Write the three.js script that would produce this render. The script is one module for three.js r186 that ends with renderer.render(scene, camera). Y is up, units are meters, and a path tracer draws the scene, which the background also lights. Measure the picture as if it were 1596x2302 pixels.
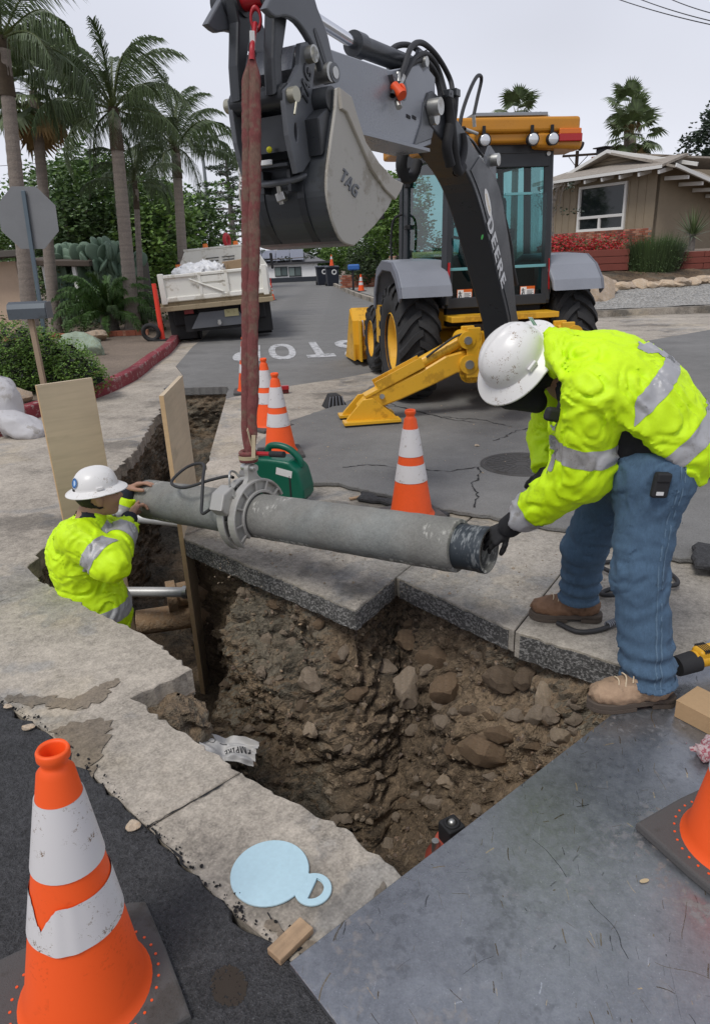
import * as THREE from 'three';
import { mergeGeometries, mergeVertices, toCreasedNormals } from 'three/addons/utils/BufferGeometryUtils.js';
import { RoundedBoxGeometry } from 'three/addons/geometries/RoundedBoxGeometry.js';
import { TextGeometry } from 'three/addons/geometries/TextGeometry.js';
import { FontLoader } from 'three/addons/loaders/FontLoader.js';
import { createNoise3D } from 'simplex-noise';

const V = (x, y, z) => new THREE.Vector3(x, y, z);
const scene = new THREE.Scene();
// ---------- camera: a phone held at eye height, tilted down, rolled a little
const camera = new THREE.PerspectiveCamera(73.56, 709 / 1024, 0.05, 900);
camera.position.set(0, 1.65, 0);
camera.rotation.order = 'YXZ';
camera.rotation.set(THREE.MathUtils.degToRad(-20.5), 0, THREE.MathUtils.degToRad(-2.5));
camera.updateMatrixWorld(true);
// ---------- renderer and exposure
const renderer = new THREE.WebGLRenderer({ antialias: true });
renderer.toneMapping = THREE.LinearToneMapping;
renderer.toneMappingExposure = 1.26;
renderer.shadowMap.enabled = true;
// ---------- seeded noise
let seedState = 7;
const rnd = () => { seedState = (seedState + 0x6d2b79f5) | 0; let t = Math.imul(seedState ^ (seedState >>> 15), 1 | seedState); t = (t + Math.imul(t ^ (t >>> 7), 61 | t)) ^ t; return ((t ^ (t >>> 14)) >>> 0) / 4294967296; };
const rr = (a, b) => a + (b - a) * rnd();
const reseed = (s) => { seedState = s * 7919; };
const n3 = createNoise3D(rnd);
const clamp = (x, a = 0, b = 1) => Math.min(b, Math.max(a, x));
const mix = (a, b, t) => a + (b - a) * t;
const sst = (a, b, x) => { const t = clamp((x - a) / (b - a)); return t * t * (3 - 2 * t); };
// ---------- overcast sky and a weak, very soft sun
{
  const w = 512, h = 256, d = new Float32Array(w * h * 4);
  for (let j = 0; j < h; j++) for (let i = 0; i < w; i++) {
    const el = (j + 0.5) / h * Math.PI - Math.PI / 2, az = (i + 0.5) / w * Math.PI * 2;
    const x = Math.cos(el) * Math.cos(az), y = Math.sin(el), z = Math.cos(el) * Math.sin(az);
    const up = Math.max(y, 0), k = 1 / (up + 0.35);
    let c = n3(x * k * 0.8, y * 0.6, z * k * 0.8) * 0.6 + n3(x * k * 1.9 + 5, y, z * k * 1.9) * 0.28 + n3(x * k * 4.3, y, z * k * 4.3 + 9) * 0.12;
    const t = Math.pow(1 - clamp(up / 0.9), 1.6);
    let b = mix(0.46, 0.70, t) * (1 + 0.13 * c);
    const o = (j * w + i) * 4;
    d[o] = b * mix(0.92, 0.97, t); d[o + 1] = b * mix(0.965, 0.995, t); d[o + 2] = b * mix(1.15, 1.08, t); d[o + 3] = 1;
    if (y < -0.02) { d[o] = d[o + 1] = d[o + 2] = 0.2; }
  }
  const t = new THREE.DataTexture(d, w, h, THREE.RGBAFormat, THREE.FloatType);
  t.mapping = THREE.EquirectangularReflectionMapping; t.magFilter = t.minFilter = THREE.LinearFilter; t.needsUpdate = true;
  scene.background = t; scene.environment = t;
}
const sun = new THREE.DirectionalLight(new THREE.Color(1, 0.965, 0.91), 1.5);
sun.position.set(-9, 26, 7); sun.target.position.set(0, 0, -6);
sun.castShadow = true; sun.shadow.radius = 34; sun.shadow.mapSize.set(2048, 2048);
Object.assign(sun.shadow.camera, { left: -40, right: 40, top: 40, bottom: -40, near: 1, far: 120 });
scene.add(sun, sun.target);

// ---------- picture coordinates (1596 x 2302) to world points, used to survey positions
const FPX = 1540;
function ray(u, v) { return V((u - 798) / FPX, -(v - 1151) / FPX, -1).applyQuaternion(camera.quaternion); }
const EYE = camera.position;
function G(u, v, y = 0) { const d = ray(u, v), t = (y - EYE.y) / d.y; return V(d.x * t, y, d.z * t); }
function AZ(u, v, z) { const d = ray(u, v), t = z / d.z; return V(d.x * t, EYE.y + d.y * t, z); }

// ---------- tileable noise fields and textures
const FS = 1024;
function noiseField(base, oct, seed) {
  reseed(seed);
  const out = new Float32Array(FS * FS); let amp = 1, tot = 0, p = base;
  for (let o = 0; o < oct; o++) {
    const tab = new Float32Array(p * p); for (let i = 0; i < p * p; i++) tab[i] = rnd();
    for (let j = 0; j < FS; j++) {
      const y = j / FS * p, y0 = Math.floor(y), fy = y - y0, sy = fy * fy * (3 - 2 * fy), r0 = (y0 % p) * p, r1 = ((y0 + 1) % p) * p;
      for (let i = 0; i < FS; i++) {
        const x = i / FS * p, x0 = Math.floor(x), fx = x - x0, sx = fx * fx * (3 - 2 * fx), c0 = x0 % p, c1 = (x0 + 1) % p;
        const a = tab[r0 + c0] + (tab[r0 + c1] - tab[r0 + c0]) * sx, b = tab[r1 + c0] + (tab[r1 + c1] - tab[r1 + c0]) * sx;
        out[j * FS + i] += amp * (a + (b - a) * sy);
      }
    }
    tot += amp; amp *= 0.55; p *= 2; if (p > FS) break;
  }
  for (let i = 0; i < out.length; i++) out[i] /= tot;
  return out;
}
const NA = noiseField(4, 7, 11), NB = noiseField(16, 5, 12), NC = noiseField(96, 3, 13), ND = noiseField(384, 2, 14);
const smp = (f, i, j) => f[(j & 1023) * FS + (i & 1023)];
function tex(size, fn, { rep = 1, srgb = true, repY } = {}) {
  const d = new Uint8Array(size * size * 4), k = FS / size, c = [0, 0, 0];
  for (let j = 0; j < size; j++) for (let i = 0; i < size; i++) {
    fn(i * k, j * k, c, i / size, j / size); const o = (j * size + i) * 4;
    for (let q = 0; q < 3; q++) { const x = clamp(c[q]); d[o + q] = 255 * (srgb ? (x < 0.0031308 ? x * 12.92 : 1.055 * Math.pow(x, 1 / 2.4) - 0.055) : x) + 0.5; }
    d[o + 3] = 255;
  }
  const t = new THREE.DataTexture(d, size, size); t.wrapS = t.wrapT = THREE.RepeatWrapping; t.magFilter = THREE.LinearFilter; t.minFilter = THREE.LinearMipmapLinearFilter; t.generateMipmaps = true;
  if (srgb) t.colorSpace = THREE.SRGBColorSpace; t.repeat.set(rep, repY ?? rep); t.needsUpdate = true; return t;
}
const gray = (f) => (i, j, c, x, y) => { c[0] = c[1] = c[2] = f(i, j, x, y); };
function canvasTex(w, h, draw) {
  const cv = document.createElement('canvas'); cv.width = w; cv.height = h; const g = cv.getContext('2d'); draw(g, w, h);
  const t = new THREE.CanvasTexture(cv); t.colorSpace = THREE.SRGBColorSpace; t.needsUpdate = true; return t;
}
function mat(o = {}, phys = false) {
  const { rgb, ...r } = o; const m = phys ? new THREE.MeshPhysicalMaterial(r) : new THREE.MeshStandardMaterial(r);
  if (rgb) m.color.setRGB(...rgb); return m;
}

// ---------- geometry helpers
const IDM = new THREE.Matrix4();
function clean(g) { // plain, non-indexed, position + normal + uv
  let h = g.index ? g.toNonIndexed() : g;
  for (const k of Object.keys(h.attributes)) if (!['position', 'normal', 'uv', 'color'].includes(k)) h.deleteAttribute(k);
  h.morphAttributes = {};
  if (!h.attributes.normal) h.computeVertexNormals();
  if (!h.attributes.uv) h.setAttribute('uv', new THREE.BufferAttribute(new Float32Array(h.attributes.position.count * 2), 2));
  return h;
}
function boxUV(g) { // uv in metres, projected along each face's main axis
  const h = clean(g), p = h.attributes.position, uv = h.attributes.uv, a = V(), b = V(), c = V(), n = V();
  for (let i = 0; i < p.count; i += 3) {
    a.fromBufferAttribute(p, i); b.fromBufferAttribute(p, i + 1); c.fromBufferAttribute(p, i + 2);
    n.copy(b).sub(a).cross(c.clone().sub(a)); const X = Math.abs(n.x), Y = Math.abs(n.y), Z = Math.abs(n.z);
    [a, b, c].forEach((q, k) => { if (Y >= X && Y >= Z) uv.setXY(i + k, q.x, -q.z); else if (X >= Z) uv.setXY(i + k, q.z, q.y); else uv.setXY(i + k, q.x, q.y); });
  }
  return h;
}
function merge(gs) {
  const l = gs.flat(9).filter(Boolean).map(clean); if (l.length === 1) return l[0];
  const col = l.some((g) => g.attributes.color);
  if (col) for (const g of l) if (!g.attributes.color) { const c = new Float32Array(g.attributes.position.count * 3).fill(1); g.setAttribute('color', new THREE.BufferAttribute(c, 3)); }
  return mergeGeometries(l, false);
}
const names = new Map();
function numbered(n) { const k = names.get(n) || 0; names.set(n, k + 1); return k ? n + '_' + String(k).padStart(3, '0') : n; }
function obj(name, gs, material, parent = scene, opt = {}) {
  let g = Array.isArray(gs) ? merge(gs) : gs;
  if (!opt.uv) g = boxUV(g);
  const m = new THREE.Mesh(g, material); m.name = parent === scene ? numbered(name) : name; m.castShadow = m.receiveShadow = true; parent.add(m);
  if (opt.label) m.userData.label = opt.label; if (opt.kind) m.userData.kind = opt.kind;
  return m;
}
function objs(name, gs, material, parent, opt) { for (const g of gs) obj(name, g, material, parent, opt); }
function tag(o, label, category, group) { o.userData.label = label; o.userData.category = category; if (group) o.userData.group = group; return o; }
function thing(name, label, category, pos = [0, 0, 0], turn = 0, group) {
  const o = new THREE.Group(); o.name = numbered(name); scene.add(o); o.position.set(...(pos.isVector3 ? pos.toArray() : pos)); o.rotation.y = turn; return tag(o, label, category, group);
}
function part(name, parent, label) { const o = new THREE.Group(); o.name = name; parent.add(o); if (label) o.userData.label = label; return o; }
function struct(name, gs, material, opt) { const m = obj(name, gs, material, scene, opt); m.userData.kind = 'structure'; return m; }
function dup(root, label, group) { const r = root.clone(); r.name = numbered(root.name.replace(/_\d{3}$/, '')); scene.add(r); r.userData = { ...root.userData }; if (label) r.userData.label = label; if (group) r.userData.group = group; return r; }
function xf(g, { p = [0, 0, 0], r = [0, 0, 0], s = [1, 1, 1], order = 'XYZ' } = {}) {
  const m = new THREE.Matrix4().compose(V(...p), new THREE.Quaternion().setFromEuler(new THREE.Euler(...r, order)), V(...s)); g.applyMatrix4(m); return g;
}
const box = (w, h, d, x = 0, y = 0, z = 0, r = [0, 0, 0], bev = Math.min(w, h, d) * 0.12) => xf(bev > 0.0004 ? new RoundedBoxGeometry(w, h, d, 1, bev) : new THREE.BoxGeometry(w, h, d), { p: [x, y, z], r });
function rod(p, q, r1, r2 = r1, seg = 14, open = false) {
  const a = p.isVector3 ? p : V(...p), b = q.isVector3 ? q : V(...q), l = a.distanceTo(b);
  const g = new THREE.CylinderGeometry(r2, r1, l, seg, 1, open); g.translate(0, l / 2, 0);
  g.applyQuaternion(new THREE.Quaternion().setFromUnitVectors(V(0, 1, 0), b.clone().sub(a).normalize())); g.translate(a.x, a.y, a.z); return g;
}
function beam(p, q, w, h, bev) { // a box from p to q
  const a = p.isVector3 ? p : V(...p), b = q.isVector3 ? q : V(...q), l = a.distanceTo(b); const g = box(w, h, l, 0, 0, 0, [0, 0, 0], bev ?? Math.min(w, h) * 0.12);
  const m = new THREE.Matrix4().lookAt(a, b, V(0, 1, 0)); g.applyMatrix4(m); const c = a.clone().add(b).multiplyScalar(0.5); g.translate(c.x, c.y, c.z); return g;
}
function tube(pts, r, seg = 40, rs = 10, closed = false) { return new THREE.TubeGeometry(new THREE.CatmullRomCurve3(pts.map((p) => (p.isVector3 ? p : V(...p))), closed, 'centripetal'), seg, r, rs, closed); }
function lathe(prof, seg = 32) { return new THREE.LatheGeometry(prof.map(([r, y]) => new THREE.Vector2(r, y)), seg); }
function poly(pts, holes = []) { const s = new THREE.Shape(pts.map(([x, y]) => new THREE.Vector2(x, y))); for (const h of holes) s.holes.push(new THREE.Path(h.map(([x, y]) => new THREE.Vector2(x, y)))); return s; }
function extr(pts, depth, { bev = 0, holes = [], center = true, bs = 1 } = {}) {
  const s = pts instanceof THREE.Shape ? pts : poly(pts, holes);
  const g = new THREE.ExtrudeGeometry(s, { depth: depth - 2 * bev, bevelEnabled: bev > 0, bevelSize: bev, bevelThickness: bev, bevelOffset: -bev, bevelSegments: bs, curveSegments: 16 });
  g.translate(0, 0, bev - (center ? depth / 2 : 0)); return g;
}
const smoothPts = (pts, n = 6, closed = false) => new THREE.SplineCurve(pts.map((p) => new THREE.Vector2(...p))).getPoints(n * (pts.length - 1)).map((p) => [p.x, p.y]);
function slabGeo(pts, y0, y1, bev = 0.004) { const g = extr(pts.map(([x, z]) => [x, -z]), y1 - y0, { bev, center: false }); g.rotateX(-Math.PI / 2); g.translate(0, y0, 0); return g; }
function rough(pts, amp = 0.008, step = 0.035, f = 1) { // break a polyline into short pieces with uneven offsets
  const out = []; for (let i = 0; i + 1 < pts.length; i++) { const [a, b] = pts[i], [c, d] = pts[i + 1], l = Math.hypot(c - a, d - b), n = Math.max(1, Math.round(l / step)); for (let k = 0; k < n; k++) { const t = k / n; const x = mix(a, c, t), z = mix(b, d, t), w = k ? 1 : 0.3; out.push([x + w * amp * (n3(x * 14 * f, z * 14 * f, 3) + 0.6 * n3(x * 40 * f, z * 40 * f, 8)), z + w * amp * (n3(x * 14 * f, z * 14 * f, 23) + 0.6 * n3(x * 40 * f, z * 40 * f, 28))]); } } out.push(pts[pts.length - 1]); return out;
}
const gxz = (u, v, y = 0) => { const p = G(u, v, y); return [p.x, p.z]; };
function ribbon(pts, w, y, jit = 0) { // a flat strip on the ground
  const P = [], N = pts.length; for (let i = 0; i < N; i++) { const a = pts[Math.max(0, i - 1)], b = pts[Math.min(N - 1, i + 1)]; let dx = b[0] - a[0], dz = b[1] - a[1]; const l = Math.hypot(dx, dz) || 1; const ww = (typeof w === 'function' ? w(i / (N - 1)) : w) * (1 + jit * (rnd() - 0.5)) / 2; P.push([pts[i][0] - dz / l * ww, pts[i][1] + dx / l * ww, pts[i][0] + dz / l * ww, pts[i][1] - dx / l * ww]); }
  const pos = []; for (let i = 0; i + 1 < N; i++) { const [a, b, c, d] = P[i], [e, f, g, h] = P[i + 1]; pos.push(a, y, b, c, y, d, e, y, f, c, y, d, g, y, h, e, y, f); }
  const g = new THREE.BufferGeometry(); g.setAttribute('position', new THREE.Float32BufferAttribute(pos, 3)); g.computeVertexNormals(); 
  return g;
}
function sweep(path, prof) { // profile [side, up] swept along a ground path of [x, z, y]
  const n = path.length, m = prof.length, pos = [];
  const ring = (i) => { const a = path[Math.max(0, i - 1)], b = path[Math.min(n - 1, i + 1)]; let dx = b[0] - a[0], dz = b[1] - a[1]; const l = Math.hypot(dx, dz) || 1; dx /= l; dz /= l; return prof.map(([s, u]) => [path[i][0] - dz * s, (path[i][2] || 0) + u, path[i][1] + dx * s]); };
  const R = path.map((_, i) => ring(i));
  for (let i = 0; i + 1 < n; i++) for (let k = 0; k < m; k++) { const k2 = (k + 1) % m; pos.push(...R[i][k], ...R[i][k2], ...R[i + 1][k], ...R[i][k2], ...R[i + 1][k2], ...R[i + 1][k]); }
  for (const e of [0, n - 1]) for (let k = 1; k + 1 < m; k++) { const t = [R[e][0], R[e][k], R[e][k + 1]]; pos.push(...t[0], ...t[1], ...t[2]); }
  const g = new THREE.BufferGeometry(); g.setAttribute('position', new THREE.Float32BufferAttribute(pos, 3)); g.computeVertexNormals(); return g;
}
// ---------- signed distance modelling: smooth surfaces from distance functions (surface nets)
function surfNet(f, mn, mx, cell) {
  const nx = Math.ceil((mx[0] - mn[0]) / cell) + 1, ny = Math.ceil((mx[1] - mn[1]) / cell) + 1, nz = Math.ceil((mx[2] - mn[2]) / cell) + 1;
  const val = new Float32Array(nx * ny * nz), id = (i, j, k) => (k * ny + j) * nx + i;
  for (let k = 0; k < nz; k++) for (let j = 0; j < ny; j++) for (let i = 0; i < nx; i++) val[id(i, j, k)] = f(mn[0] + i * cell, mn[1] + j * cell, mn[2] + k * cell);
  const vi = new Int32Array(nx * ny * nz).fill(-1), pos = [], idx = [];
  const off = [[0, 0, 0], [1, 0, 0], [0, 1, 0], [1, 1, 0], [0, 0, 1], [1, 0, 1], [0, 1, 1], [1, 1, 1]], ed = [[0, 1], [2, 3], [4, 5], [6, 7], [0, 2], [1, 3], [4, 6], [5, 7], [0, 4], [1, 5], [2, 6], [3, 7]];
  for (let k = 0; k < nz - 1; k++) for (let j = 0; j < ny - 1; j++) for (let i = 0; i < nx - 1; i++) {
    const c = off.map(([a, b, d]) => val[id(i + a, j + b, k + d)]); let x = 0, y = 0, z = 0, n = 0;
    for (const [a, b] of ed) if ((c[a] < 0) !== (c[b] < 0)) { const t = c[a] / (c[a] - c[b]); x += mix(off[a][0], off[b][0], t); y += mix(off[a][1], off[b][1], t); z += mix(off[a][2], off[b][2], t); n++; }
    if (n) { vi[id(i, j, k)] = pos.length / 3; pos.push(mn[0] + (i + x / n) * cell, mn[1] + (j + y / n) * cell, mn[2] + (k + z / n) * cell); }
  }
  const quad = (a, b, c, d, flip) => { if (a < 0 || b < 0 || c < 0 || d < 0) return; if (flip) idx.push(a, c, b, a, d, c); else idx.push(a, b, c, a, c, d); };
  for (let k = 1; k < nz - 1; k++) for (let j = 1; j < ny - 1; j++) for (let i = 1; i < nx - 1; i++) {
    const v0 = val[id(i, j, k)] < 0;
    if (v0 !== (val[id(i + 1, j, k)] < 0)) quad(vi[id(i, j - 1, k - 1)], vi[id(i, j, k - 1)], vi[id(i, j, k)], vi[id(i, j - 1, k)], !v0);
    if (v0 !== (val[id(i, j + 1, k)] < 0)) quad(vi[id(i - 1, j, k - 1)], vi[id(i, j, k - 1)], vi[id(i, j, k)], vi[id(i - 1, j, k)], v0);
    if (v0 !== (val[id(i, j, k + 1)] < 0)) quad(vi[id(i - 1, j - 1, k)], vi[id(i, j - 1, k)], vi[id(i, j, k)], vi[id(i - 1, j, k)], !v0);
  }
  const g = new THREE.BufferGeometry(); g.setAttribute('position', new THREE.Float32BufferAttribute(pos, 3)); g.setIndex(idx); g.computeVertexNormals(); return g;
}
const smin = (a, b, k) => { const h = Math.max(k - Math.abs(a - b), 0) / k; return Math.min(a, b) - h * h * k * 0.25; };
function capsule(a, b, ra, rb) { // tapered
  const bx = b.x - a.x, by = b.y - a.y, bz = b.z - a.z, l2 = bx * bx + by * by + bz * bz || 1e-9;
  return (x, y, z) => { const px = x - a.x, py = y - a.y, pz = z - a.z, t = clamp((px * bx + py * by + pz * bz) / l2), dx = px - bx * t, dy = py - by * t, dz = pz - bz * t; return Math.sqrt(dx * dx + dy * dy + dz * dz) - (ra + (rb - ra) * t); };
}
function ellip(c, r, q) { const iq = q ? q.clone().invert() : null, p = V(), m = Math.min(...r); return (x, y, z) => { p.set(x - c.x, y - c.y, z - c.z); if (iq) p.applyQuaternion(iq); const k = Math.hypot(p.x / r[0], p.y / r[1], p.z / r[2]); return (k - 1) * m * (k > 1 ? 1 : 1); }; }
function joinS(list, k) { return (x, y, z) => { let d = 1e3; for (const f of list) d = smin(d, f(x, y, z), k); return d; }; }
function clipGeo(g, fn, offset = 0) { // the part of a mesh where fn > 0, pushed out along its normals
  const h = clean(g), p = h.attributes.position, nn = h.attributes.normal, pos = [], nor = [];
  for (let i = 0; i < p.count; i += 3) {
    let L = []; for (let k = 0; k < 3; k++) { const q = V().fromBufferAttribute(p, i + k), n = V().fromBufferAttribute(nn, i + k); L.push([q, n, fn(q.x, q.y, q.z, n)]); }
    if (L.every((e) => e[2] <= 0)) continue; const out = [];
    for (let k = 0; k < 3; k++) { const a = L[k], b = L[(k + 1) % 3]; if (a[2] > 0) out.push(a); if ((a[2] > 0) !== (b[2] > 0)) { const t = a[2] / (a[2] - b[2]); out.push([a[0].clone().lerp(b[0], t), a[1].clone().lerp(b[1], t).normalize(), 0]); } }
    for (let k = 1; k + 1 < out.length; k++) for (const e of [out[0], out[k], out[k + 1]]) { pos.push(e[0].x + e[1].x * offset, e[0].y + e[1].y * offset, e[0].z + e[1].z * offset); nor.push(e[1].x, e[1].y, e[1].z); }
  }
  const r = new THREE.BufferGeometry(); r.setAttribute('position', new THREE.Float32BufferAttribute(pos, 3)); r.setAttribute('normal', new THREE.Float32BufferAttribute(nor, 3)); return r;
}
function rock(seed, sx, sy, sz, detail = 2, amp = 0.22) { // a broken, faceted stone
  const g = mergeVertices(new THREE.IcosahedronGeometry(1, detail).deleteAttribute('normal').deleteAttribute('uv')), p = g.attributes.position; reseed(seed + 100); const cuts = []; for (let i = 0; i < 10; i++) cuts.push([V(rr(-1, 1), rr(-1, 1), rr(-1, 1)).normalize(), rr(0.52, 0.85)]);
  for (let i = 0; i < p.count; i++) { const q = V().fromBufferAttribute(p, i); q.multiplyScalar(1 + amp * n3(q.x * 1.3 + seed, q.y * 1.3, q.z * 1.3) + amp * 0.3 * n3(q.x * 4, q.y * 4 + seed, q.z * 4)); for (const [n, d] of cuts) { const e = q.dot(n) - d; if (e > 0) q.addScaledVector(n, -e * 0.95); } p.setXYZ(i, q.x * sx, q.y * sy, q.z * sz); }
  return toCreasedNormals(g, 0.5);
}
const FONT = await new FontLoader().loadAsync('fonts/droid/droid_sans_bold.typeface.json');
const text = (s, size, depth = 0.003) => { const g = new TextGeometry(s, { font: FONT, size, depth, curveSegments: 4, bevelEnabled: false }); g.computeBoundingBox(); const b = g.boundingBox; g.translate(-(b.min.x + b.max.x) / 2, -(b.min.y + b.max.y) / 2, 0); return g; };
function sheet(w, h, seg = 1) { return new THREE.PlaneGeometry(w, h, seg, seg); }
// ================= surfaces
const speck = (i, j) => smp(ND, i, j);
const T = {};
T.asphalt = tex(1024, (i, j, c) => { const a = smp(NA, i, j), b = smp(NB, i + 300, j), s = speck(i, j), s2 = speck(i + 511, j + 97); let v = 0.172 + 0.09 * (a - 0.5) + 0.03 * (b - 0.5) + 0.085 * (s - 0.5); if (s2 > 0.78) v += 0.09 * (s2 - 0.7) * 5 * 0.5; c[0] = v * 1.02; c[1] = v; c[2] = v * 0.955; }, { rep: 1 / 1.7 });
T.asphaltB = tex(1024, gray((i, j) => 0.6 * speck(i, j) + 0.4 * smp(NC, i, j)), { rep: 1 / 1.7, srgb: false });
T.fresh = tex(1024, (i, j, c) => { const s = smp(NC, i, j), a = smp(NB, i, j), b = speck(i, j); let v = 0.03 + 0.045 * (s - 0.5) + 0.016 * (a - 0.5) + 0.04 * (b - 0.4); if (speck(i + 200, j + 300) > 0.8) v += 0.07; c[0] = v; c[1] = v * 1.0; c[2] = v * 1.06; }, { rep: 1 / 0.9 });
T.freshB = tex(1024, gray((i, j) => 0.55 * smp(NC, i, j) + 0.3 * speck(i, j) + 0.15 * smp(NB, i, j)), { rep: 1 / 0.9, srgb: false });
T.concrete = tex(1024, (i, j, c) => { const a = smp(NA, i, j), b = smp(NB, i, j + 200), n = smp(NC, i, j), s = speck(i + 77, j); let v = 0.32 + 0.2 * (a - 0.5) + 0.15 * (b - 0.5) + 0.18 * (n - 0.5) + 0.2 * (s - 0.5); const st = sst(0.56, 0.68, smp(NA, i + 400, j + 610)) * (0.5 + b); v *= 1 - 0.42 * st; if (speck(i + 300, j + 300) > 0.8) v += 0.07; const w = sst(0.5, 0.7, smp(NA, i + 90, j + 700)); const bl = sst(0.53, 0.62, 0.6 * smp(NA, i + 222, j + 90) + 0.4 * smp(NB, i + 500, j)); c[0] = v * (1 - 0.2 * bl); c[1] = v * (0.945 - 0.02 * w - 0.15 * bl); c[2] = v * (0.86 - 0.07 * w - 0.08 * bl); }, { rep: 1 / 2.1 });
T.concreteB = tex(1024, gray((i, j) => 0.45 * smp(NC, i, j) + 0.35 * speck(i, j) + 0.2 * smp(NB, i, j)), { rep: 1 / 2.1, srgb: false });
T.slabcut = tex(512, (i, j, c) => { const a = smp(NC, i, j), b = speck(i, j), k = sst(0.5, 0.62, smp(NC, i + 500, j + 500)), q = smp(NB, i, j); let v = mix(0.08, 0.26, k) * (0.7 + 0.6 * b) * (0.75 + 0.5 * q); c[0] = v; c[1] = v * 0.97; c[2] = v * 0.92; }, { rep: 1 / 0.7 });
T.soil = tex(1024, (i, j, c) => { const a = smp(NA, i, j), b = smp(NB, i, j), n = smp(NC, i, j), s = speck(i, j); let v = 0.125 + 0.14 * (a - 0.5) + 0.12 * (b - 0.5) + 0.14 * (n - 0.5) + 0.08 * (s - 0.5); const w = sst(0.42, 0.62, smp(NA, i + 333, j + 111)); v *= mix(1.22, 0.72, w); const g = sst(0.45, 0.65, smp(NA, i + 700, j + 500)); c[0] = v * mix(1.12, 1.0, g); c[1] = v * mix(0.82, 0.87, g); c[2] = v * mix(0.53, 0.66, g); }, { rep: 1 / 1.6 });
T.soilB = tex(1024, gray((i, j) => 0.3 * smp(NB, i, j) + 0.45 * smp(NC, i, j) + 0.25 * speck(i, j)), { rep: 1 / 1.6, srgb: false });
T.bed = tex(512, (i, j, c) => { const a = smp(NA, i, j), n = smp(NC, i, j), s = speck(i, j); const v = 0.17 + 0.1 * (a - 0.5) + 0.1 * (n - 0.5) + 0.05 * (s - 0.5); c[0] = v * 1.18; c[1] = v * 0.92; c[2] = v * 0.7; }, { rep: 1 / 2.5 });
T.bedB = tex(512, gray((i, j) => 0.6 * smp(NC, i, j) + 0.4 * speck(i, j)), { rep: 1 / 2.5, srgb: false });
T.gravel = tex(1024, (i, j, c) => { const n = smp(NC, i, j), s = speck(i, j), h = smp(NC, i + 400, j + 200); const v = 0.3 + 0.5 * (n - 0.5) + 0.12 * (s - 0.5); c[0] = v * (0.98 + 0.12 * (h - 0.5)); c[1] = v * 0.95; c[2] = v * (0.88 - 0.12 * (h - 0.5)); }, { rep: 1 / 3 });
T.gravelB = tex(1024, gray((i, j) => smp(NC, i, j)), { rep: 1 / 3, srgb: false });
T.wear = tex(512, gray((i, j) => 0.9 + 0.16 * (smp(NA, i, j) - 0.5) + 0.1 * (smp(NC, i, j) - 0.5)), { rep: 1 / 0.8 });
T.wearR = tex(512, (i, j, c) => { c[0] = 0; c[1] = 0.75 + 0.6 * (smp(NA, i, j + 50) - 0.5) + 0.25 * (smp(NC, i, j) - 0.5); c[2] = 1; }, { rep: 1 / 0.8, srgb: false });
T.fineB = tex(512, gray((i, j) => 0.5 * smp(NC, i, j) + 0.5 * speck(i, j)), { rep: 1 / 0.25, srgb: false });
T.grime = tex(1024, (i, j, c) => { const a = smp(NA, i, j), b = smp(NB, i + 100, j), n = smp(NC, i, j); const d = sst(0.52, 0.66, 0.6 * a + 0.4 * b) * 0.6 + sst(0.62, 0.72, n) * 0.35 * sst(0.4, 0.6, a); const k = 1 - 0.42 * d; c[0] = k; c[1] = k * (1 - 0.06 * d); c[2] = k * (1 - 0.16 * d); }, { rep: 1 / 0.55 });
T.ply = tex(512, (i, j, c, x, y) => { const g = smp(NA, i * 0.16 | 0, j * 6) * 0.6 + smp(NC, (i * 0.1) | 0, j) * 0.4, a = smp(NA, i, j + 300), s = sst(0.6, 0.72, smp(NA, (i * 0.4 + 500) | 0, j + 200)); const v = 0.53 + 0.2 * (g - 0.5) + 0.14 * (a - 0.5) - 0.13 * s; c[0] = v * 1.06; c[1] = v * 0.86; c[2] = v * 0.6; }, { rep: 1 / 1.3 });
T.wood = tex(512, (i, j, c) => { const g = smp(NA, (i * 0.12) | 0, (j * 5) | 0), a = smp(NB, i, j); const v = 0.34 + 0.3 * (g - 0.5) + 0.12 * (a - 0.5); c[0] = v * 1.15; c[1] = v * 0.78; c[2] = v * 0.47; }, { rep: 1 / 0.4 });
T.denim = tex(512, (i, j, c) => { const w = ((i + j) % 8) / 8, s = speck(i, j), a = smp(NA, i, j), f = smp(NC, i, (j * 0.3) | 0); const k = 0.8 + 0.35 * (s - 0.5) + 0.18 * (w - 0.5) + 0.5 * (a - 0.5) + 0.25 * (f - 0.5); c[0] = 0.085 * k; c[1] = 0.155 * k; c[2] = 0.245 * k; }, { rep: 1 / 0.35 });
T.denimB = tex(512, gray((i, j) => 0.5 * ((i + j) % 8) / 8 + 0.5 * smp(NC, i, j)), { rep: 1 / 0.35, srgb: false });
T.hivis = tex(512, (i, j, c) => { const a = smp(NA, i, j), n = smp(NC, i, j), s = speck(i, j), d = sst(0.6, 0.72, smp(NA, i + 300, j + 200)) * sst(0.45, 0.6, smp(NB, i, j)); const k = 0.97 + 0.14 * (a - 0.5) + 0.08 * (n - 0.5) + 0.06 * (s - 0.5) - 0.16 * d; c[0] = k; c[1] = k; c[2] = k; }, { rep: 1 / 0.5 });
T.weave = tex(512, gray((i, j) => 0.25 * (((i >> 1) % 4) / 4 + ((j >> 1) % 4) / 4) + 0.5 * smp(NC, i, j)), { rep: 1 / 0.2, srgb: false });
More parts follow.
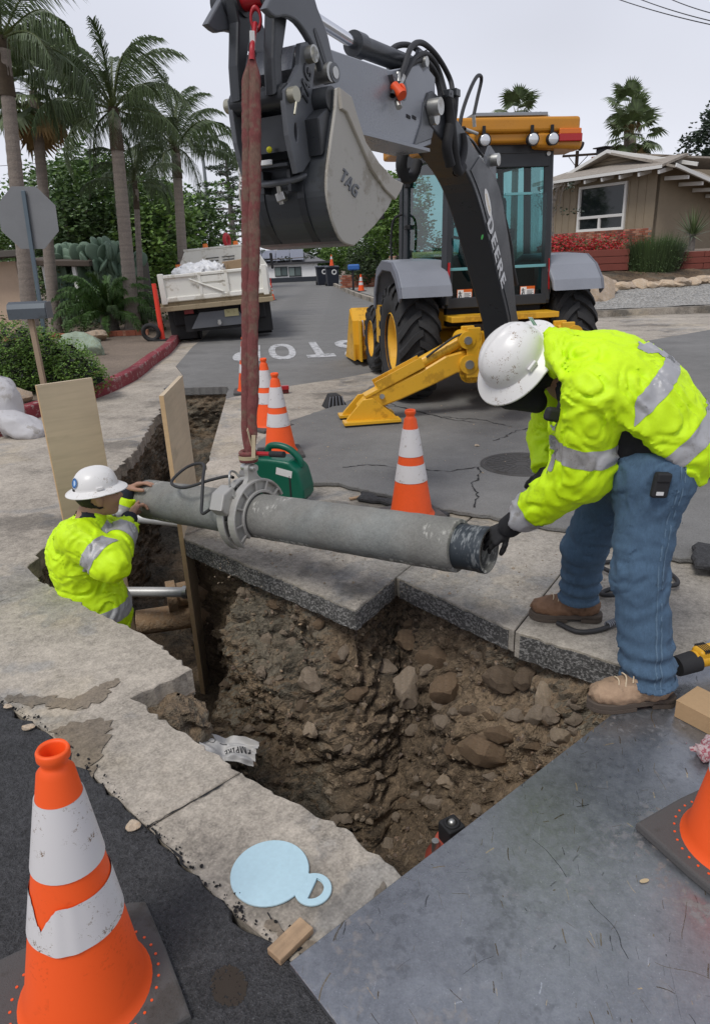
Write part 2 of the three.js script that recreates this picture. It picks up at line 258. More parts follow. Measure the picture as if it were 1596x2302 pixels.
T.mortar = tex(1024, (i, j, c) => { const a = smp(NA, i, j), b = smp(NB, i, j), n = smp(NC, i, j), s = speck(i, j); let v = 0.2 + 0.13 * (a - 0.5) + 0.07 * (b - 0.5) + 0.05 * (n - 0.5) + 0.07 * (s - 0.5); const w = sst(0.52, 0.6, smp(NA, i + 200, j + 520)) * sst(0.45, 0.6, smp(NC, (i * 0.35) | 0, j)); v += 0.28 * w; if (speck(i + 400, j + 300) > 0.84) v *= 0.6; const g = sst(0.4, 0.7, smp(NA, i + 600, j)); c[0] = v * mix(1.0, 0.96, g); c[1] = v * mix(0.985, 1.0, g); c[2] = v * mix(0.9, 0.95, g); }, { rep: 1 });
T.bark = tex(512, (i, j, c) => { const g = smp(NA, (i * 0.3) | 0, j * 4), n = smp(NC, i, j); const v = 0.2 + 0.16 * (g - 0.5) + 0.1 * (n - 0.5); c[0] = v * 1.06; c[1] = v * 0.94; c[2] = v * 0.84; }, { rep: 1 / 1.2 });
T.plate = tex(2048, (i, j, c) => { const a = smp(NA, i | 0, j | 0), b = smp(NB, i | 0, j | 0), n = smp(NC, i | 0, j | 0), s = speck(i | 0, j | 0); let v = 0.29 + 0.13 * (a - 0.5) + 0.1 * (b - 0.5) + 0.08 * (n - 0.5) + 0.07 * (s - 0.5); if (speck((i + 99) | 0, (j + 40) | 0) > 0.88) v *= 1.5; v *= 1 - 0.22 * sst(0.6, 0.75, 0.6 * smp(NB, (i + 640) | 0, j | 0) + 0.4 * smp(NC, (i + 640) | 0, j | 0)); const r = sst(0.55, 0.63, 0.5 * smp(NB, (i + 300) | 0, j | 0) + 0.5 * n) * sst(0.4, 0.62, smp(NA, (i + 512) | 0, (j + 100) | 0)); c[0] = mix(v * 0.96, 0.19, r * 0.8); c[1] = mix(v * 1.0, 0.16, r * 0.8); c[2] = mix(v * 1.07, 0.14, r * 0.8); }, { rep: 1 / 1.5 });
{ // scratches scored into the plate
  const t = T.plate, d = t.image.data, S = 2048; reseed(321);
  for (let q = 0; q < 700; q++) { let x = rnd() * S, y = rnd() * S, a = rnd() < 0.55 ? rr(0.5, 0.9) : rr(0, Math.PI), L = rr(6, 60) * (rnd() < 0.08 ? 4 : 1), k = rnd() < 0.75 ? rr(0.55, 0.85) : rr(1.06, 1.25), w = rnd() < 0.3 ? 5 : 1 + (rnd() < 0.5); const rust = rnd() < 0.6; for (let s = 0; s < L; s++) { x += Math.cos(a); y += Math.sin(a); a += rr(-0.05, 0.05); if (rnd() < 0.15) continue; for (let e = 0; e < w; e++) { const o = (((y + e) & 2047) * S + (x & 2047)) * 4; d[o] = Math.min(255, d[o] * k * (rust ? 1.12 : 1)); d[o + 1] = Math.min(255, d[o + 1] * k); d[o + 2] = Math.min(255, d[o + 2] * k * (rust ? 0.8 : 1)); } } }
}
T.plateR = tex(1024, (i, j, c) => { const r = sst(0.56, 0.66, 0.5 * smp(NB, i + 300, j) + 0.5 * smp(NC, i, j)) * sst(0.4, 0.62, smp(NA, i + 512, j + 100)); c[0] = 0; c[1] = clamp(0.34 + 0.22 * (smp(NA, i, j) - 0.5) + 0.16 * (smp(NC, i, j) - 0.5) + 0.3 * r); c[2] = clamp(0.75 - 0.6 * r); }, { rep: 1 / 1.5, srgb: false });
T.roof = tex(512, (i, j, c) => { const r = Math.floor(j / 64), o = (r * 37) % 64, t = smp(NC, ((i + o) >> 5) * 37, r * 91), e = (j % 64) < 5 ? 0.75 : 1, n = speck(i, j); const v = (0.3 + 0.16 * (t - 0.5) + 0.1 * (n - 0.5)) * e; c[0] = v; c[1] = v * 0.88; c[2] = v * 0.74; }, { rep: 1 / 2.2 });
T.ply.offset.set(0.5, 0);
const M = {};
M.asphalt = mat({ map: T.asphalt, bumpMap: T.asphaltB, bumpScale: 0.006, roughness: 0.92 });
M.fresh = mat({ map: T.fresh, bumpMap: T.freshB, bumpScale: 0.012, roughness: 0.82 });
M.concrete = mat({ map: T.concrete, bumpMap: T.concreteB, bumpScale: 0.004, roughness: 0.93, rgb: [1.14, 1.07, 0.98] });
M.concreteG = mat({ map: T.concrete, bumpMap: T.concreteB, bumpScale: 0.004, roughness: 0.9, rgb: [0.98, 0.94, 0.88] });
M.cut = mat({ map: T.slabcut, bumpMap: T.freshB, bumpScale: 0.01, roughness: 0.9 });
M.soil = mat({ map: T.soil, bumpMap: T.soilB, bumpScale: 0.03, roughness: 1 });
M.bed = mat({ map: T.bed, bumpMap: T.bedB, bumpScale: 0.03, roughness: 1 });
M.gravel = mat({ map: T.gravel, bumpMap: T.gravelB, bumpScale: 0.03, roughness: 0.95 });
M.plate = mat({ map: T.plate, roughnessMap: T.plateR, metalnessMap: T.plateR, bumpMap: T.fineB, bumpScale: 0.0004, roughness: 1, metalness: 1 });
M.ply = mat({ map: T.ply, roughness: 0.8, bumpMap: T.fineB, bumpScale: 0.0006 });
M.plyEdge = mat({ map: T.ply, roughness: 0.8, rgb: [1.0, 0.85, 0.66] });
M.wood = mat({ map: T.wood, roughness: 0.75, bumpMap: T.fineB, bumpScale: 0.001 });
const paint = (rgb, o = {}) => mat({ rgb, map: T.wear, roughnessMap: T.wearR, roughness: 0.6, ...o });
M.black = paint([0.03, 0.033, 0.038], { roughness: 0.5 });
M.blackSoft = mat({ rgb: [0.018, 0.018, 0.02], roughness: 0.75, map: T.wear });
M.steelGrey = paint([0.12, 0.127, 0.14], { roughness: 0.52 });
M.grey = paint([0.26, 0.275, 0.31], { roughness: 0.6 });
M.stickGrey = paint([0.29, 0.305, 0.335], { roughness: 0.42 });
M.yellow = paint([0.74, 0.4, 0.022], { roughness: 0.55, map: T.grime });
M.yellowRoof = paint([0.6, 0.25, 0.015], { roughness: 0.5 });
M.rubber = mat({ rgb: [0.026, 0.026, 0.027], roughness: 0.85, map: T.grime, bumpMap: T.fineB, bumpScale: 0.002 });
M.chrome = mat({ rgb: [0.75, 0.76, 0.78], metalness: 1, roughness: 0.16 });
M.zinc = mat({ rgb: [0.5, 0.5, 0.48], metalness: 0.9, roughness: 0.42, map: T.grime });
M.alu = mat({ rgb: [0.42, 0.41, 0.385], metalness: 0.45, roughness: 0.52, map: T.grime, bumpMap: T.fineB, bumpScale: 0.001 });
M.red = paint([0.42, 0.012, 0.02], { roughness: 0.5 });
M.lampRed = mat({ rgb: [0.42, 0.01, 0.012], roughness: 0.2 });
M.lampAmber = mat({ rgb: [0.7, 0.16, 0.01], roughness: 0.2 });
M.lens = mat({ rgb: [0.7, 0.72, 0.74], roughness: 0.12, metalness: 0.3 });
M.white = mat({ rgb: [0.74, 0.73, 0.7], roughness: 0.5, map: T.grime });
M.whiteClean = mat({ rgb: [0.78, 0.78, 0.77], roughness: 0.55, map: T.wear });
M.orange = mat({ rgb: [0.82, 0.085, 0.012], roughness: 0.55, map: T.wear });
M.glassTint = mat({ rgb: [0.4, 0.6, 0.6], roughness: 0.03, transmission: 1, thickness: 0, ior: 1.5, side: THREE.DoubleSide }, true);
M.glassDark = mat({ rgb: [0.012, 0.016, 0.018], roughness: 0.06 });
M.hose = mat({ rgb: [0.028, 0.028, 0.03], roughness: 0.62, map: T.wear });
// ================= the ground, the road and the paving round the excavation
T.stone = tex(512, (i, j, c) => { const a = smp(NA, i, j), n = smp(NC, i, j), s = speck(i, j), b = smp(NB, i, j + 99); const v = 0.22 + 0.16 * (a - 0.5) + 0.08 * (n - 0.5) + 0.06 * (s - 0.5), d = sst(0.45, 0.62, b); c[0] = mix(v, 0.2, d * 0.6) * 1.08; c[1] = mix(v * 0.88, 0.155, d * 0.6); c[2] = mix(v * 0.68, 0.1, d * 0.6); }, { rep: 1 / 0.35 });
M.stone = mat({ map: T.stone, roughness: 0.95, bumpMap: T.soilB, bumpScale: 0.012, rgb: [1.75, 1.75, 1.75] });
M.stoneDark = mat({ map: T.stone, roughness: 0.95, bumpMap: T.soilB, bumpScale: 0.012, rgb: [0.95, 0.88, 0.8] });
M.stonePale = mat({ map: T.stone, roughness: 0.95, bumpMap: T.soilB, bumpScale: 0.01, rgb: [2.2, 2.18, 2.1] });
M.stoneBrown = mat({ map: T.stone, roughness: 0.97, bumpMap: T.soilB, bumpScale: 0.014, rgb: [1.3, 1.13, 0.94] });
const nearEdge = [[0.10, -1.43], [0.08, -1.46], [-0.07, -1.63], [-0.27, -1.77], [-0.43, -1.90], [-0.64, -2.10], [-0.94, -2.36], [-0.73, -2.55], [-1.04, -2.88], [-1.27, -3.06], [-1.57, -3.32], [-1.74, -3.48]];
const leftEdge = [[-1.74, -3.48], [-1.96, -3.72], [-2.02, -5.0], [-2.07, -6.45], [-2.22, -7.58], [-2.33, -8.51], [-2.62, -9.72]];
const rightEdge = [[-1.69, -9.63], [-1.31, -6.18], [-1.24, -5.58], [-1.22, -5.21], [-1.11, -4.08]];
const farEdge1 = [[-1.11, -4.08], [-0.55, -3.54], [-0.02, -3.03]], farEdge2 = [[0.21, -3.37], [0.46, -3.06], [0.71, -2.76]], farEdge3 = [[0.715, -2.755], [1.08, -2.46], [1.5, -2.1]];
const PIT = [...nearEdge, ...leftEdge.slice(1), ...rightEdge, ...farEdge1.slice(1), ...farEdge2, ...farEdge3.slice(1), [1.45, -1.85], [1.0, -1.3], [0.45, -1.12]];
const asphEdge = [[4.2, 2.4], [1.5, 0.2], [0.3, -0.78], [-0.17, -1.18], [-0.44, -1.42], [-0.69, -1.67], [-1.20, -2.16], [-1.48, -2.37], [-2.4, -3.05], [-5, -5]];
const openGround = poly([[-400, -60], [400, -60], [400, 420], [-400, 420]], [[...PIT, [0.45, -1.12]].map(([x, z]) => [x, -z])]);
{ const g = new THREE.ShapeGeometry(openGround); g.rotateX(-Math.PI / 2); g.translate(0, -0.11, 0); struct('ground', g, M.bed); }
const redge = (p, a = 0.012, s = 0.03) => rough(p, a, s);
// near gutter: two concrete panels with a joint, broken along the pit
const roughNear = redge(nearEdge), jointAt = roughNear.reduce((b, p, i) => (Math.hypot(p[0] + 0.43, p[1] + 1.9) < b[1] ? [i, Math.hypot(p[0] + 0.43, p[1] + 1.9)] : b), [0, 9])[0];
const gutter = new THREE.Group(); gutter.name = 'gutter'; gutter.userData.kind = 'structure'; scene.add(gutter);
const smoothA = rough(asphEdge, 0.02, 0.08);
obj('concrete_panel', slabGeo([...roughNear.slice(0, jointAt + 1), [-0.685, -1.668], [-0.44, -1.42], [-0.17, -1.18], [0.3, -0.78], [0.62, -0.98]], -0.13, 0.006), M.concrete, gutter);
obj('concrete_panel', slabGeo([...roughNear.slice(jointAt).map(([x, z]) => [x - 0.006, z - 0.003]), [-1.91, -3.27], [-2.35, -2.95], [-1.48, -2.37], [-1.20, -2.16], [-0.693, -1.675]], -0.13, 0.004), M.concrete, gutter);
// fresh asphalt patch along the gutter, older paving beyond it
const freshOuter = [[-5.4, -4.3], [-2.0, -2.02], [-1.1, -1.28], [-0.6, -0.8], [-0.1, -0.35], [1.0, 0.6], [3.6, 2.9]];
struct('asphalt_patch', slabGeo([...rough(asphEdge, 0.018, 0.04).map(([x, z]) => [x - 0.004, z + 0.004]), ...rough(freshOuter, 0.03, 0.06)], -0.06, 0.012, 0.006), M.fresh);
struct('pavement', slabGeo([[-5.4, -4.3], [-2.0, -2.02], [-1.1, -1.28], [-0.6, -0.8], [-0.1, -0.35], [1.0, 0.6], [3.6, 2.9], [2, 9], [-30, 9], [-30, -4]], -0.1, -0.004), M.asphalt);
// concrete left of the trench up to the red kerb
const kerbPx = [[392, 786], [352, 818], [315, 849], [283, 867], [250, 883], [202, 901], [140, 922], [81, 941], [40, 957]];
const kerb = [[-5.6, -34], [-4.9, -26], [-4.3, -19.5], ...kerbPx.map(([u, v]) => gxz(u, v)), gxz(-60, 990), [-7.5, -7.0], [-14, -5.6], [-30, -4.6]];
const panEdge = [[-2.62, -9.72], gxz(413, 845), [-2.95, -11.9], gxz(434, 779), [-3.3, -16], [-3.7, -20], [-4.4, -27], [-4.9, -34]];
const kp = smoothPts(kerb, 6);
struct('concrete_apron', slabGeo([...redge(leftEdge, 0.03, 0.06), ...panEdge.slice(1), ...kp, [-30, -4.2], [-5.1, -5.05], [-2.4, -3.05], [-2.35, -2.97], [-1.92, -3.28]], -0.12, 0.0), M.concrete);
// concrete beyond the pit: three saw-cut panels
const apron = new THREE.Group(); apron.name = 'street_slab'; apron.userData.kind = 'structure'; scene.add(apron);
function cutSlab(edge, rest, y1, th = 0.12) { const e = redge(edge, 0.007, 0.03); const m = obj('concrete_panel', slabGeo([...e, ...rest], y1 - th, y1, 0.005), M.concreteG, apron); 
  const s = sweep(e.slice(1, -1).map(([x, z]) => [x, z, y1 - 0.014]), [[0.004, 0], [0.004, -th + 0.016], [-0.02, -th + 0.018], [-0.02, -0.002]]); obj('sawn_edge', s, M.cut, apron); return m; }
cutSlab([[-1.11, -4.08], [-0.55, -3.54], [-0.02, -3.03], [0.205, -3.375]], [[0.78, -4.25], [-0.2, -5.15], [-1.115, -4.1]], 0.0);
cutSlab(farEdge2, [[1.35, -3.72], [1.3, -3.95], [0.79, -4.24], [0.215, -3.378]], 0.002);
cutSlab(farEdge3, [[6, 1.6], [6, -0.7], [1.95, -3.4], [1.36, -3.725]], 0.0, 0.14);
// concrete cross gutter from the trench to the far kerb
const gutterFar = [[-1.58, -8.72], [-0.83, -9.42], [-0.03, -9.94], [0.37, -10.32], [2.6, -12.8], [5.0, -16.2], [5.9, -17.2]];
const roadL = [[0.32, -9.14], [0.01, -8.17], [-0.75, -6.98], [-0.96, -5.95], [-0.92, -5.3], [-0.45, -5.02], [-0.12, -4.97]];
const cutLine = [[-0.12, -4.97], [0.52, -4.36], [0.9, -4.12], [1.28, -3.87], [1.52, -3.57], [1.89, -3.3], [3.5, -2.2], [6, -0.5], [12, 3]];
struct('cross_gutter', slabGeo([...redge(rightEdge.slice(1).reverse(), 0.015, 0.05).map(([x, z], i) => (i ? [x, z] : [-1.118, -4.105])), ...gutterFar, [8.7, -17.0], [30, -17.6], [30, -16.9], [7.0, -13.51], [4.7, -11.9], [4.04, -11.54], ...roadL.slice(0, -1), [-0.21, -5.16]], -0.12, 0.012), M.concrete);
struct('road', slabGeo([...rough(cutLine, 0.02, 0.05), [30, 3], [30, -16.8], [7.0, -13.5], [4.7, -11.89], [4.04, -11.53], ...rough(roadL, 0.015, 0.08)], 0.006, 0.038, 0.006), M.asphalt);
const farKerb = [[-0.9, -47], gxz(770, 650), [0.55, -31], gxz(880, 690), [2.1, -20.6], [3.6, -18.3], [5.9, -17.45], [8.7, -17.3], [30, -17.9]];
const fk = smoothPts(farKerb, 8);
struct('side_street', slabGeo([...rough([[-1.585, -8.75], [-1.69, -9.63], [-2.62, -9.72]], 0.015, 0.05), ...panEdge.slice(1), [-5.6, -46], [-8, -52], [-6, -60], [10, -60], [3, -52], ...fk.slice(0, 49), [5.9, -17.25], ...gutterFar.slice(0, -1).reverse().slice(0, -1)], -0.1, 0.008), M.asphalt);
// lifted scraps of road surface along the saw cut
reseed(5);
for (const [pts, y] of [[[[0.05, -4.75], [0.62, -4.22], [0.5, -4.1], [0.3, -4.42], [0.02, -4.62]], 0.0], [[[1.75, -3.22], [2.6, -2.75], [2.7, -3.0], [1.9, -3.5]], 0.04]]) struct('asphalt_scrap', slabGeo(rough([...pts, pts[0]], 0.03, 0.06).slice(0, -1), y + 0.004, y + 0.04, 0.01), M.fresh);
// worn cracks in the road
M.crack = mat({ rgb: [0.018, 0.018, 0.019], roughness: 1 });
const crackPx = [[[1290, 1035], [1240, 1030], [1160, 1032], [1080, 1048], [1010, 1060], [900, 1052], [820, 1044], [770, 1050]], [[1075, 1050], [1060, 1085], [1075, 1115], [1066, 1140]], [[1110, 990], [1160, 968], [1190, 962]], [[760, 898], [900, 915], [1000, 940], [1070, 950]], [[840, 900], [980, 935], [1090, 945], [1150, 960]], [[1180, 1085], [1250, 1110], [1260, 1160]]];
for (const c of crackPx) obj('crack', ribbon(rough(rough(c.map(([u, v]) => gxz(u, v, 0.042)), 0.03, 0.14), 0.016, 0.035), 0.009, 0.042, 1.6), M.crack, scene.getObjectByName('road'));
for (const c of [[[540, 1738], [440, 1800], [332, 1860]], [[600, 2050], [660, 2110], [760, 2140], [830, 2060], [900, 2000]], [[340, 1862], [370, 1895], [420, 1950]]]) obj('crack', ribbon(rough(rough(c.map(([u, v]) => gxz(u, v, 0.0105)), 0.008, 0.06), 0.006, 0.02), 0.005, 0.0105, 1.6), M.crack, gutter);
// damp stains and spilled mud on the gutter (matter with an outline of its own)
M.mud = mat({ map: T.concrete, roughness: 0.85, bumpMap: T.concreteB, bumpScale: 0.004, rgb: [0.6, 0.52, 0.43] });
function blotch(pts, y, name, m, parent) { const c = pts.map(([u, v]) => gxz(u, v, y)); const s = rough([...smoothPts([...c, c[0]], 5)], 0.026, 0.015, 1.6).slice(0, -1); const g = new THREE.ShapeGeometry(poly(s.map(([x, z]) => [x, -z]))); g.rotateX(-Math.PI / 2); g.translate(0, y, 0); return obj(name, g, m, parent); }
blotch([[120, 1640], [215, 1615], [250, 1650], [215, 1720], [205, 1780], [150, 1700]], 0.0085, 'mud_stain', M.mud, gutter);
blotch([[160, 1570], [260, 1525], [262, 1545], [200, 1590], [120, 1592], [20, 1576], [30, 1560]], 0.0085, 'mud_stain', M.mud, gutter);
blotch([[610, 2060], [655, 2105], [720, 2120], [770, 2105], [830, 2030], [855, 1990], [868, 1995], [850, 2050], [790, 2115], [720, 2160], [690, 2175], [660, 2130], [600, 2080]], 0.0125, 'damp_stain', M.mud, gutter);
{ const p = new THREE.InstancedMesh(boxUV(rock(9, 1, 1, 1, 1, 0.2)), M.bed, 900), m4 = new THREE.Matrix4(); p.name = 'sand_spill'; p.userData.kind = 'stuff'; reseed(93); for (let k = 0; k < 900; k++) { const t = Math.pow(rnd(), 0.7), a = rr(0, 6.28), c = G(515 + Math.cos(a) * t * 36 + Math.sin(a) * t * 18, 2215 + Math.sin(a) * t * 42 - Math.cos(a) * t * 18, 0.016), s = rr(0.0008, 0.003); m4.compose(V(c.x, 0.013, c.z), new THREE.Quaternion(), V(s * 1.6, s, s * 1.4)); p.setMatrixAt(k, m4); } scene.getObjectByName('asphalt_patch').add(p); }
{ const p = new THREE.InstancedMesh(boxUV(rock(12, 1, 1, 1, 1, 0.2)), M.stonePale, 900), m4 = new THREE.Matrix4(); p.name = 'road_grit'; p.userData.kind = 'stuff'; p.userData.label = 'scattered grit and tiny stones over the paving'; reseed(94); for (let k = 0; k < 900; k++) { const far = k < 620, x = far ? rr(-0.9, 4) : rr(-0.9, 1.6), z = far ? rr(-8.5, -5.0) : rr(-3.9, -3.2) + x * 0.2, s = rr(0.0015, 0.004) * (rnd() < 0.06 ? 2.4 : 1); m4.compose(V(x, far ? 0.04 : 0.004, z), new THREE.Quaternion().setFromEuler(new THREE.Euler(0, rnd() * 6, 0)), V(s * 1.5, s * 0.8, s)); p.setMatrixAt(k, m4); } scene.add(p); }
// painted STOP, read by drivers coming the other way, with worn gaps
{ const p = thing('road_marking', 'worn white STOP lettering painted on the side street', 'road marking', [-0.95, 0.0135, -13.3], Math.PI + 0.12);
  M.roadPaint = mat({ map: tex(512, gray((i, j) => { const a = smp(NB, i, j), n = smp(NC, i, j); return mix(0.5, 0.16, sst(0.53, 0.63, 0.55 * a + 0.45 * n)); }), { rep: 1 / 1.2 }), roughness: 0.85 });
  'STOP'.split('').forEach((ch, k) => { const g = text(ch, 1, 0.001); g.computeBoundingBox(); const b = g.boundingBox, w = b.max.x - b.min.x, h = b.max.y - b.min.y; g.scale(0.5 / w, 2.35 / h, 1); g.rotateX(-Math.PI / 2); g.translate(-1.02 + k * 0.66, 0, 0); obj('letter', g, M.roadPaint, p); }); }
// kerbs
const kerbProf = [[0, -0.1], [0, 0.15], [-0.012, 0.165], [-0.15, 0.165], [-0.15, -0.1]];
M.kerbRed = mat({ map: tex(512, (i, j, c) => { const w = sst(0.55, 0.68, smp(NB, i, j) * 0.6 + smp(NC, i, j) * 0.4), a = 0.85 + 0.5 * (smp(NA, i, j) - 0.5); c[0] = mix(0.26 * a, 0.33, w); c[1] = mix(0.03 * a, 0.24, w); c[2] = mix(0.043 * a, 0.22, w); }, { rep: 1 / 1.2 }), roughness: 0.8, bumpMap: T.concreteB, bumpScale: 0.004 });
{ const redPart = kp.filter(([x, z]) => z > -19.5 && x > -5.4); const rest1 = kp.filter(([x, z]) => z <= -19.2), rest2 = kp.filter(([x, z]) => x <= -5.2 && z > -9);
  struct('kerb', sweep(redPart.map(([x, z]) => [x, z, 0]), kerbProf.map(([s, u]) => [-s, u])), M.kerbRed);
  struct('kerb', sweep(rest1.map(([x, z]) => [x, z, 0]), kerbProf.map(([s, u]) => [-s, u])), M.concrete);
  struct('kerb', sweep(rest2.map(([x, z]) => [x, z, 0]), kerbProf.map(([s, u]) => [-s, u])), M.concrete);
  struct('kerb', sweep(fk.map(([x, z]) => [x, z, 0]), kerbProf.map(([s, u]) => [-s, u])), M.concrete); }
// planting bed behind the red kerb
{ const pts = [...kp.map(([x, z]) => [x - 0.1, z]), [-60, -4.6], [-60, -60], [-5.8, -60]]; const g = new THREE.ShapeGeometry(poly(pts.map(([x, z]) => [x, -z]))); g.rotateX(-Math.PI / 2); g.translate(0, 0.13, 0); struct('planting_bed', g, M.bed); }

// ================= the excavation
{
  let area = 0; for (let i = 0; i < PIT.length; i++) { const [a, b] = PIT[i], [c, d] = PIT[(i + 1) % PIT.length]; area += a * d - c * b; }
  const sg = Math.sign(area);
  const S = []; for (let i = 0; i < PIT.length; i++) { const a = PIT[i], b = PIT[(i + 1) % PIT.length], l = Math.hypot(b[0] - a[0], b[1] - a[1]); const vis = (a[0] > -1.2 && a[1] < -2.2 && a[0] < 1.5 && i > nearEdge.length + 5) ? 0.016 : 0.04; const n = Math.max(1, Math.round(l / vis)); for (let k = 0; k < n; k++) S.push([mix(a[0], b[0], k / n), mix(a[1], b[1], k / n)]); }
  const N = S.length, win = (i) => { let n = 0; for (let k = 1; k < 60; k++) { const a = S[(i + k) % N], b = S[(i - k + N) % N]; n = k; if (Math.hypot(a[0] - b[0], a[1] - b[1]) > 0.26) break; } return n; };
  const NRM = S.map((_, i) => { const w = win(i), a = S[(i - w + N) % N], b = S[(i + w) % N]; let dx = b[0] - a[0], dz = b[1] - a[1]; const l = Math.hypot(dx, dz) || 1; return [-dz / l * sg, dx / l * sg]; });
  const isFar = (x, z) => sst(-1.2, -0.75, x) * sst(-1.9, -2.3, z + Math.max(0, x) * 0.2 - Math.max(0, -x) * 0.9 + 0.3) ;
  const rows = 82, pos = [], idx = [], DEP = 1.3;
  for (let r = 0; r < rows; r++) for (let i = 0; i <= N; i++) {
    const [x, z] = S[i % N], [nx, nz] = NRM[i % N], dep = 0.105 + (DEP - 0.105) * r / (rows - 1);
    const farSide = z < -2.3 - 0.95 * Math.max(0, -x) + 0.25 * Math.max(0, x) && x > -1.12 && x < 1.6 ? sst(-1.12, -0.7, x) : 0;
    let off = -0.02 + 0.06 * dep - 0.2 * sst(0.45, 0.12, Math.hypot(x + 1.0, z + 4.0)) * sst(0.1, 0.25, dep) + farSide * (-0.075 * (1 - sst(0.1, 0.5, dep)) + 0.06 * sst(0.25, 0.6, dep) + 0.34 * Math.pow(dep / DEP, 2.4) + 0.2 * sst(0.1, 0.8, x) * Math.pow(dep / DEP, 1.4));
    let X = x + nx * off, Y = -dep, Z = z + nz * off;
    const w = farSide ? 1 : 0.8, fade = sst(0, 0.08, dep - 0.105);
    const b1 = n3(X * 2.1, Y * 2.1, Z * 2.1), b2 = n3(X * 5.5 + 9, Y * 6.5, Z * 5.5), b3 = n3(X * 13, Y * 15 + 4, Z * 13), b4 = n3(X * 31, Y * 33, Z * 31 + 7), b5 = n3(X * 70, Y * 70, Z * 70);
    const d = w * (0.3 + 0.7 * fade) * (0.065 * b1 + 0.05 * (Math.abs(b2) - 0.35) + 0.028 * b3 + 0.018 * (Math.abs(b4) - 0.3) + 0.008 * b5);
    pos.push(X + nx * d, Y + 0.35 * d + 0.012 * b4 * fade, Z + nz * d);
  }
  for (let r = 0; r + 1 < rows; r++) for (let i = 0; i < N; i++) { const a = r * (N + 1) + i, b = a + 1, c = a + N + 1, e = c + 1; if (sg > 0) idx.push(a, c, b, b, c, e); else idx.push(a, b, c, b, e, c); }
  const g = new THREE.BufferGeometry(); g.setAttribute('position', new THREE.Float32BufferAttribute(pos, 3)); g.setIndex(idx); g.computeVertexNormals();
  var excavation = new THREE.Group(); excavation.name = 'excavation'; excavation.userData.kind = 'structure'; scene.add(excavation);
  var wallMesh = obj('earth_wall', g, M.soil, excavation); wallMesh.material.side = THREE.DoubleSide;
  // floor
  const fx0 = -2.95, fx1 = 1.7, fz0 = -9.95, fz1 = -0.85, cs = 0.035, nx = Math.round((fx1 - fx0) / cs), nz = Math.round((fz1 - fz0) / cs), fp = [], fi = [];
  for (let j = 0; j <= nz; j++) for (let i = 0; i <= nx; i++) { const x = fx0 + i * cs, z = fz0 + j * cs; const y = -1.2 + 0.05 * n3(x * 2, 0, z * 2) + 0.03 * n3(x * 6, 3, z * 6) + 0.016 * n3(x * 17, 5, z * 17) + 0.55 * sst(-5.2, -9.5, z) ; fp.push(x, y, z); }
  for (let j = 0; j < nz; j++) for (let i = 0; i < nx; i++) { const a = j * (nx + 1) + i; fi.push(a, a + nx + 1, a + 1, a + 1, a + nx + 1, a + nx + 2); }
  const fg = new THREE.BufferGeometry(); fg.setAttribute('position', new THREE.Float32BufferAttribute(fp, 3)); fg.setIndex(fi); fg.computeVertexNormals();
  var floorMesh = obj('earth_floor', fg, M.soil, excavation);
  // ledge of soil left under the broken corner of the gutter
  { const f = (x, y, z) => smin(ellip(V(-0.84, -0.2, -2.44), [0.15, 0.12, 0.11])(x, y, z), ellip(V(-0.78, -0.4, -2.4), [0.13, 0.26, 0.12])(x, y, z), 0.08) + 0.03 * n3(x * 9, y * 9, z * 9) + 0.012 * n3(x * 26, y * 26, z * 26); obj('earth_ledge', surfNet(f, [-1.1, -0.8, -2.7], [-0.4, -0.05, -2.05], 0.018), M.soil, excavation); }
  // stones bedded in the far wall
  wallMesh.updateMatrixWorld(true); floorMesh.updateMatrixWorld(true);
  const rc = new THREE.Raycaster();
  const hit = (u, v) => { rc.set(EYE.clone(), ray(u, v).normalize()); return rc.intersectObjects([wallMesh, floorMesh], false)[0]; };
  const variants = []; for (let i = 0; i < 9; i++) variants.push(boxUV(rock(i * 13 + 3, 1, 1, 1, 2, 0.25)));
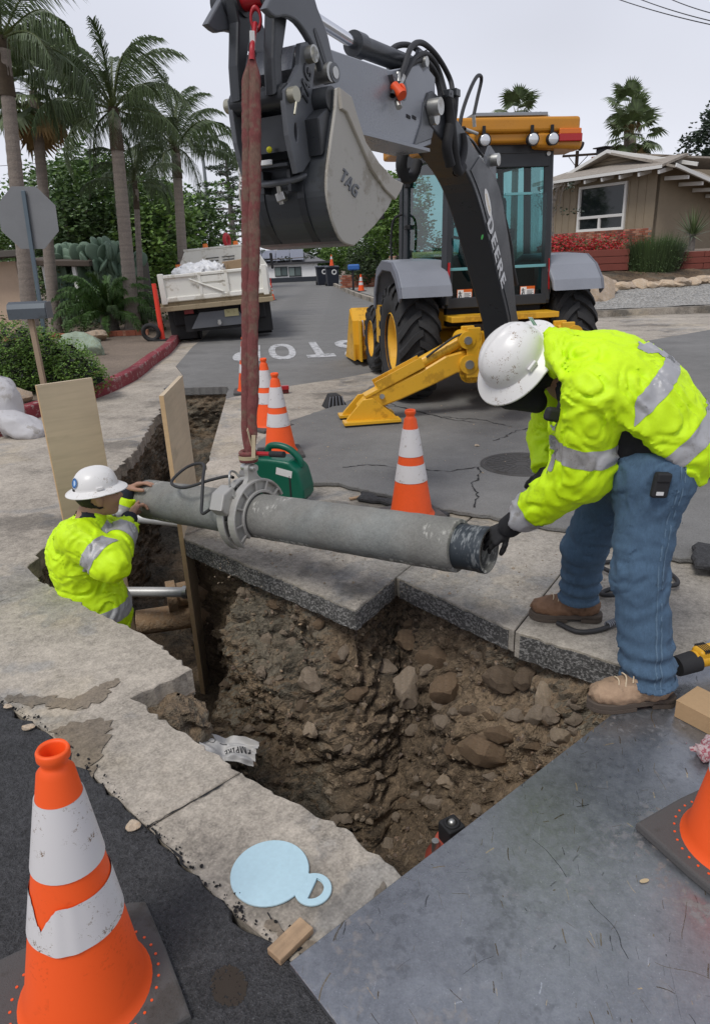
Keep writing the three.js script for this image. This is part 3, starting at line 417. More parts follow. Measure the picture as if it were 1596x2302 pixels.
  const big = [[1005, 1548, 95, 70, 3, 15], [1225, 1568, 46, 70, 2, 5], [915, 1545, 75, 90, 0, 0], [860, 1500, 70, 40, 0, 20], [1085, 1690, 130, 75, 3, 25], [705, 1530, 62, 62, 0, 0], [1130, 1530, 85, 60, 1, 15], [1180, 1520, 60, 60, 1, 0], [1160, 1610, 70, 40, 0, 0], [1262, 1655, 48, 58, 2, -35], [1205, 1610, 60, 50, 0, 0], [1010, 1755, 70, 35, 2, 10], [700, 1640, 45, 38, 2, 0], [660, 1440, 38, 30, 0, 10], [640, 1420, 30, 18, 0, -20], [640, 1470, 35, 14, 0, -5], [605, 1440, 40, 50, 0, 0], [1000, 1620, 55, 48, 0, 30], [925, 1640, 40, 34, 0, 0], [880, 1620, 36, 30, 2, 0], [860, 1640, 30, 24, 2, 10], [1180, 1450, 50, 30, 0, 20], [920, 1440, 60, 50, 3, 0], [770, 1470, 40, 40, 0, 0], [775, 1840, 46, 34, 0, 10], [755, 1845, 30, 40, 0, 40], [870, 1900, 40, 36, 0, 0], [1015, 1680, 40, 50, 3, 0], [1105, 1745, 45, 30, 0, 0], [940, 1790, 40, 24, 0, 0], [985, 1805, 60, 34, 0, 10], [1070, 1820, 40, 30, 0, 0], [890, 1835, 26, 24, 0, 0], [850, 1745, 34, 24, 0, 0], [1060, 1600, 60, 30, 1, 0], [560, 1640, 34, 24, 0, 0], [590, 1510, 30, 30, 0, 0], [680, 1590, 40, 40, 1, 0], [800, 1560, 60, 40, 3, 0], [1130, 1655, 80, 45, 3, 10], [1240, 1610, 40, 40, 0, 0], [1210, 1680, 60, 30, 3, 0], [1120, 1600, 40, 26, 0, 15], [1290, 1640, 30, 30, 0, 0], [980, 1480, 90, 60, 3, 10], [545, 1330, 30, 24, 0, 0], [620, 1360, 40, 24, 3, 0], [720, 1400, 40, 30, 3, 0]];
  const SM = [M.stone, M.stoneDark, M.stonePale, M.stoneBrown];
  const addStone = (u, v, w, h, mi, a, sink = 0.05) => { const q = hit(u, v); if (!q) return; const k = q.distance / FPX * 0.5; const m = new THREE.Mesh(variants[Math.floor(rnd() * variants.length)], SM[mi]); m.name = 'stone'; m.castShadow = m.receiveShadow = true; m.scale.set(w * k, h * k, Math.min(w, h) * k * 0.85); m.quaternion.copy(camera.quaternion).multiply(new THREE.Quaternion().setFromEuler(new THREE.Euler(rr(-0.3, 0.3), rr(-0.3, 0.3), -a * Math.PI / 180))); m.position.copy(q.point).addScaledVector(rc.ray.direction, m.scale.z * sink); excavation.add(m); };
  reseed(77); for (const b of big) addStone(...b);
  for (let k = 0; k < 190; k++) { const u = rr(500, 1300), v = rr(1320, 1930); const a = u < 760 ? (v > 1250 + (u - 500) * 0.3 && v < 1640 + (u - 500) * 0.7) : (v > 1400 && v < 1960 - Math.max(0, u - 900) * 0.78); if (!a) continue; const s = Math.pow(rnd(), 2.2) * 26 + 9; addStone(u, v, s * rr(1, 1.5), s * rr(0.6, 1), rnd() < 0.45 ? 0 : rnd() < 0.5 ? 3 : rnd() < 0.6 ? 1 : 2, rr(-40, 40), 0.15); }
  // loose grit and clods: uncountable
  const gg = boxUV(rock(5, 1, 1, 1, 1, 0.25)); const NI = 6500, im = new THREE.InstancedMesh(gg, mat({ map: T.soil, roughness: 1, rgb: [1.15, 1.12, 1.1] }), NI); im.name = 'grit'; im.userData.kind = 'stuff'; im.castShadow = im.receiveShadow = true;
  const wp = wallMesh.geometry.attributes.position, tri = wp.count / 3, m4 = new THREE.Matrix4(), col = new THREE.Color(); let n = 0; reseed(91);
  while (n < NI) { const t = Math.floor(rnd() * tri) * 3, a = rnd(), b = rnd() * (1 - a); const p = V().fromBufferAttribute(wp, t).multiplyScalar(1 - a - b).addScaledVector(V().fromBufferAttribute(wp, t + 1), a).addScaledVector(V().fromBufferAttribute(wp, t + 2), b); if (p.x < -1.3 && rnd() < 0.6) continue; const s = 0.0035 + 0.014 * Math.pow(rnd(), 3.2); m4.compose(p, new THREE.Quaternion().setFromEuler(new THREE.Euler(rr(0, 6), rr(0, 6), rr(0, 6))), V(s * rr(1, 1.7), s * rr(0.6, 1), s)); im.setMatrixAt(n, m4); const q = rr(0.65, 1.6), pale = rnd() < 0.18 ? 1.5 : 1; im.setColorAt(n, col.setRGB(q * pale, q * pale * rr(0.96, 1.02), q * pale * rr(0.92, 1.12))); n++; }
  excavation.add(im);
}
// ================= backhoe loader
const machine = thing('backhoe_loader', 'yellow and black backhoe loader with its digging arm reaching over the trench', 'backhoe', [1.6, 0.038, -8.3], 0.139);
machine.updateMatrixWorld(true);
M.tyreDust = M.rubber;
function tyreGeo(R, W, rimR, lugs, lugH) {
  const h = W / 2, base = R - lugH;
  const prof = [[rimR, -h * 0.72], [rimR + 0.02, -h * 0.9], [mix(rimR, base, 0.45), -h * 1.0], [base - 0.06, -h * 0.97], [base - 0.015, -h * 0.82], [base, -h * 0.5], [base + 0.006, 0], [base, h * 0.5], [base - 0.015, h * 0.82], [base - 0.06, h * 0.97], [mix(rimR, base, 0.45), h], [rimR + 0.02, h * 0.9], [rimR, h * 0.72]];
  const g = lathe(prof, 56); g.rotateZ(Math.PI / 2); const lg = [];
  for (let k = 0; k < lugs; k++) for (const s of [-1, 1]) { // bent lugs, staggered left and right
    const a0 = (k + (s > 0 ? 0.5 : 0)) / lugs * Math.PI * 2, n = 6, pos = [], tw = R * 2 * Math.PI / lugs * 0.42;
    const ring = (t) => { const x = s * mix(-0.02, h * 1.005, t), ang = a0 + mix(0, 1.05, t) * (2 * Math.PI / lugs) * 1.1 * (0.4 + 0.6 * t), drop = t > 0.75 ? (t - 0.75) * 4 * (lugH + 0.012) : 0; const w = tw * (1 + 0.35 * t) / 2; return [[R - drop, -w * 0.72], [R - drop, w * 0.72], [base - 0.02 - drop * 1.1, w], [base - 0.02 - drop * 1.1, -w]].map(([r, o]) => { const A = ang + o / R; return [x, r * Math.cos(A), r * Math.sin(A)]; }); };
    for (let i = 0; i < n; i++) { const A = ring(i / n), B = ring((i + 1) / n); for (let q = 0; q < 4; q++) { const q2 = (q + 1) % 4; pos.push(...A[q], ...B[q], ...A[q2], ...A[q2], ...B[q], ...B[q2]); } }
    const E = ring(1), S = ring(0); pos.push(...E[0], ...E[1], ...E[2], ...E[0], ...E[2], ...E[3], ...S[0], ...S[2], ...S[1], ...S[0], ...S[3], ...S[2]);
    const b = new THREE.BufferGeometry(); b.setAttribute('position', new THREE.Float32BufferAttribute(pos, 3)); b.computeVertexNormals(); lg.push(b);
  }
  return [g, merge(lg)];
}
function wheel(x, y, z, R, W, rimR, lugs, lugH) {
  const w = part('wheel', machine); w.position.set(x, y, z); const s = Math.sign(x); const [t, l] = tyreGeo(R, W, rimR, lugs, lugH);
  obj('tyre', t, M.rubber, w); obj('tread', l, M.rubber, w);
  const h = W / 2; const rim = lathe([[0.02, h * 0.2], [rimR * 0.34, h * 0.2], [rimR * 0.4, h * 0.05], [rimR * 0.62, h * 0.0], [rimR * 0.82, h * 0.3], [rimR * 0.9, h * 0.7], [rimR * 1.02, h * 0.76], [rimR * 1.05, h * 0.86], [rimR * 1.0, h * 0.9]], 40); rim.rotateZ(-Math.PI / 2); if (s < 0) rim.rotateY(Math.PI);
  const back = lathe([[0.02, -h * 0.5], [rimR, -h * 0.5]], 24); back.rotateZ(-Math.PI / 2); if (s < 0) back.rotateY(Math.PI);
  const r = obj('rim', [rim, back], M.yellow, w); r.material.side = THREE.DoubleSide;
  const bolts = []; for (let k = 0; k < 8; k++) { const a = k / 8 * Math.PI * 2; bolts.push(xf(new THREE.CylinderGeometry(0.014, 0.014, 0.03, 6), { r: [0, 0, Math.PI / 2], p: [s * h * 0.16, Math.cos(a) * rimR * 0.5, Math.sin(a) * rimR * 0.5] })); }
  objs('wheel_nut', bolts, M.yellow, w); obj('hub', [xf(new THREE.CylinderGeometry(rimR * 0.2, rimR * 0.26, 0.09, 20), { r: [0, 0, -s * Math.PI / 2], p: [s * h * 0.3, 0, 0] })], M.yellow, w);
}
wheel(-0.9, 0.645, 0, 0.66, 0.47, 0.33, 19, 0.04); wheel(0.9, 0.645, 0, 0.66, 0.47, 0.33, 19, 0.04);
wheel(-0.84, 0.465, -2.12, 0.475, 0.31, 0.25, 17, 0.026); wheel(0.84, 0.465, -2.12, 0.475, 0.31, 0.25, 17, 0.026);
objs('axle', [rod([-0.8, 0.645, 0], [0.8, 0.645, 0], 0.13), rod([-0.8, 0.465, -2.12], [0.8, 0.465, -2.12], 0.09), box(0.5, 0.45, 0.6, 0, 0.66, 0)], M.yellow, machine);
obj('chassis', [box(0.62, 0.4, 3.2, 0, 0.78, -1.4), box(0.9, 0.16, 1.3, 0, 1.02, -0.35), box(0.3, 0.55, 0.5, -0.62, 0.78, -1.0), box(0.3, 0.5, 0.5, 0.62, 0.78, -1.0)], M.yellow, machine);
obj('hood', [box(0.8, 0.62, 1.5, 0, 1.28, -2.05, [0.05, 0, 0], 0.08), box(0.82, 0.5, 0.2, 0, 1.12, -2.86, [0, 0, 0], 0.05)], M.yellow, machine);
obj('exhaust', [rod([0.3, 1.5, -1.75], [0.3, 2.3, -1.75], 0.045)], M.blackSoft, machine);
// ---- cab
{
  const cab = part('cab', machine); const R = [0.57, 0.42], B = [0.77, -0.62], F = [0.68, -1.3], y0 = 1.06, y1 = 2.62, tp = 0.93; // rear corner, door post, front corner
  const post = (x, z, w) => beam([x, y0, z], [x * tp, y1, z - 0.02], w, w, 0.012);
  const black = []; for (const s of [-1, 1]) { black.push(post(s * R[0], R[1], 0.095), post(s * B[0], B[1], 0.085), post(s * F[0], F[1], 0.075)); }
  const seg = (a, b, y, h, t) => beam([a[0], y, a[1]], [b[0], y, b[1]], t, h, 0.01);
  for (const [y, k, h, t] of [[y0 + 0.02, 1, 0.11, 0.09], [y1 - 0.03, tp, 0.13, 0.08]]) { const q = (s, p) => [s * p[0] * k, p[1]]; black.push(seg(q(-1, R), q(1, R), y, h, t)); for (const s of [-1, 1]) black.push(seg(q(s, R), q(s, B), y, h, t), seg(q(s, B), q(s, F), y, h, t)); black.push(seg(q(-1, F), q(1, F), y, h, t)); }
  black.push(box(1.06, 0.2, 0.05, 0, 2.5, 0.43, [0, 0, 0], 0.01));
  obj('cab_frame', black, M.black, cab);
  obj('cab_floor', [box(1.3, 0.06, 1.6, 0, 1.06, -0.45), box(1.1, 0.35, 0.1, 0, 1.0, 0.3), box(1.1, 0.5, 0.1, 0, 1.3, -1.28)], M.blackSoft, cab);
  const pane = (name, a, b, ya, yb) => { const f = (y) => 1 - (1 - tp) * (y - y0) / (y1 - y0); const c = [[a[0] * f(ya), ya, a[1]], [b[0] * f(ya), ya, b[1]], [b[0] * f(yb), yb, b[1]], [a[0] * f(yb), yb, a[1]]]; const g = new THREE.BufferGeometry(); g.setAttribute('position', new THREE.Float32BufferAttribute([...c[0], ...c[1], ...c[2], ...c[0], ...c[2], ...c[3]], 3)); g.computeVertexNormals(); return obj(name, g, M.glassTint, cab); };
  pane('rear_window', [-R[0] + 0.03, R[1] - 0.02], [R[0] - 0.03, R[1] - 0.02], y0 + 0.05, 1.42); pane('rear_window', [-R[0] + 0.03, R[1] + 0.03], [R[0] - 0.03, R[1] + 0.03], 1.44, 2.15);
  pane('rear_window', [-R[0] + 0.03, R[1] - 0.02], [R[0] - 0.03, R[1] - 0.02], 1.43, 2.46);
  for (const s of [-1, 1]) { pane('side_window', [s * R[0], R[1] - 0.05], [s * B[0], B[1] + 0.05], y0 + 0.06, y1 - 0.06); pane('door_window', [s * B[0], B[1] - 0.03], [s * F[0], F[1] + 0.03], y0 + 0.06, y1 - 0.06); }
  pane('windscreen', [-F[0], F[1]], [F[0], F[1]], 1.5, y1 - 0.06);
  objs('window_rail', [beam([-0.54, 1.43, 0.45], [0.54, 1.43, 0.45], 0.025, 0.03), box(0.3, 0.025, 0.02, -0.2, 2.15, 0.455), box(0.3, 0.025, 0.02, 0.2, 2.15, 0.455)], mat({ rgb: [0.16, 0.4, 0.42], roughness: 0.3 }), cab);
  obj('seat', [box(0.5, 0.14, 0.5, 0, 1.5, -0.25, [0, 0, 0], 0.05), box(0.48, 0.62, 0.14, 0, 1.85, 0.0, [-0.12, 0, 0], 0.05), box(0.26, 0.2, 0.1, 0, 2.24, 0.06, [0, 0, 0], 0.04), box(0.3, 0.4, 0.3, 0, 1.28, -0.25)], M.blackSoft, cab);
  const sw = new THREE.TorusGeometry(0.19, 0.018, 8, 24); sw.rotateX(1.1); sw.translate(0, 1.85, -0.75);
  obj('steering_column', [sw, rod([0, 1.1, -1.05], [0, 1.84, -0.76], 0.05)], M.blackSoft, cab);
  objs('control_levers', [rod([-0.16, 1.2, 0.2], [-0.2, 1.72, 0.28], 0.014), rod([0.16, 1.2, 0.2], [0.2, 1.72, 0.28], 0.014), box(0.06, 0.12, 0.06, -0.2, 1.76, 0.28), box(0.06, 0.12, 0.06, 0.2, 1.76, 0.28), box(0.34, 0.3, 0.2, 0.36, 1.3, 0.1), box(0.34, 0.3, 0.2, -0.36, 1.3, 0.1)], M.blackSoft, cab);
  // roof
  const plan = smoothPts([[-0.6, 0.6], [0.6, 0.6], [0.78, 0.5], [0.86, -0.2], [0.86, -1.2], [0.7, -1.5], [-0.7, -1.5], [-0.86, -1.2], [-0.86, -0.2], [-0.78, 0.5], [-0.6, 0.6]], 5);
  const rf = extr(plan.slice(0, -1).map(([x, z]) => [x, -z]), 0.14, { bev: 0.03, center: false, bs: 3 }); rf.rotateX(-Math.PI / 2); rf.translate(0, 2.7, 0);
  obj('roof', [rf, box(1.3, 0.1, 0.14, 0, 2.66, 0.5, [0, 0, 0], 0.03)], M.yellowRoof, cab);
  objs('roof_corner', [box(0.5, 0.15, 0.2, 0.56, 2.62, 0.5, [0, 0, -0.06], 0.04), box(0.5, 0.15, 0.2, -0.56, 2.62, 0.5, [0, 0, 0.06], 0.04), box(0.3, 0.14, 0.5, -0.72, 2.62, 0.28, [0, 0.12, 0], 0.05), box(0.3, 0.14, 0.5, 0.72, 2.62, 0.28, [0, -0.12, 0], 0.05)], M.yellowRoof, cab);
  obj('solar_panel', [box(0.78, 0.035, 0.5, 0.05, 2.87, 0.3, [0, 0, 0], 0.008), box(0.04, 0.04, 0.3, -0.28, 2.85, 0.3), box(0.04, 0.04, 0.3, 0.38, 2.85, 0.3)], mat({ rgb: [0.3, 0.31, 0.32], metalness: 0.6, roughness: 0.35 }), cab);
  for (const s of [-1, 1]) { const l = obj('tail_light', box(0.25, 0.075, 0.03, s * 0.66, 2.645, 0.615, [0, 0, 0], 0.01), M.lampRed, cab); obj('indicator_lens', box(0.235, 0.055, 0.032, s * 0.655, 2.7, 0.614, [0, 0, 0], 0.01), M.lampAmber, cab); }
  for (const x of [-0.46, -0.25, 0.25, 0.46]) { const w = obj('work_light', [xf(new THREE.CylinderGeometry(0.062, 0.055, 0.07, 20), { r: [Math.PI / 2, 0, 0], p: [x, 2.63, 0.63] }), box(0.03, 0.1, 0.02, x, 2.71, 0.62)], M.blackSoft, cab); obj('light_lens', xf(new THREE.SphereGeometry(0.056, 18, 8, 0, 6.2832, 0, 1.3), { s: [1, 0.45, 1], r: [Math.PI / 2, 0, 0], p: [x, 2.63, 0.655] }), M.lens, cab); }
  obj('beacon', xf(new THREE.CylinderGeometry(0.035, 0.045, 0.09, 14), { r: [0, 0, 1.2], p: [0.84, 2.6, 0.42] }), M.blackSoft, cab);
  objs('speaker_button', [xf(new THREE.CylinderGeometry(0.03, 0.03, 0.02, 14), { r: [Math.PI / 2, 0, 0], p: [-0.18, 2.48, 0.465] }), xf(new THREE.CylinderGeometry(0.022, 0.022, 0.02, 14), { r: [Math.PI / 2, 0, 0], p: [0.5, 2.52, 0.465] })], M.zinc, cab);
  for (const s of [-1, 1]) obj('reflector', beam([s * 0.575, 1.18, 0.475], [s * 0.562, 1.5, 0.472], 0.075, 0.012, 0.003), M.lampRed, cab);
  const warn = canvasTex(160, 96, (g, w, h) => { g.fillStyle = '#f4f0ea'; g.fillRect(0, 0, w, h); g.fillStyle = '#e0681a'; g.fillRect(70, 0, 90, 30); g.fillRect(0, 0, 160, 6); g.fillRect(0, 90, 160, 6); g.fillRect(0, 0, 6, 96); g.fillRect(154, 0, 6, 96); g.fillStyle = '#222'; g.fillRect(24, 20, 12, 50); g.fillRect(14, 34, 40, 8); g.fillRect(18, 66, 12, 18); g.fillRect(40, 50, 8, 30); for (let i = 0; i < 4; i++) g.fillRect(76, 40 + i * 12, 70 - (i % 2) * 14, 5); });
  const wm = mat({ map: warn, roughness: 0.5 });
  for (const s of [-1, 1]) { const g = sheet(0.17, 0.1); g.translate(s * 0.36, 1.17, 0.412); obj('warning_sticker', g, wm, cab, { uv: true }); }
  { const g = text('DEERE', 0.05, 0.002); g.translate(-0.02, 1.15, 0.405); obj('window_lettering', g, M.whiteClean, cab); }
  obj('grab_handle', [tube([[-0.8, 1.35, -0.7], [-0.9, 1.4, -0.7], [-0.9, 2.0, -0.68], [-0.8, 2.05, -0.68]], 0.014, 20, 8)], M.blackSoft, cab);
  objs('door_latch', [0, 1, 2].map((k) => box(0.06, 0.05, 0.09, -0.77 + k * 0.006, 1.45 + k * 0.45, -0.58)), M.blackSoft, cab);
  obj('mirror', [box(0.03, 0.26, 0.17, -1.0, 2.15, -1.15, [0, 0.9, 0], 0.02), rod([-0.72, 2.3, -1.25], [-1.0, 2.26, -1.17], 0.012)], M.blackSoft, cab);
}
// ---- fenders
for (const s of [-1, 1]) {
  const o = [[0.66, 1.17], [0.62, 1.28], [0.46, 1.43], [0.24, 1.53], [-0.3, 1.55], [-0.62, 1.46], [-0.84, 1.2], [-0.88, 1.02]], i = [[-0.84, 1.02], [-0.79, 1.18], [-0.59, 1.41], [-0.29, 1.49], [0.22, 1.48], [0.42, 1.39], [0.57, 1.25], [0.61, 1.17]];
  const g = extr([...o, ...i].map(([z, y]) => [z, y]), 0.56, { bev: 0.018, bs: 2 }); g.rotateY(-Math.PI / 2); g.translate(s * 0.84, 0, 0);
  const f = obj('fender', g, M.grey, machine);
  const lip2 = extr([...o.map(([z, y]) => [z * 1.01, y]), ...i.map(([z, y]) => [z * 0.98, y - 0.05])], 0.03, { bev: 0.008 }); lip2.rotateY(-Math.PI / 2); lip2.translate(s * 1.125, 0, 0);
  obj('fender_lip', [lip2], mat({ rgb: [0.16, 0.17, 0.2], roughness: 0.6, map: T.wear }), f);
  const side = extr([[0.42, 1.1], [0.5, 1.3], [0.3, 1.46], [-0.5, 1.46], [-0.6, 1.1]], 0.03); side.rotateY(-Math.PI / 2); side.translate(s * 0.6, 0, 0); obj('fender_panel', side, M.grey, f);
}
// ---- loader
{
  const ld = part('loader', machine);
  const prof = [[-2.95, 0.06], [-3.3, 0.02], [-3.95, 0.0], [-3.95, 0.03], [-3.32, 0.06], [-3.05, 0.14], [-2.97, 0.35], [-3.02, 0.62], [-3.22, 0.78], [-3.22, 0.82], [-3.16, 0.84], [-2.93, 0.66], [-2.9, 0.3]];
  const g = extr(prof, 2.2); g.rotateY(-Math.PI / 2); obj('loader_bucket', g, M.yellow, ld);
  for (const s of [-1, 1]) { const e = extr([[-2.92, 0.05], [-3.9, 0.0], [-3.75, 0.1], [-3.2, 0.82], [-2.95, 0.66], [-2.9, 0.3]], 0.03); e.rotateY(-Math.PI / 2); e.translate(s * 1.1, 0, 0); obj('bucket_side', e, M.yellow, ld); obj('loader_arm', [beam([s * 0.56, 0.95, -1.2], [s * 0.58, 0.85, -2.1], 0.1, 0.2), beam([s * 0.58, 0.85, -2.1], [s * 0.6, 0.3, -2.95], 0.1, 0.19), box(0.2, 0.5, 0.12, s * 0.7, 0.55, -2.82)], M.yellow, ld); obj('loader_cylinder', [rod([s * 0.95, 0.2, -2.86], [s * 0.95, 0.42, -2.88], 0.06)], M.yellow, ld); obj('cylinder_rod', rod([s * 0.95, 0.42, -2.88], [s * 0.95, 0.66, -2.94], 0.028), M.chrome, ld); obj('bucket_bracket', [box(0.03, 0.62, 0.22, s * 0.88, 0.36, -2.84), box(0.03, 0.62, 0.22, s * 1.02, 0.36, -2.84)], M.yellow, ld); }
  obj('toolbox', [box(0.3, 0.5, 0.36, -0.86, 0.74, -1.28, [0, 0, 0], 0.02), box(0.32, 0.03, 0.38, -0.86, 1.0, -1.28)], M.yellow, ld);
}
// ---- rear frame, stabilisers
{ const cheek = (x) => { const g = extr(smoothPts([[0.55, 0.8], [0.9, 0.8], [1.12, 0.86], [1.2, 0.74], [1.18, 0.42], [1.0, 0.3], [0.6, 0.32], [0.55, 0.8]], 4).slice(0, -1), 0.05, { bev: 0.008 }); g.rotateY(-Math.PI / 2); g.translate(x, 0, 0); return g; };
for (const x of [-0.44, -0.24, 0.24, 0.44]) obj('rear_frame', cheek(x), M.yellow, machine);
obj('frame_shelf', box(1.2, 0.06, 0.32, 0, 0.93, 0.58), M.yellow, machine); obj('frame_base', box(0.95, 0.1, 0.35, 0, 0.36, 0.85), M.yellow, machine); obj('frame_back', box(0.85, 0.5, 0.05, 0, 0.62, 0.6), M.black, machine); }
obj('swing_post', [box(0.3, 0.45, 0.22, 0, 0.56, 1.16, [0, 0, 0], 0.04), rod([0, 0.36, 1.22], [0, 0.82, 1.22], 0.11, 0.11, 20)], M.yellow, machine);
for (const s of [-1, 1]) {
  const st = part('stabiliser', machine); const q = (pts) => pts.map(([x, y]) => [x * s, y]);
  const armG = extr(q([[-0.47, 0.56], [-0.52, 0.46], [-0.66, 0.44], [-0.9, 0.34], [-1.25, 0.21], [-1.5, 0.13], [-1.66, 0.1], [-1.7, 0.17], [-1.6, 0.27], [-1.3, 0.38], [-1.05, 0.48], [-0.78, 0.62], [-0.58, 0.66]]), 0.15, { bev: 0.014 }); armG.translate(0, 0, 1.08);
  obj('stabiliser_arm', armG, M.yellow, st);
  obj('arm_channel', [beam([s * -1.62, 0.26, 1.08], [s * -1.0, 0.54, 1.08], 0.17, 0.03), beam([s * -1.5, 0.36, 1.0], [s * -1.02, 0.58, 1.0], 0.014, 0.1), beam([s * -1.5, 0.36, 1.16], [s * -1.02, 0.58, 1.16], 0.014, 0.1)], M.yellow, st);
  obj('lift_cylinder', [rod([s * -0.57, 0.77, 1.08], [s * -1.02, 0.56, 1.08], 0.062, 0.062, 20), rod([s * -0.74, 0.69, 1.08], [s * -0.76, 0.68, 1.08], 0.068, 0.068, 20)], M.yellow, st);
  obj('cylinder_rod', rod([s * -1.0, 0.57, 1.08], [s * -1.3, 0.4, 1.08], 0.03), M.chrome, st);
  obj('hydraulic_line', [tube([[s * -0.5, 0.84, 1.18], [s * -0.66, 0.82, 1.17], [s * -0.85, 0.71, 1.16], [s * -0.98, 0.62, 1.15]], 0.012, 16, 6)], M.hose, st);
  objs('pivot_plate', [rod([s * -0.57, 0.77, 0.95], [s * -0.57, 0.77, 1.21], 0.085, 0.085, 20), rod([s * -0.55, 0.53, 0.95], [s * -0.55, 0.53, 1.21], 0.095, 0.095, 20), box(0.14, 0.5, 0.04, s * -0.5, 0.64, 1.18, [0, 0, 0], 0.01), box(0.14, 0.5, 0.04, s * -0.5, 0.64, 0.98, [0, 0, 0], 0.01)], M.yellow, st);
  objs('pivot_pin', [rod([s * -0.57, 0.77, 0.9], [s * -0.57, 0.77, 1.235], 0.04), rod([s * -0.55, 0.53, 0.9], [s * -0.55, 0.53, 1.235], 0.045), rod([s * -1.6, 0.17, 0.94], [s * -1.6, 0.17, 1.22], 0.03), rod([s * -1.45, 0.26, 0.98], [s * -1.45, 0.26, 1.18], 0.026)], M.zinc, st);
  const tri = (z) => { const g = extr(q([[-1.85, 0.03], [-1.82, 0.08], [-1.66, 0.25], [-1.56, 0.26], [-1.34, 0.08], [-1.3, 0.03]]), 0.03, { bev: 0.004 }); g.translate(0, 0, z); return g; };
  obj('foot', [tri(0.93), tri(1.23), box(0.58, 0.03, 0.16, s * -1.58, 0.035, 0.9), box(0.58, 0.03, 0.16, s * -1.58, 0.035, 1.26)], M.yellow, st);
  objs('foot_pad', [box(0.56, 0.024, 0.14, s * -1.58, 0.012, 0.9), box(0.56, 0.024, 0.14, s * -1.58, 0.012, 1.26)], M.rubber, st);
}
// ---- digging arm, in the vertical plane it is swung to
const PV = V(1.77, 0, -7.11), AD = V(-0.51861232, 0, 0.85500951), AN = V(0.85500951, 0, 0.51861232);
function P(u, v, off = 0) { const d = ray(u, v), t = PV.clone().addScaledVector(AN, off).sub(EYE).dot(AN) / d.dot(AN), p = EYE.clone().addScaledVector(d, t); return [p.clone().sub(PV).dot(AD), p.y]; }
const armW = new THREE.Matrix4().makeBasis(AD, V(0, 1, 0), AN.clone().negate()).setPosition(PV);
const armL = machine.matrixWorld.clone().invert().multiply(armW);
const armPoint = (s, y, off = 0) => V(s, y, -off).applyMatrix4(armW);
function armPart(name) { const o = part(name, machine); o.applyMatrix4(armL); return o; }
const ex = (pts, w, off = 0, o = {}) => { const g = extr(pts, w, { bev: 0.006, ...o }); g.translate(0, 0, -off); return g; };
const pin = (s, y, a, b, r, seg = 18) => rod([s, y, -a], [s, y, -b], r, r, seg);
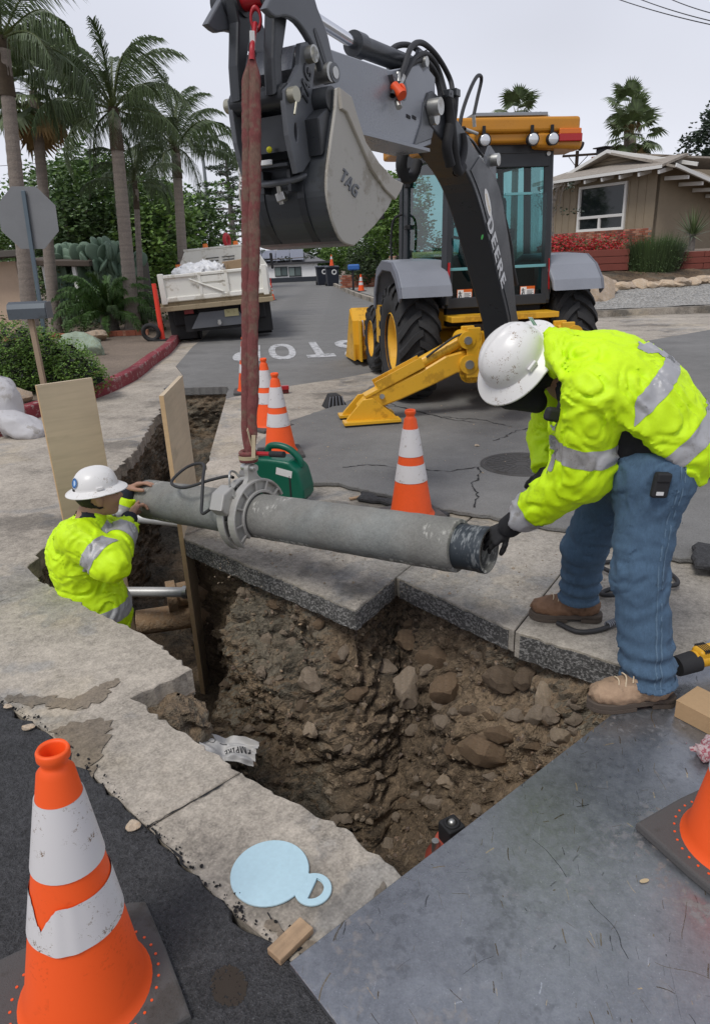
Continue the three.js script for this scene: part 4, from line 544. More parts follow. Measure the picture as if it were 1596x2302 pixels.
{
  const boom = armPart('boom');
  const low = [[0.42, 0.62], [0.66, 0.7], [0.84, 1.05], [1.14, 1.419], [1.405, 1.746], [1.641, 2.003], [1.85, 2.16], [2.15, 2.29], [2.5, 2.40]], upr = [[2.58, 2.5], [2.45, 2.6], [2.0, 2.47], [1.62, 2.31], [1.31, 2.21], [1.121, 2.073], [0.976, 1.876], [0.814, 1.611], [0.687, 1.327], [0.6, 1.12], [0.45, 0.92], [0.36, 0.72]];
  const prof = [...smoothPts(low, 3), ...smoothPts(upr, 3)];
  obj('boom_beam', ex(prof, 0.25, 0, { bev: 0.012, bs: 2 }), M.black, boom);
  objs('side_plate', [ex([...smoothPts(low.slice(1, 7).map(([x, y]) => [x - 0.045, y + 0.035]), 3), ...smoothPts(upr.slice(3, 11).map(([x, y]) => [x + 0.02, y - 0.015]), 3)], 0.008, 0.127, { bev: 0.002 }), ex([...smoothPts(low.slice(1, 7).map(([x, y]) => [x - 0.045, y + 0.035]), 3), ...smoothPts(upr.slice(3, 11).map(([x, y]) => [x + 0.02, y - 0.015]), 3)], 0.008, -0.127, { bev: 0.002 })], M.black, boom);
  objs('boom_pin', [pin(0.5, 0.76, -0.2, 0.2, 0.06), pin(2.5, 2.5, -0.2, 0.2, 0.05), pin(1.33, 2.3, -0.17, 0.17, 0.045)], M.zinc, boom);
  objs('cylinder_lug', [ex([[1.2, 2.12], [1.25, 2.36], [1.36, 2.4], [1.44, 2.32], [1.46, 2.22]], 0.03, 0.1), ex([[1.2, 2.12], [1.25, 2.36], [1.36, 2.4], [1.44, 2.32], [1.46, 2.22]], 0.03, -0.1)], M.steelGrey, boom);
  obj('boom_base', [ex([[0.25, 0.5], [0.72, 0.56], [0.72, 0.78], [0.55, 0.9], [0.36, 0.85]], 0.34, 0, { bev: 0.02 })], M.black, boom);
  // lettering that runs down the beam
  const a = P(1100, 492, 0.134), b = P(1133, 640, 0.134); const g = text('DEERE', 0.115, 0.003); g.computeBoundingBox(); const len = Math.hypot(b[0] - a[0], b[1] - a[1]); g.scale(len / (g.boundingBox.max.x - g.boundingBox.min.x), 1, 1);
  g.rotateY(Math.PI); const ang = Math.atan2(b[1] - a[1], b[0] - a[0]); g.rotateZ(ang + Math.PI); g.translate((a[0] + b[0]) / 2, (a[1] + b[1]) / 2, -0.131); obj('lettering', g, M.whiteClean, boom);
  const so = P(1097, 456, 0.134); const stick = canvasTex(256, 128, (c, w, h) => { c.fillStyle = '#f2f0ea'; c.fillRect(0, 0, w, h); c.fillStyle = '#c59a1c'; c.font = 'bold 30px sans-serif'; c.textAlign = 'center'; c.fillText('COASTLINE', 128, 66); c.fillRect(36, 78, 184, 7); }); const el = new THREE.CircleGeometry(1, 40); el.scale(0.12, 0.045, 1); el.rotateY(Math.PI); el.rotateZ(ang + Math.PI); el.translate(so[0], so[1], -0.133); obj('dealer_sticker', el, mat({ map: stick, roughness: 0.45 }), boom, { uv: true });
  obj('leaf_decal', xf(new THREE.CircleGeometry(0.03, 7), { s: [1, 0.55, 1], r: [0, Math.PI, 0.5], p: [P(1072, 539, 0.13)[0] - 0.1, P(1072, 539, 0.13)[1] + 0.02, -0.1335] }), mat({ rgb: [0.03, 0.4, 0.05], roughness: 0.6 }), boom);

  const stk = armPart('dipper_stick');
  const sp = [[3.99, 2.46], [3.95, 2.56], [3.82, 2.6], [3.0, 2.622], [2.62, 2.715], [2.56, 2.69], [2.5, 2.72], [2.386, 2.688], [2.386, 2.505], [2.43, 2.42], [2.45, 2.3], [2.63, 2.258], [3.37, 2.272], [3.65, 2.36], [3.92, 2.43]];
  obj('stick_beam', ex(sp, 0.22, 0, { bev: 0.006 }), M.stickGrey, stk);
  obj('bottom_flange', [beam([2.5, 2.262, 0], [3.38, 2.268, 0], 0.25, 0.02)], M.stickGrey, stk);
  obj('stick_guard', ex([[2.36, 2.5], [2.46, 2.33], [2.72, 2.27], [2.62, 2.4], [2.58, 2.52]], 0.24, 0, { bev: 0.006 }), M.steelGrey, stk);
  objs('top_lug', [ex([[2.43, 2.66], [2.5, 2.8], [2.6, 2.8], [2.68, 2.66]], 0.03, 0.09), ex([[2.43, 2.66], [2.5, 2.8], [2.6, 2.8], [2.68, 2.66]], 0.03, -0.09)], M.steelGrey, stk);
  objs('stick_pin', [pin(2.47, 2.45, -0.16, 0.16, 0.045), pin(2.55, 2.74, -0.13, 0.13, 0.028), pin(3.78, 2.47, -0.2, 0.2, 0.042), pin(3.92, 2.52, -0.2, 0.2, 0.035)], M.zinc, stk);
  for (const [u, v] of [[918, 262], [931, 264]]) { const q = P(u, v, 0.113); obj('drain_slot', box(0.05, 0.018, 0.004, q[0], q[1], -0.1125, [0, 0, 0.1]), M.blackSoft, stk); }
  const C0 = P(800, 100, 0), C1 = P(905, 165, 0), CR = P(722, 50, 0);
  obj('bucket_cylinder', [rod([C0[0], C0[1], 0], [2.55, 2.74, 0], 0.054, 0.054, 24), rod([C0[0] + 0.03, C0[1], 0], [C0[0] - 0.06, C0[1] + 0.002, 0], 0.063, 0.063, 24)], M.black, stk);
  obj('cylinder_rod', rod([C0[0], C0[1], 0], [4.1, 2.7 + 0.1, 0], 0.03, 0.03, 18), M.chrome, stk);
  objs('hose_bracket', [ex([P(882, 172, 0.13), P(905, 170, 0.13), P(912, 205, 0.13), P(908, 226, 0.13), P(895, 222, 0.13), P(898, 195, 0.13)], 0.014, 0.135, { bev: 0 }), ex([P(875, 168, 0.12), P(892, 165, 0.12), P(895, 185, 0.12), P(880, 185, 0.12)], 0.03, 0.125, { bev: 0 })], M.steelGrey, stk);
  const oc = P(893, 205, 0.15); obj('orange_coupling', [rod([oc[0], oc[1] + 0.03, -0.13], [oc[0] + 0.02, oc[1] - 0.03, -0.19], 0.026, 0.03, 14), xf(new THREE.TorusGeometry(0.032, 0.009, 8, 18), { p: [oc[0] - 0.02, oc[1], -0.17], r: [0.4, 0.9, 0] })], M.orange, stk);
  objs('coupling_end', [rod([oc[0], oc[1] - 0.05, -0.15], [oc[0] + 0.02, oc[1] - 0.085, -0.17], 0.018, 0.018, 10), rod([oc[0] - 0.035, oc[1] + 0.05, -0.14], [oc[0] - 0.05, oc[1] + 0.1, -0.13], 0.016, 0.016, 10)], M.zinc, stk);

  const lk = armPart('bucket_linkage');
  const clp = [P(590, 20, 0.16), P(640, -60, 0.16), P(690, -30, 0.16), P(708, 20, 0.16), P(728, 70, 0.16), P(740, 120, 0.16), P(752, 165, 0.16), P(748, 185, 0.16), P(733, 187, 0.16), P(722, 170, 0.16), P(712, 135, 0.16), P(692, 92, 0.16), P(664, 52, 0.16), P(636, 38, 0.16), P(612, 40, 0.16)];
  for (const o of [0.16, -0.16]) { const l = obj('curved_link', ex(smoothPts([...clp, clp[0]], 3).slice(0, -1), 0.035, o, { bev: 0.008, bs: 2 }), M.steelGrey, lk);
    obj('link_recess', ex(smoothPts([P(709, 62, 0.18), P(722, 95, 0.18), P(735, 140, 0.18), P(730, 145, 0.18), P(718, 110, 0.18), P(706, 70, 0.18), P(709, 62, 0.18)], 3).slice(0, -1), 0.004, o > 0 ? 0.179 : -0.179, { bev: 0.001 }), M.black, lk); }
  const jp = P(744, 165, 0.18); objs('link_bushing', [pin(jp[0], jp[1], 0.14, 0.205, 0.042, 20), pin(jp[0], jp[1], -0.14, -0.2, 0.042, 20)], M.steelGrey, lk); obj('bushing_faces', [pin(jp[0], jp[1], 0.2, 0.209, 0.026, 20)], M.zinc, lk);
  const b0 = P(618, 0, 0.1), b1 = P(618, 205, 0.1);
  for (const o of [0.1, -0.1]) obj('push_link', [ex([[b1[0] - 0.03, b1[1] - 0.02], [b1[0] + 0.04, b1[1] - 0.02], [b1[0] + 0.035, b1[1] + 0.12], [b0[0] + 0.05, b0[1] - 0.06], [b0[0] + 0.07, b0[1] + 0.03], [b0[0] + 0.03, b0[1] + 0.12], [b0[0] - 0.05, b0[1] + 0.12], [b0[0] - 0.08, b0[1] + 0.02], [b0[0] - 0.05, b0[1] - 0.06], [b1[0] - 0.03, b1[1] + 0.12]], 0.06, o, { bev: 0.012, bs: 2 }), pin(b0[0], b0[1] + 0.03, o > 0 ? 0.06 : -0.06, o > 0 ? 0.15 : -0.21, 0.065, 24)], M.black, lk);
  obj('link_pin', [pin(b0[0], b0[1] + 0.03, -0.1, 0.12, 0.036, 20)], M.black, lk);
  obj('hook_tube', [pin(b0[0], b0[1] + 0.03, -0.07, 0.07, 0.045, 24)], M.red, lk);

  const bk = armPart('digging_bucket');
  const W = 0.255, sideP = [[3.83, 2.39], [3.742, 2.359], [3.685, 2.271], [3.617, 2.179], [3.48, 2.094], [3.304, 2.027], [3.213, 2.013], [3.261, 1.98], [3.364, 1.885], [3.513, 1.8], [3.746, 1.697]], backP = [[3.746, 1.697], [3.862, 1.722], [3.939, 1.811], [3.978, 1.922], [3.97, 2.019], [3.925, 2.15], [3.872, 2.29], [3.85, 2.38]];
  const bsm = smoothPts(backP, 4), inner = bsm.map(([x, y]) => { const dx = x - 3.6, dy = y - 2.05, l = Math.hypot(dx, dy); return [x - dx / l * 0.02, y - dy / l * 0.02]; });
  const bsh = obj('bucket_back', [ex([...bsm, ...inner.reverse()], 2 * W, 0, { bev: 0 }), ex([[3.746, 1.697], [3.513, 1.8], [3.364, 1.885], [3.25, 1.985], [3.26, 2.0], [3.37, 1.905], [3.52, 1.822], [3.75, 1.72]], 2 * W, 0, { bev: 0 }), ], mat({ rgb: [0.045, 0.05, 0.056], roughness: 0.5, map: T.grime, roughnessMap: T.wearR }), bk);
  const sideShape = [...sideP.slice(0, -1), ...bsm];
  for (const s of [1, -1]) { const p = obj('bucket_side', ex(sideShape, 0.022, s * (W + 0.002), { bev: 0.004 }), mat({ rgb: [0.42, 0.4, 0.36], roughness: 0.6, map: T.grime }), bk);
    obj('side_cutter', ex([[3.85, 2.385], [3.742, 2.362], [3.685, 2.275], [3.617, 2.183], [3.48, 2.098], [3.304, 2.031], [3.207, 2.018], [3.23, 1.985], [3.3, 1.93], [3.42, 1.975], [3.56, 2.06], [3.7, 2.2], [3.79, 2.29], [3.84, 2.3]], 0.02, s * (W + 0.02), { bev: 0.004 }), mat({ rgb: [0.44, 0.41, 0.36], roughness: 0.65, map: T.grime }), bk); }
  objs('teeth', [-0.22, -0.11, 0, 0.11, 0.22].map((o) => ex([[3.3, 1.955], [3.27, 1.97], [3.15, 2.03], [3.16, 2.05], [3.28, 2.03]], 0.05, o)), M.steelGrey, bk);
  obj('top_tube', [pin(3.86, 2.34, -W + 0.01, W - 0.01, 0.055, 20), ex([[3.8, 2.36], [3.98, 2.25], [3.96, 2.1], [3.82, 2.2]], 2 * W - 0.03, 0)], M.black, bk);
  const earP = [[4.128, 2.30], [4.128, 2.349], [4.073, 2.385], [3.995, 2.47], [3.975, 2.556], [3.919, 2.572], [3.86, 2.552], [3.86, 2.498], [3.9, 2.38], [3.86, 2.3], [3.9, 2.12], [4.017, 2.03], [4.07, 2.02], [4.1, 2.108], [4.117, 2.173]];
  const slot = new THREE.EllipseCurve(4.055, 2.19, 0.014, 0.04, 0, Math.PI * 2).getPoints(16).slice(0, -1).map((p) => [p.x, p.y]);
  for (const o of [0.15, -0.15]) obj('ear_plate', ex(earP, 0.028, o, { bev: 0.003, holes: [slot] }), M.steelGrey, bk);
  obj('ear_tube', [pin(4.085, 2.335, -0.15, 0.15, 0.05, 20), ex([[3.98, 2.28], [4.06, 2.27], [4.06, 2.12], [3.98, 2.1]], 0.29, 0)], M.black, bk);
  objs('ear_pin', [pin(4.085, 2.335, 0.13, 0.2, 0.032, 16), pin(4.085, 2.335, -0.13, -0.2, 0.032, 16), pin(3.92, 2.515, 0.13, 0.2, 0.032, 16), pin(3.92, 2.515, -0.13, -0.2, 0.032, 16), rod([4.1, 2.3, -0.205], [4.12, 2.25, -0.205], 0.006)], mat({ rgb: [0.42, 0.4, 0.32], metalness: 0.8, roughness: 0.4 }), bk);
  // raised maker's marks
  const logo = (u, v, off, sz, rot) => { const q = P(u, v, off); const t = text('TAG', sz, 0.008); t.applyMatrix4(new THREE.Matrix4().makeShear(0, 0, 0.25, 0, 0, 0)); t.rotateY(Math.PI); t.rotateZ(rot); t.translate(q[0], q[1], -off + 0.002); return t; };
  obj('raised_logo', [logo(785, 412, W + 0.013, 0.065, 0.5)], M.steelGrey, bk); obj('raised_logo', [logo(687, 190, 0.165, 0.06, -1.2)], M.black, bk);
  { const t = text('#12049', 0.05, 0.001); t.rotateZ(Math.PI / 2); t.rotateY(Math.PI / 2); t.translate(3.985, 2.09, 0.225); obj('painted_number', t, M.whiteClean, bk); }
  { const g = box(0.08, 0.014, 0.2, 4.06, 2.06, -0.03); obj('lower_gusset', [g, box(0.07, 0.1, 0.02, 4.0, 2.0, -0.09), box(0.07, 0.1, 0.02, 4.0, 2.0, 0.07)], M.black, bk); obj('part_tag', box(0.012, 0.022, 0.1, 4.106, 2.075, 0.0, [0, 0, 0.2]), M.whiteClean, bk); obj('grease_cap', xf(new THREE.SphereGeometry(0.014, 12, 8), { p: [4.09, 2.13, -0.03] }), mat({ rgb: [0.75, 0.7, 0.02], roughness: 0.4 }), bk); }
  const eyeT = tube([[3.96, 2.02, -0.14], [4.02, 2.0, -0.1], [4.05, 1.99, 0], [4.02, 2.0, 0.1], [3.96, 2.02, 0.14]], 0.016, 24, 8); obj('lifting_eye', [eyeT], M.steelGrey, bk);
  obj('eye_bolt', [rod([4.04, 1.99, -0.03], [4.02, 1.9, -0.03], 0.013), box(0.045, 0.04, 0.045, 4.02, 1.93, -0.03, [0.3, 0.3, 0])], M.zinc, bk);
  objs('wear_strap', [0.12, -0.12].map((o) => ex([...smoothPts(backP.slice(1, 5).map(([x, y]) => [x + 0.008, y]), 3), ...smoothPts(backP.slice(1, 5).map(([x, y]) => [x - 0.004, y]), 3).reverse()], 0.04, o, { bev: 0 })), M.black, bk);

  // hydraulic hoses round the elbow
  const hs = armPart('hydraulic_hoses'); const h = (pts, r, off) => tube(pts.map(([u, v, o]) => { const q = P(u, v, o ?? off); return [q[0], q[1], -(o ?? off)]; }), r, 48, 9);
  obj('hose', h([[866, 124, 0], [893, 103, 0], [925, 104, 0], [960, 135, 0.02], [985, 190, 0.05], [992, 260, 0.1]], 0.017), M.hose, hs);
  obj('hose', h([[882, 215, 0.14], [907, 155, 0.13], [925, 105, 0.1], [950, 97, 0.08], [985, 130, 0.08], [1012, 180, 0.1], [1018, 210, 0.14]], 0.017), M.hose, hs);
  obj('hose', h([[900, 190, 0.13], [915, 160, 0.12], [935, 128, 0.1], [960, 122, 0.1], [985, 155, 0.1], [1003, 215, 0.14]], 0.016), M.hose, hs);
  obj('hose', h([[908, 162, 0.1], [935, 138, 0.1], [962, 140, 0.1], [985, 175, 0.1], [998, 215, 0.14]], 0.015), M.hose, hs);
  obj('hose', h([[940, 120, 0.03], [958, 150, 0.05], [970, 185, 0.05]], 0.014), M.hose, hs); obj('hose', h([[955, 115, 0.03], [972, 150, 0.05], [985, 185, 0.05]], 0.014), M.hose, hs);
  obj('green_hose', h([[868, 134, 0.02], [900, 131, 0.02], [935, 131, 0.02]], 0.011), mat({ rgb: [0.05, 0.11, 0.06], roughness: 0.6 }), hs);
  obj('hose_sleeve', h([[1003, 210, 0.15], [1010, 250, 0.15], [1016, 300, 0.16], [1022, 350, 0.16], [1030, 385, 0.16], [1040, 375, 0.16]], 0.032), M.blackSoft, hs);
  obj('hose_sleeve', h([[1020, 210, 0.14], [1016, 260, 0.15], [1004, 330, 0.15], [1012, 372, 0.15]], 0.034), M.blackSoft, hs);
  obj('hose_sleeve', h([[1038, 300, 0.12], [1042, 330, 0.13], [1036, 365, 0.14], [1026, 388, 0.15]], 0.03), M.blackSoft, hs);
  objs('sleeve_clamp', [[1005, 212], [1021, 209]].map(([u, v]) => { const q = P(u, v, 0.15); return box(0.075, 0.045, 0.06, q[0], q[1], -0.15); }), M.black, hs);
  obj('hose', h([[1032, 305, 0.05], [1036, 265, 0.05], [1055, 205, 0.05], [1074, 170, 0.04], [1082, 178, 0.02], [1073, 220, 0.0], [1064, 262, 0.0]], 0.0135), M.hose, hs);
  objs('hose_fitting', [h([[1064, 258, 0], [1066, 285, 0]], 0.014), h([[1045, 290, 0.02], [1072, 300, 0.0]], 0.012), h([[892, 200, 0.14], [905, 172, 0.14]], 0.019), h([[908, 172, 0.11], [914, 158, 0.11]], 0.018)], M.zinc, hs);
  obj('steel_line', h([[1040, 302, 0.05], [1062, 318, 0.05], [1080, 345, 0.05], [1098, 360, 0.05], [1102, 372, 0.05], [1098, 410, 0.05]], 0.011), M.black, hs);
  obj('hose', h([[1035, 320, 0.08], [1050, 345, 0.06], [1070, 372, 0.05], [1095, 405, 0.02], [1112, 430, 0.0]], 0.014), M.hose, hs);
  obj('hose', h([[1130, 480, -0.08], [1140, 520, -0.08], [1148, 560, -0.08], [1152, 600, -0.08], [1160, 640, -0.08]], 0.022), M.hose, hs);
  obj('hose', h([[905, 345, -0.2], [902, 375, -0.2], [910, 398, -0.2], [928, 395, -0.2], [938, 365, -0.2]], 0.04), M.blackSoft, hs);
}
// ================= people
const q3 = (u, v, z) => AZ(u, v, z);
M.skin = mat({ rgb: [0.36, 0.2, 0.135], roughness: 0.6, bumpMap: T.fineB, bumpScale: 0.0008 });
M.hair = mat({ rgb: [0.012, 0.01, 0.009], roughness: 0.7, bumpMap: T.fineB, bumpScale: 0.002 });
M.hivis = mat({ map: T.hivis, rgb: [0.62, 0.92, 0.0], roughness: 0.6, bumpMap: T.weave, bumpScale: 0.0008 });
M.silver = mat({ rgb: [0.4, 0.4, 0.41], roughness: 0.5, metalness: 0.25, map: T.grime });
M.blackCloth = mat({ rgb: [0.012, 0.012, 0.014], roughness: 0.95, bumpMap: T.weave, bumpScale: 0.0012 });
M.navyCloth = mat({ rgb: [0.016, 0.02, 0.032], roughness: 0.95, bumpMap: T.weave, bumpScale: 0.0012 });
M.denim = mat({ map: T.denim, roughness: 0.95, bumpMap: T.denimB, bumpScale: 0.0012 });
M.denimSeam = mat({ map: T.denim, roughness: 0.95, rgb: [1.7, 1.5, 1.35] });
M.glove = mat({ rgb: [0.02, 0.02, 0.021], roughness: 0.75, bumpMap: T.fineB, bumpScale: 0.0012 });
M.leather = mat({ map: tex(512, (i, j, c) => { const a = smp(NA, i, j), n = smp(NC, i, j), d = sst(0.55, 0.7, smp(NA, i + 300, j)); const v = 0.36 + 0.2 * (a - 0.5) + 0.08 * (n - 0.5) - 0.12 * d; c[0] = v; c[1] = v * 0.68; c[2] = v * 0.44; }, { rep: 1 / 0.3 }), roughness: 0.78, bumpMap: T.fineB, bumpScale: 0.0012 });
M.leatherBrown = mat({ map: M.leather.map, rgb: [0.55, 0.44, 0.38], roughness: 0.75, bumpMap: T.fineB, bumpScale: 0.0012 });
M.sole = mat({ rgb: [0.09, 0.07, 0.055], roughness: 0.9, map: T.grime });
M.helmet = mat({ rgb: [0.75, 0.75, 0.74], roughness: 0.32 });
const fold = (amp, fx) => (x, y, z) => { const w = n3(x * 4, y * 4, z * 4); return amp * (0.55 * Math.abs(n3(x * fx + w, y * fx * 0.8 + 2 * w, z * fx)) + 0.3 * Math.abs(n3(x * fx * 2.3, y * fx * 2.3 + w, z * fx * 2.3 + 5)) - 0.3); };
const along = (a, b) => { const d = b.clone().sub(a), l2 = d.lengthSq(); return (x, y, z) => ((x - a.x) * d.x + (y - a.y) * d.y + (z - a.z) * d.z) / l2; };
function wrinkle(c, x, y, z) { const e = Math.hypot(x - c.x, y - c.y, z - c.z); return e > 0.24 ? 0 : 0.005 * Math.sin(e * 70 + 5 * n3(x * 5, y * 5, z * 5)) * sst(0.24, 0.06, e); }
const movable = (g, base) => g.translate(-base.x, -base.y, -base.z);
function handSDF(W, F, N, side, curl, s = 1, spread = 0.2, thumbOut = 0.7) { // wrist, finger direction, palm-side normal, thumb side
  F = F.clone().normalize(); N = N.clone().addScaledVector(F, -N.dot(F)).normalize(); const S = F.clone().cross(N).multiplyScalar(side).normalize(); const L = []; const at = (f, n, t) => W.clone().addScaledVector(F, f * s).addScaledVector(N, n * s).addScaledVector(S, t * s);
  const kn = [0.031, 0.011, -0.01, -0.029], len = [[0.042, 0.026, 0.02], [0.046, 0.03, 0.022], [0.043, 0.028, 0.021], [0.034, 0.021, 0.018]];
  const palm = kn.map((t, i) => capsule(at(0.0, 0, t * 0.55), at(0.082 - Math.abs(i - 1) * 0.004, 0, t), 0.017 * s, 0.0135 * s)); L.push(joinS(palm, 0.012 * s));
  const fingers = [];
  kn.forEach((t, i) => { let p = at(0.08 - Math.abs(i - 1) * 0.004, 0, t), a = 0; const dirS = t / 0.03 * spread * 0.35; len[i].forEach((l, k) => { a += curl[i] * [0.8, 1, 0.7][k]; const d = F.clone().multiplyScalar(Math.cos(a)).addScaledVector(N, Math.sin(a)).addScaledVector(S, dirS * Math.cos(a)).normalize(), e = p.clone().addScaledVector(d, l * s); const r = [0.0105, 0.0095, 0.0085][k] * s; fingers.push(capsule(p, e, r, r * 0.93)); p = e; }); });
  let p = at(0.022, 0.006, 0.026); const T3 = [[0.045, 0.62], [0.032, 0.85], [0.025, 1.0]].map(([l, k]) => { const d = F.clone().multiplyScalar(0.5 + 0.4 * k).addScaledVector(S, thumbOut * (1.3 - k)).addScaledVector(N, 0.3 + curl[4] * k).normalize(), e = p.clone().addScaledVector(d, l * s); const c = capsule(p, e, 0.0125 * s, 0.0105 * s); p = e; return c; });
  const fj = joinS(fingers.concat(T3), 0.004 * s), pj = L[0];
  const f = (x, y, z) => smin(pj(x, y, z), fj(x, y, z), 0.009 * s);
  const c = at(0.08, 0.02, 0), R = 0.135 * s; return { f, mn: [c.x - R, c.y - R, c.z - R], mx: [c.x + R, c.y + R, c.z + R] };
}
const handGeo = (h, cell = 0.0042, extra) => surfNet(extra ? (x, y, z) => smin(h.f(x, y, z), extra(x, y, z), 0.01) : h.f, h.mn, h.mx, cell);
function frameQ(up, fwd) { const y = up.clone().normalize(), z = fwd.clone().addScaledVector(y, -fwd.dot(y)).normalize(), x = y.clone().cross(z); return new THREE.Quaternion().setFromRotationMatrix(new THREE.Matrix4().makeBasis(x, y, z)); }
function headSDF(c, q, s = 1) { // local: y up, z forward
  const l = (x, y, z) => V(x * s, y * s, z * s).applyQuaternion(q).add(c);
  const sk = [ellip(l(0, 0.03, -0.015), [0.077 * s, 0.092 * s, 0.098 * s], q), ellip(l(0, -0.03, 0.02), [0.064 * s, 0.088 * s, 0.075 * s], q), capsule(l(0, -0.095, 0.05), l(0, -0.1, 0.06), 0.026 * s, 0.024 * s), capsule(l(0.03, -0.03, 0.07), l(-0.03, -0.03, 0.07), 0.028 * s, 0.028 * s), capsule(l(-0.03, 0.018, 0.083), l(0.03, 0.018, 0.083), 0.014 * s, 0.014 * s)];
  const face = joinS(sk, 0.03 * s), nose = joinS([capsule(l(0, 0.008, 0.092), l(0, -0.032, 0.112), 0.009 * s, 0.014 * s), capsule(l(-0.013, -0.036, 0.1), l(0.013, -0.036, 0.1), 0.009 * s, 0.009 * s)], 0.01 * s), lips = joinS([capsule(l(-0.018, -0.065, 0.085), l(0.018, -0.065, 0.085), 0.008 * s, 0.008 * s), capsule(l(-0.014, -0.077, 0.084), l(0.014, -0.077, 0.084), 0.008 * s, 0.008 * s)], 0.004 * s);
  const ears = [1, -1].map((k) => ellip(l(k * 0.078, -0.01, -0.012), [0.012 * s, 0.033 * s, 0.021 * s], q)), eyes = [1, -1].map((k) => ellip(l(k * 0.031, 0.0, 0.09), [0.016 * s, 0.009 * s, 0.012 * s], q));
  return (x, y, z) => { let d = smin(smin(face(x, y, z), nose(x, y, z), 0.014), lips(x, y, z), 0.008); d = smin(d, Math.min(ears[0](x, y, z), ears[1](x, y, z)), 0.008); for (const e of eyes) { const k = 0.012, m = -e(x, y, z), h = Math.max(k - Math.abs(d - m), 0) / k; d = Math.max(d, m) + h * h * k * 0.25; } return d; };
}
function hardHat(parent, base, c, q, sc = 1) { // full-brim hat, crown centre c
  const g = part('hard_hat', parent); g.scale.setScalar(sc); g.position.copy(c).sub(base); g.quaternion.copy(q);
  const dome = []; for (let i = 0; i <= 14; i++) { const a = i / 14 * Math.PI / 2; dome.push([0.122 * Math.pow(Math.cos(a), 0.82), 0.118 * Math.sin(a)]); }
  const prof = [[0.112, -0.012], [0.165, -0.03], [0.171, -0.027], [0.168, -0.021], [0.126, -0.002], ...dome];
  const sh = lathe(prof, 56); const p = sh.attributes.position; for (let i = 0; i < p.count; i++) { const x = p.getX(i), y = p.getY(i), z = p.getZ(i), r = Math.hypot(x, z); let nz = z * 1.12, ny = y; if (y > 0.005) { const rid = Math.exp(-Math.pow(x / 0.016, 2)) * 0.008 + (Math.exp(-Math.pow((Math.abs(x) - 0.04) / 0.011, 2))) * 0.0045; ny += rid * sst(0.02, 0.06, y); } else { ny -= 0.014 * sst(0.1, 0.17, r) * (z > 0 ? 1.2 * z / 0.17 : 0.2); } p.setXYZ(i, x, ny, nz); } sh.computeVertexNormals();
  const shell = obj('shell', sh, M.helmet, g); shell.material.side = THREE.DoubleSide;
  obj('suspension', [xf(new THREE.TorusGeometry(0.1, 0.01, 8, 32), { r: [Math.PI / 2, 0, 0], s: [1, 1.12, 1], p: [0, -0.012, 0] })], M.blackSoft, g);
  for (const k of [1, -1]) { obj('slot_boss', box(0.014, 0.02, 0.045, k * 0.129, 0.01, 0.0, [0, 0, 0], 0.005), M.helmet, g); }
  return g;
}
// grime spots for hats
T.helm = tex(512, (i, j, c) => { const n = smp(NC, i, j), a = smp(NA, i + 100, j), b = smp(NB, i + 60, j), d = sst(0.61, 0.7, 0.55 * n + 0.45 * b) * sst(0.45, 0.58, a); c[0] = mix(0.97, 0.3, d); c[1] = mix(0.96, 0.2, d); c[2] = mix(0.94, 0.12, d); }, { rep: 1 / 0.22 });
M.helmet.map = T.helm;

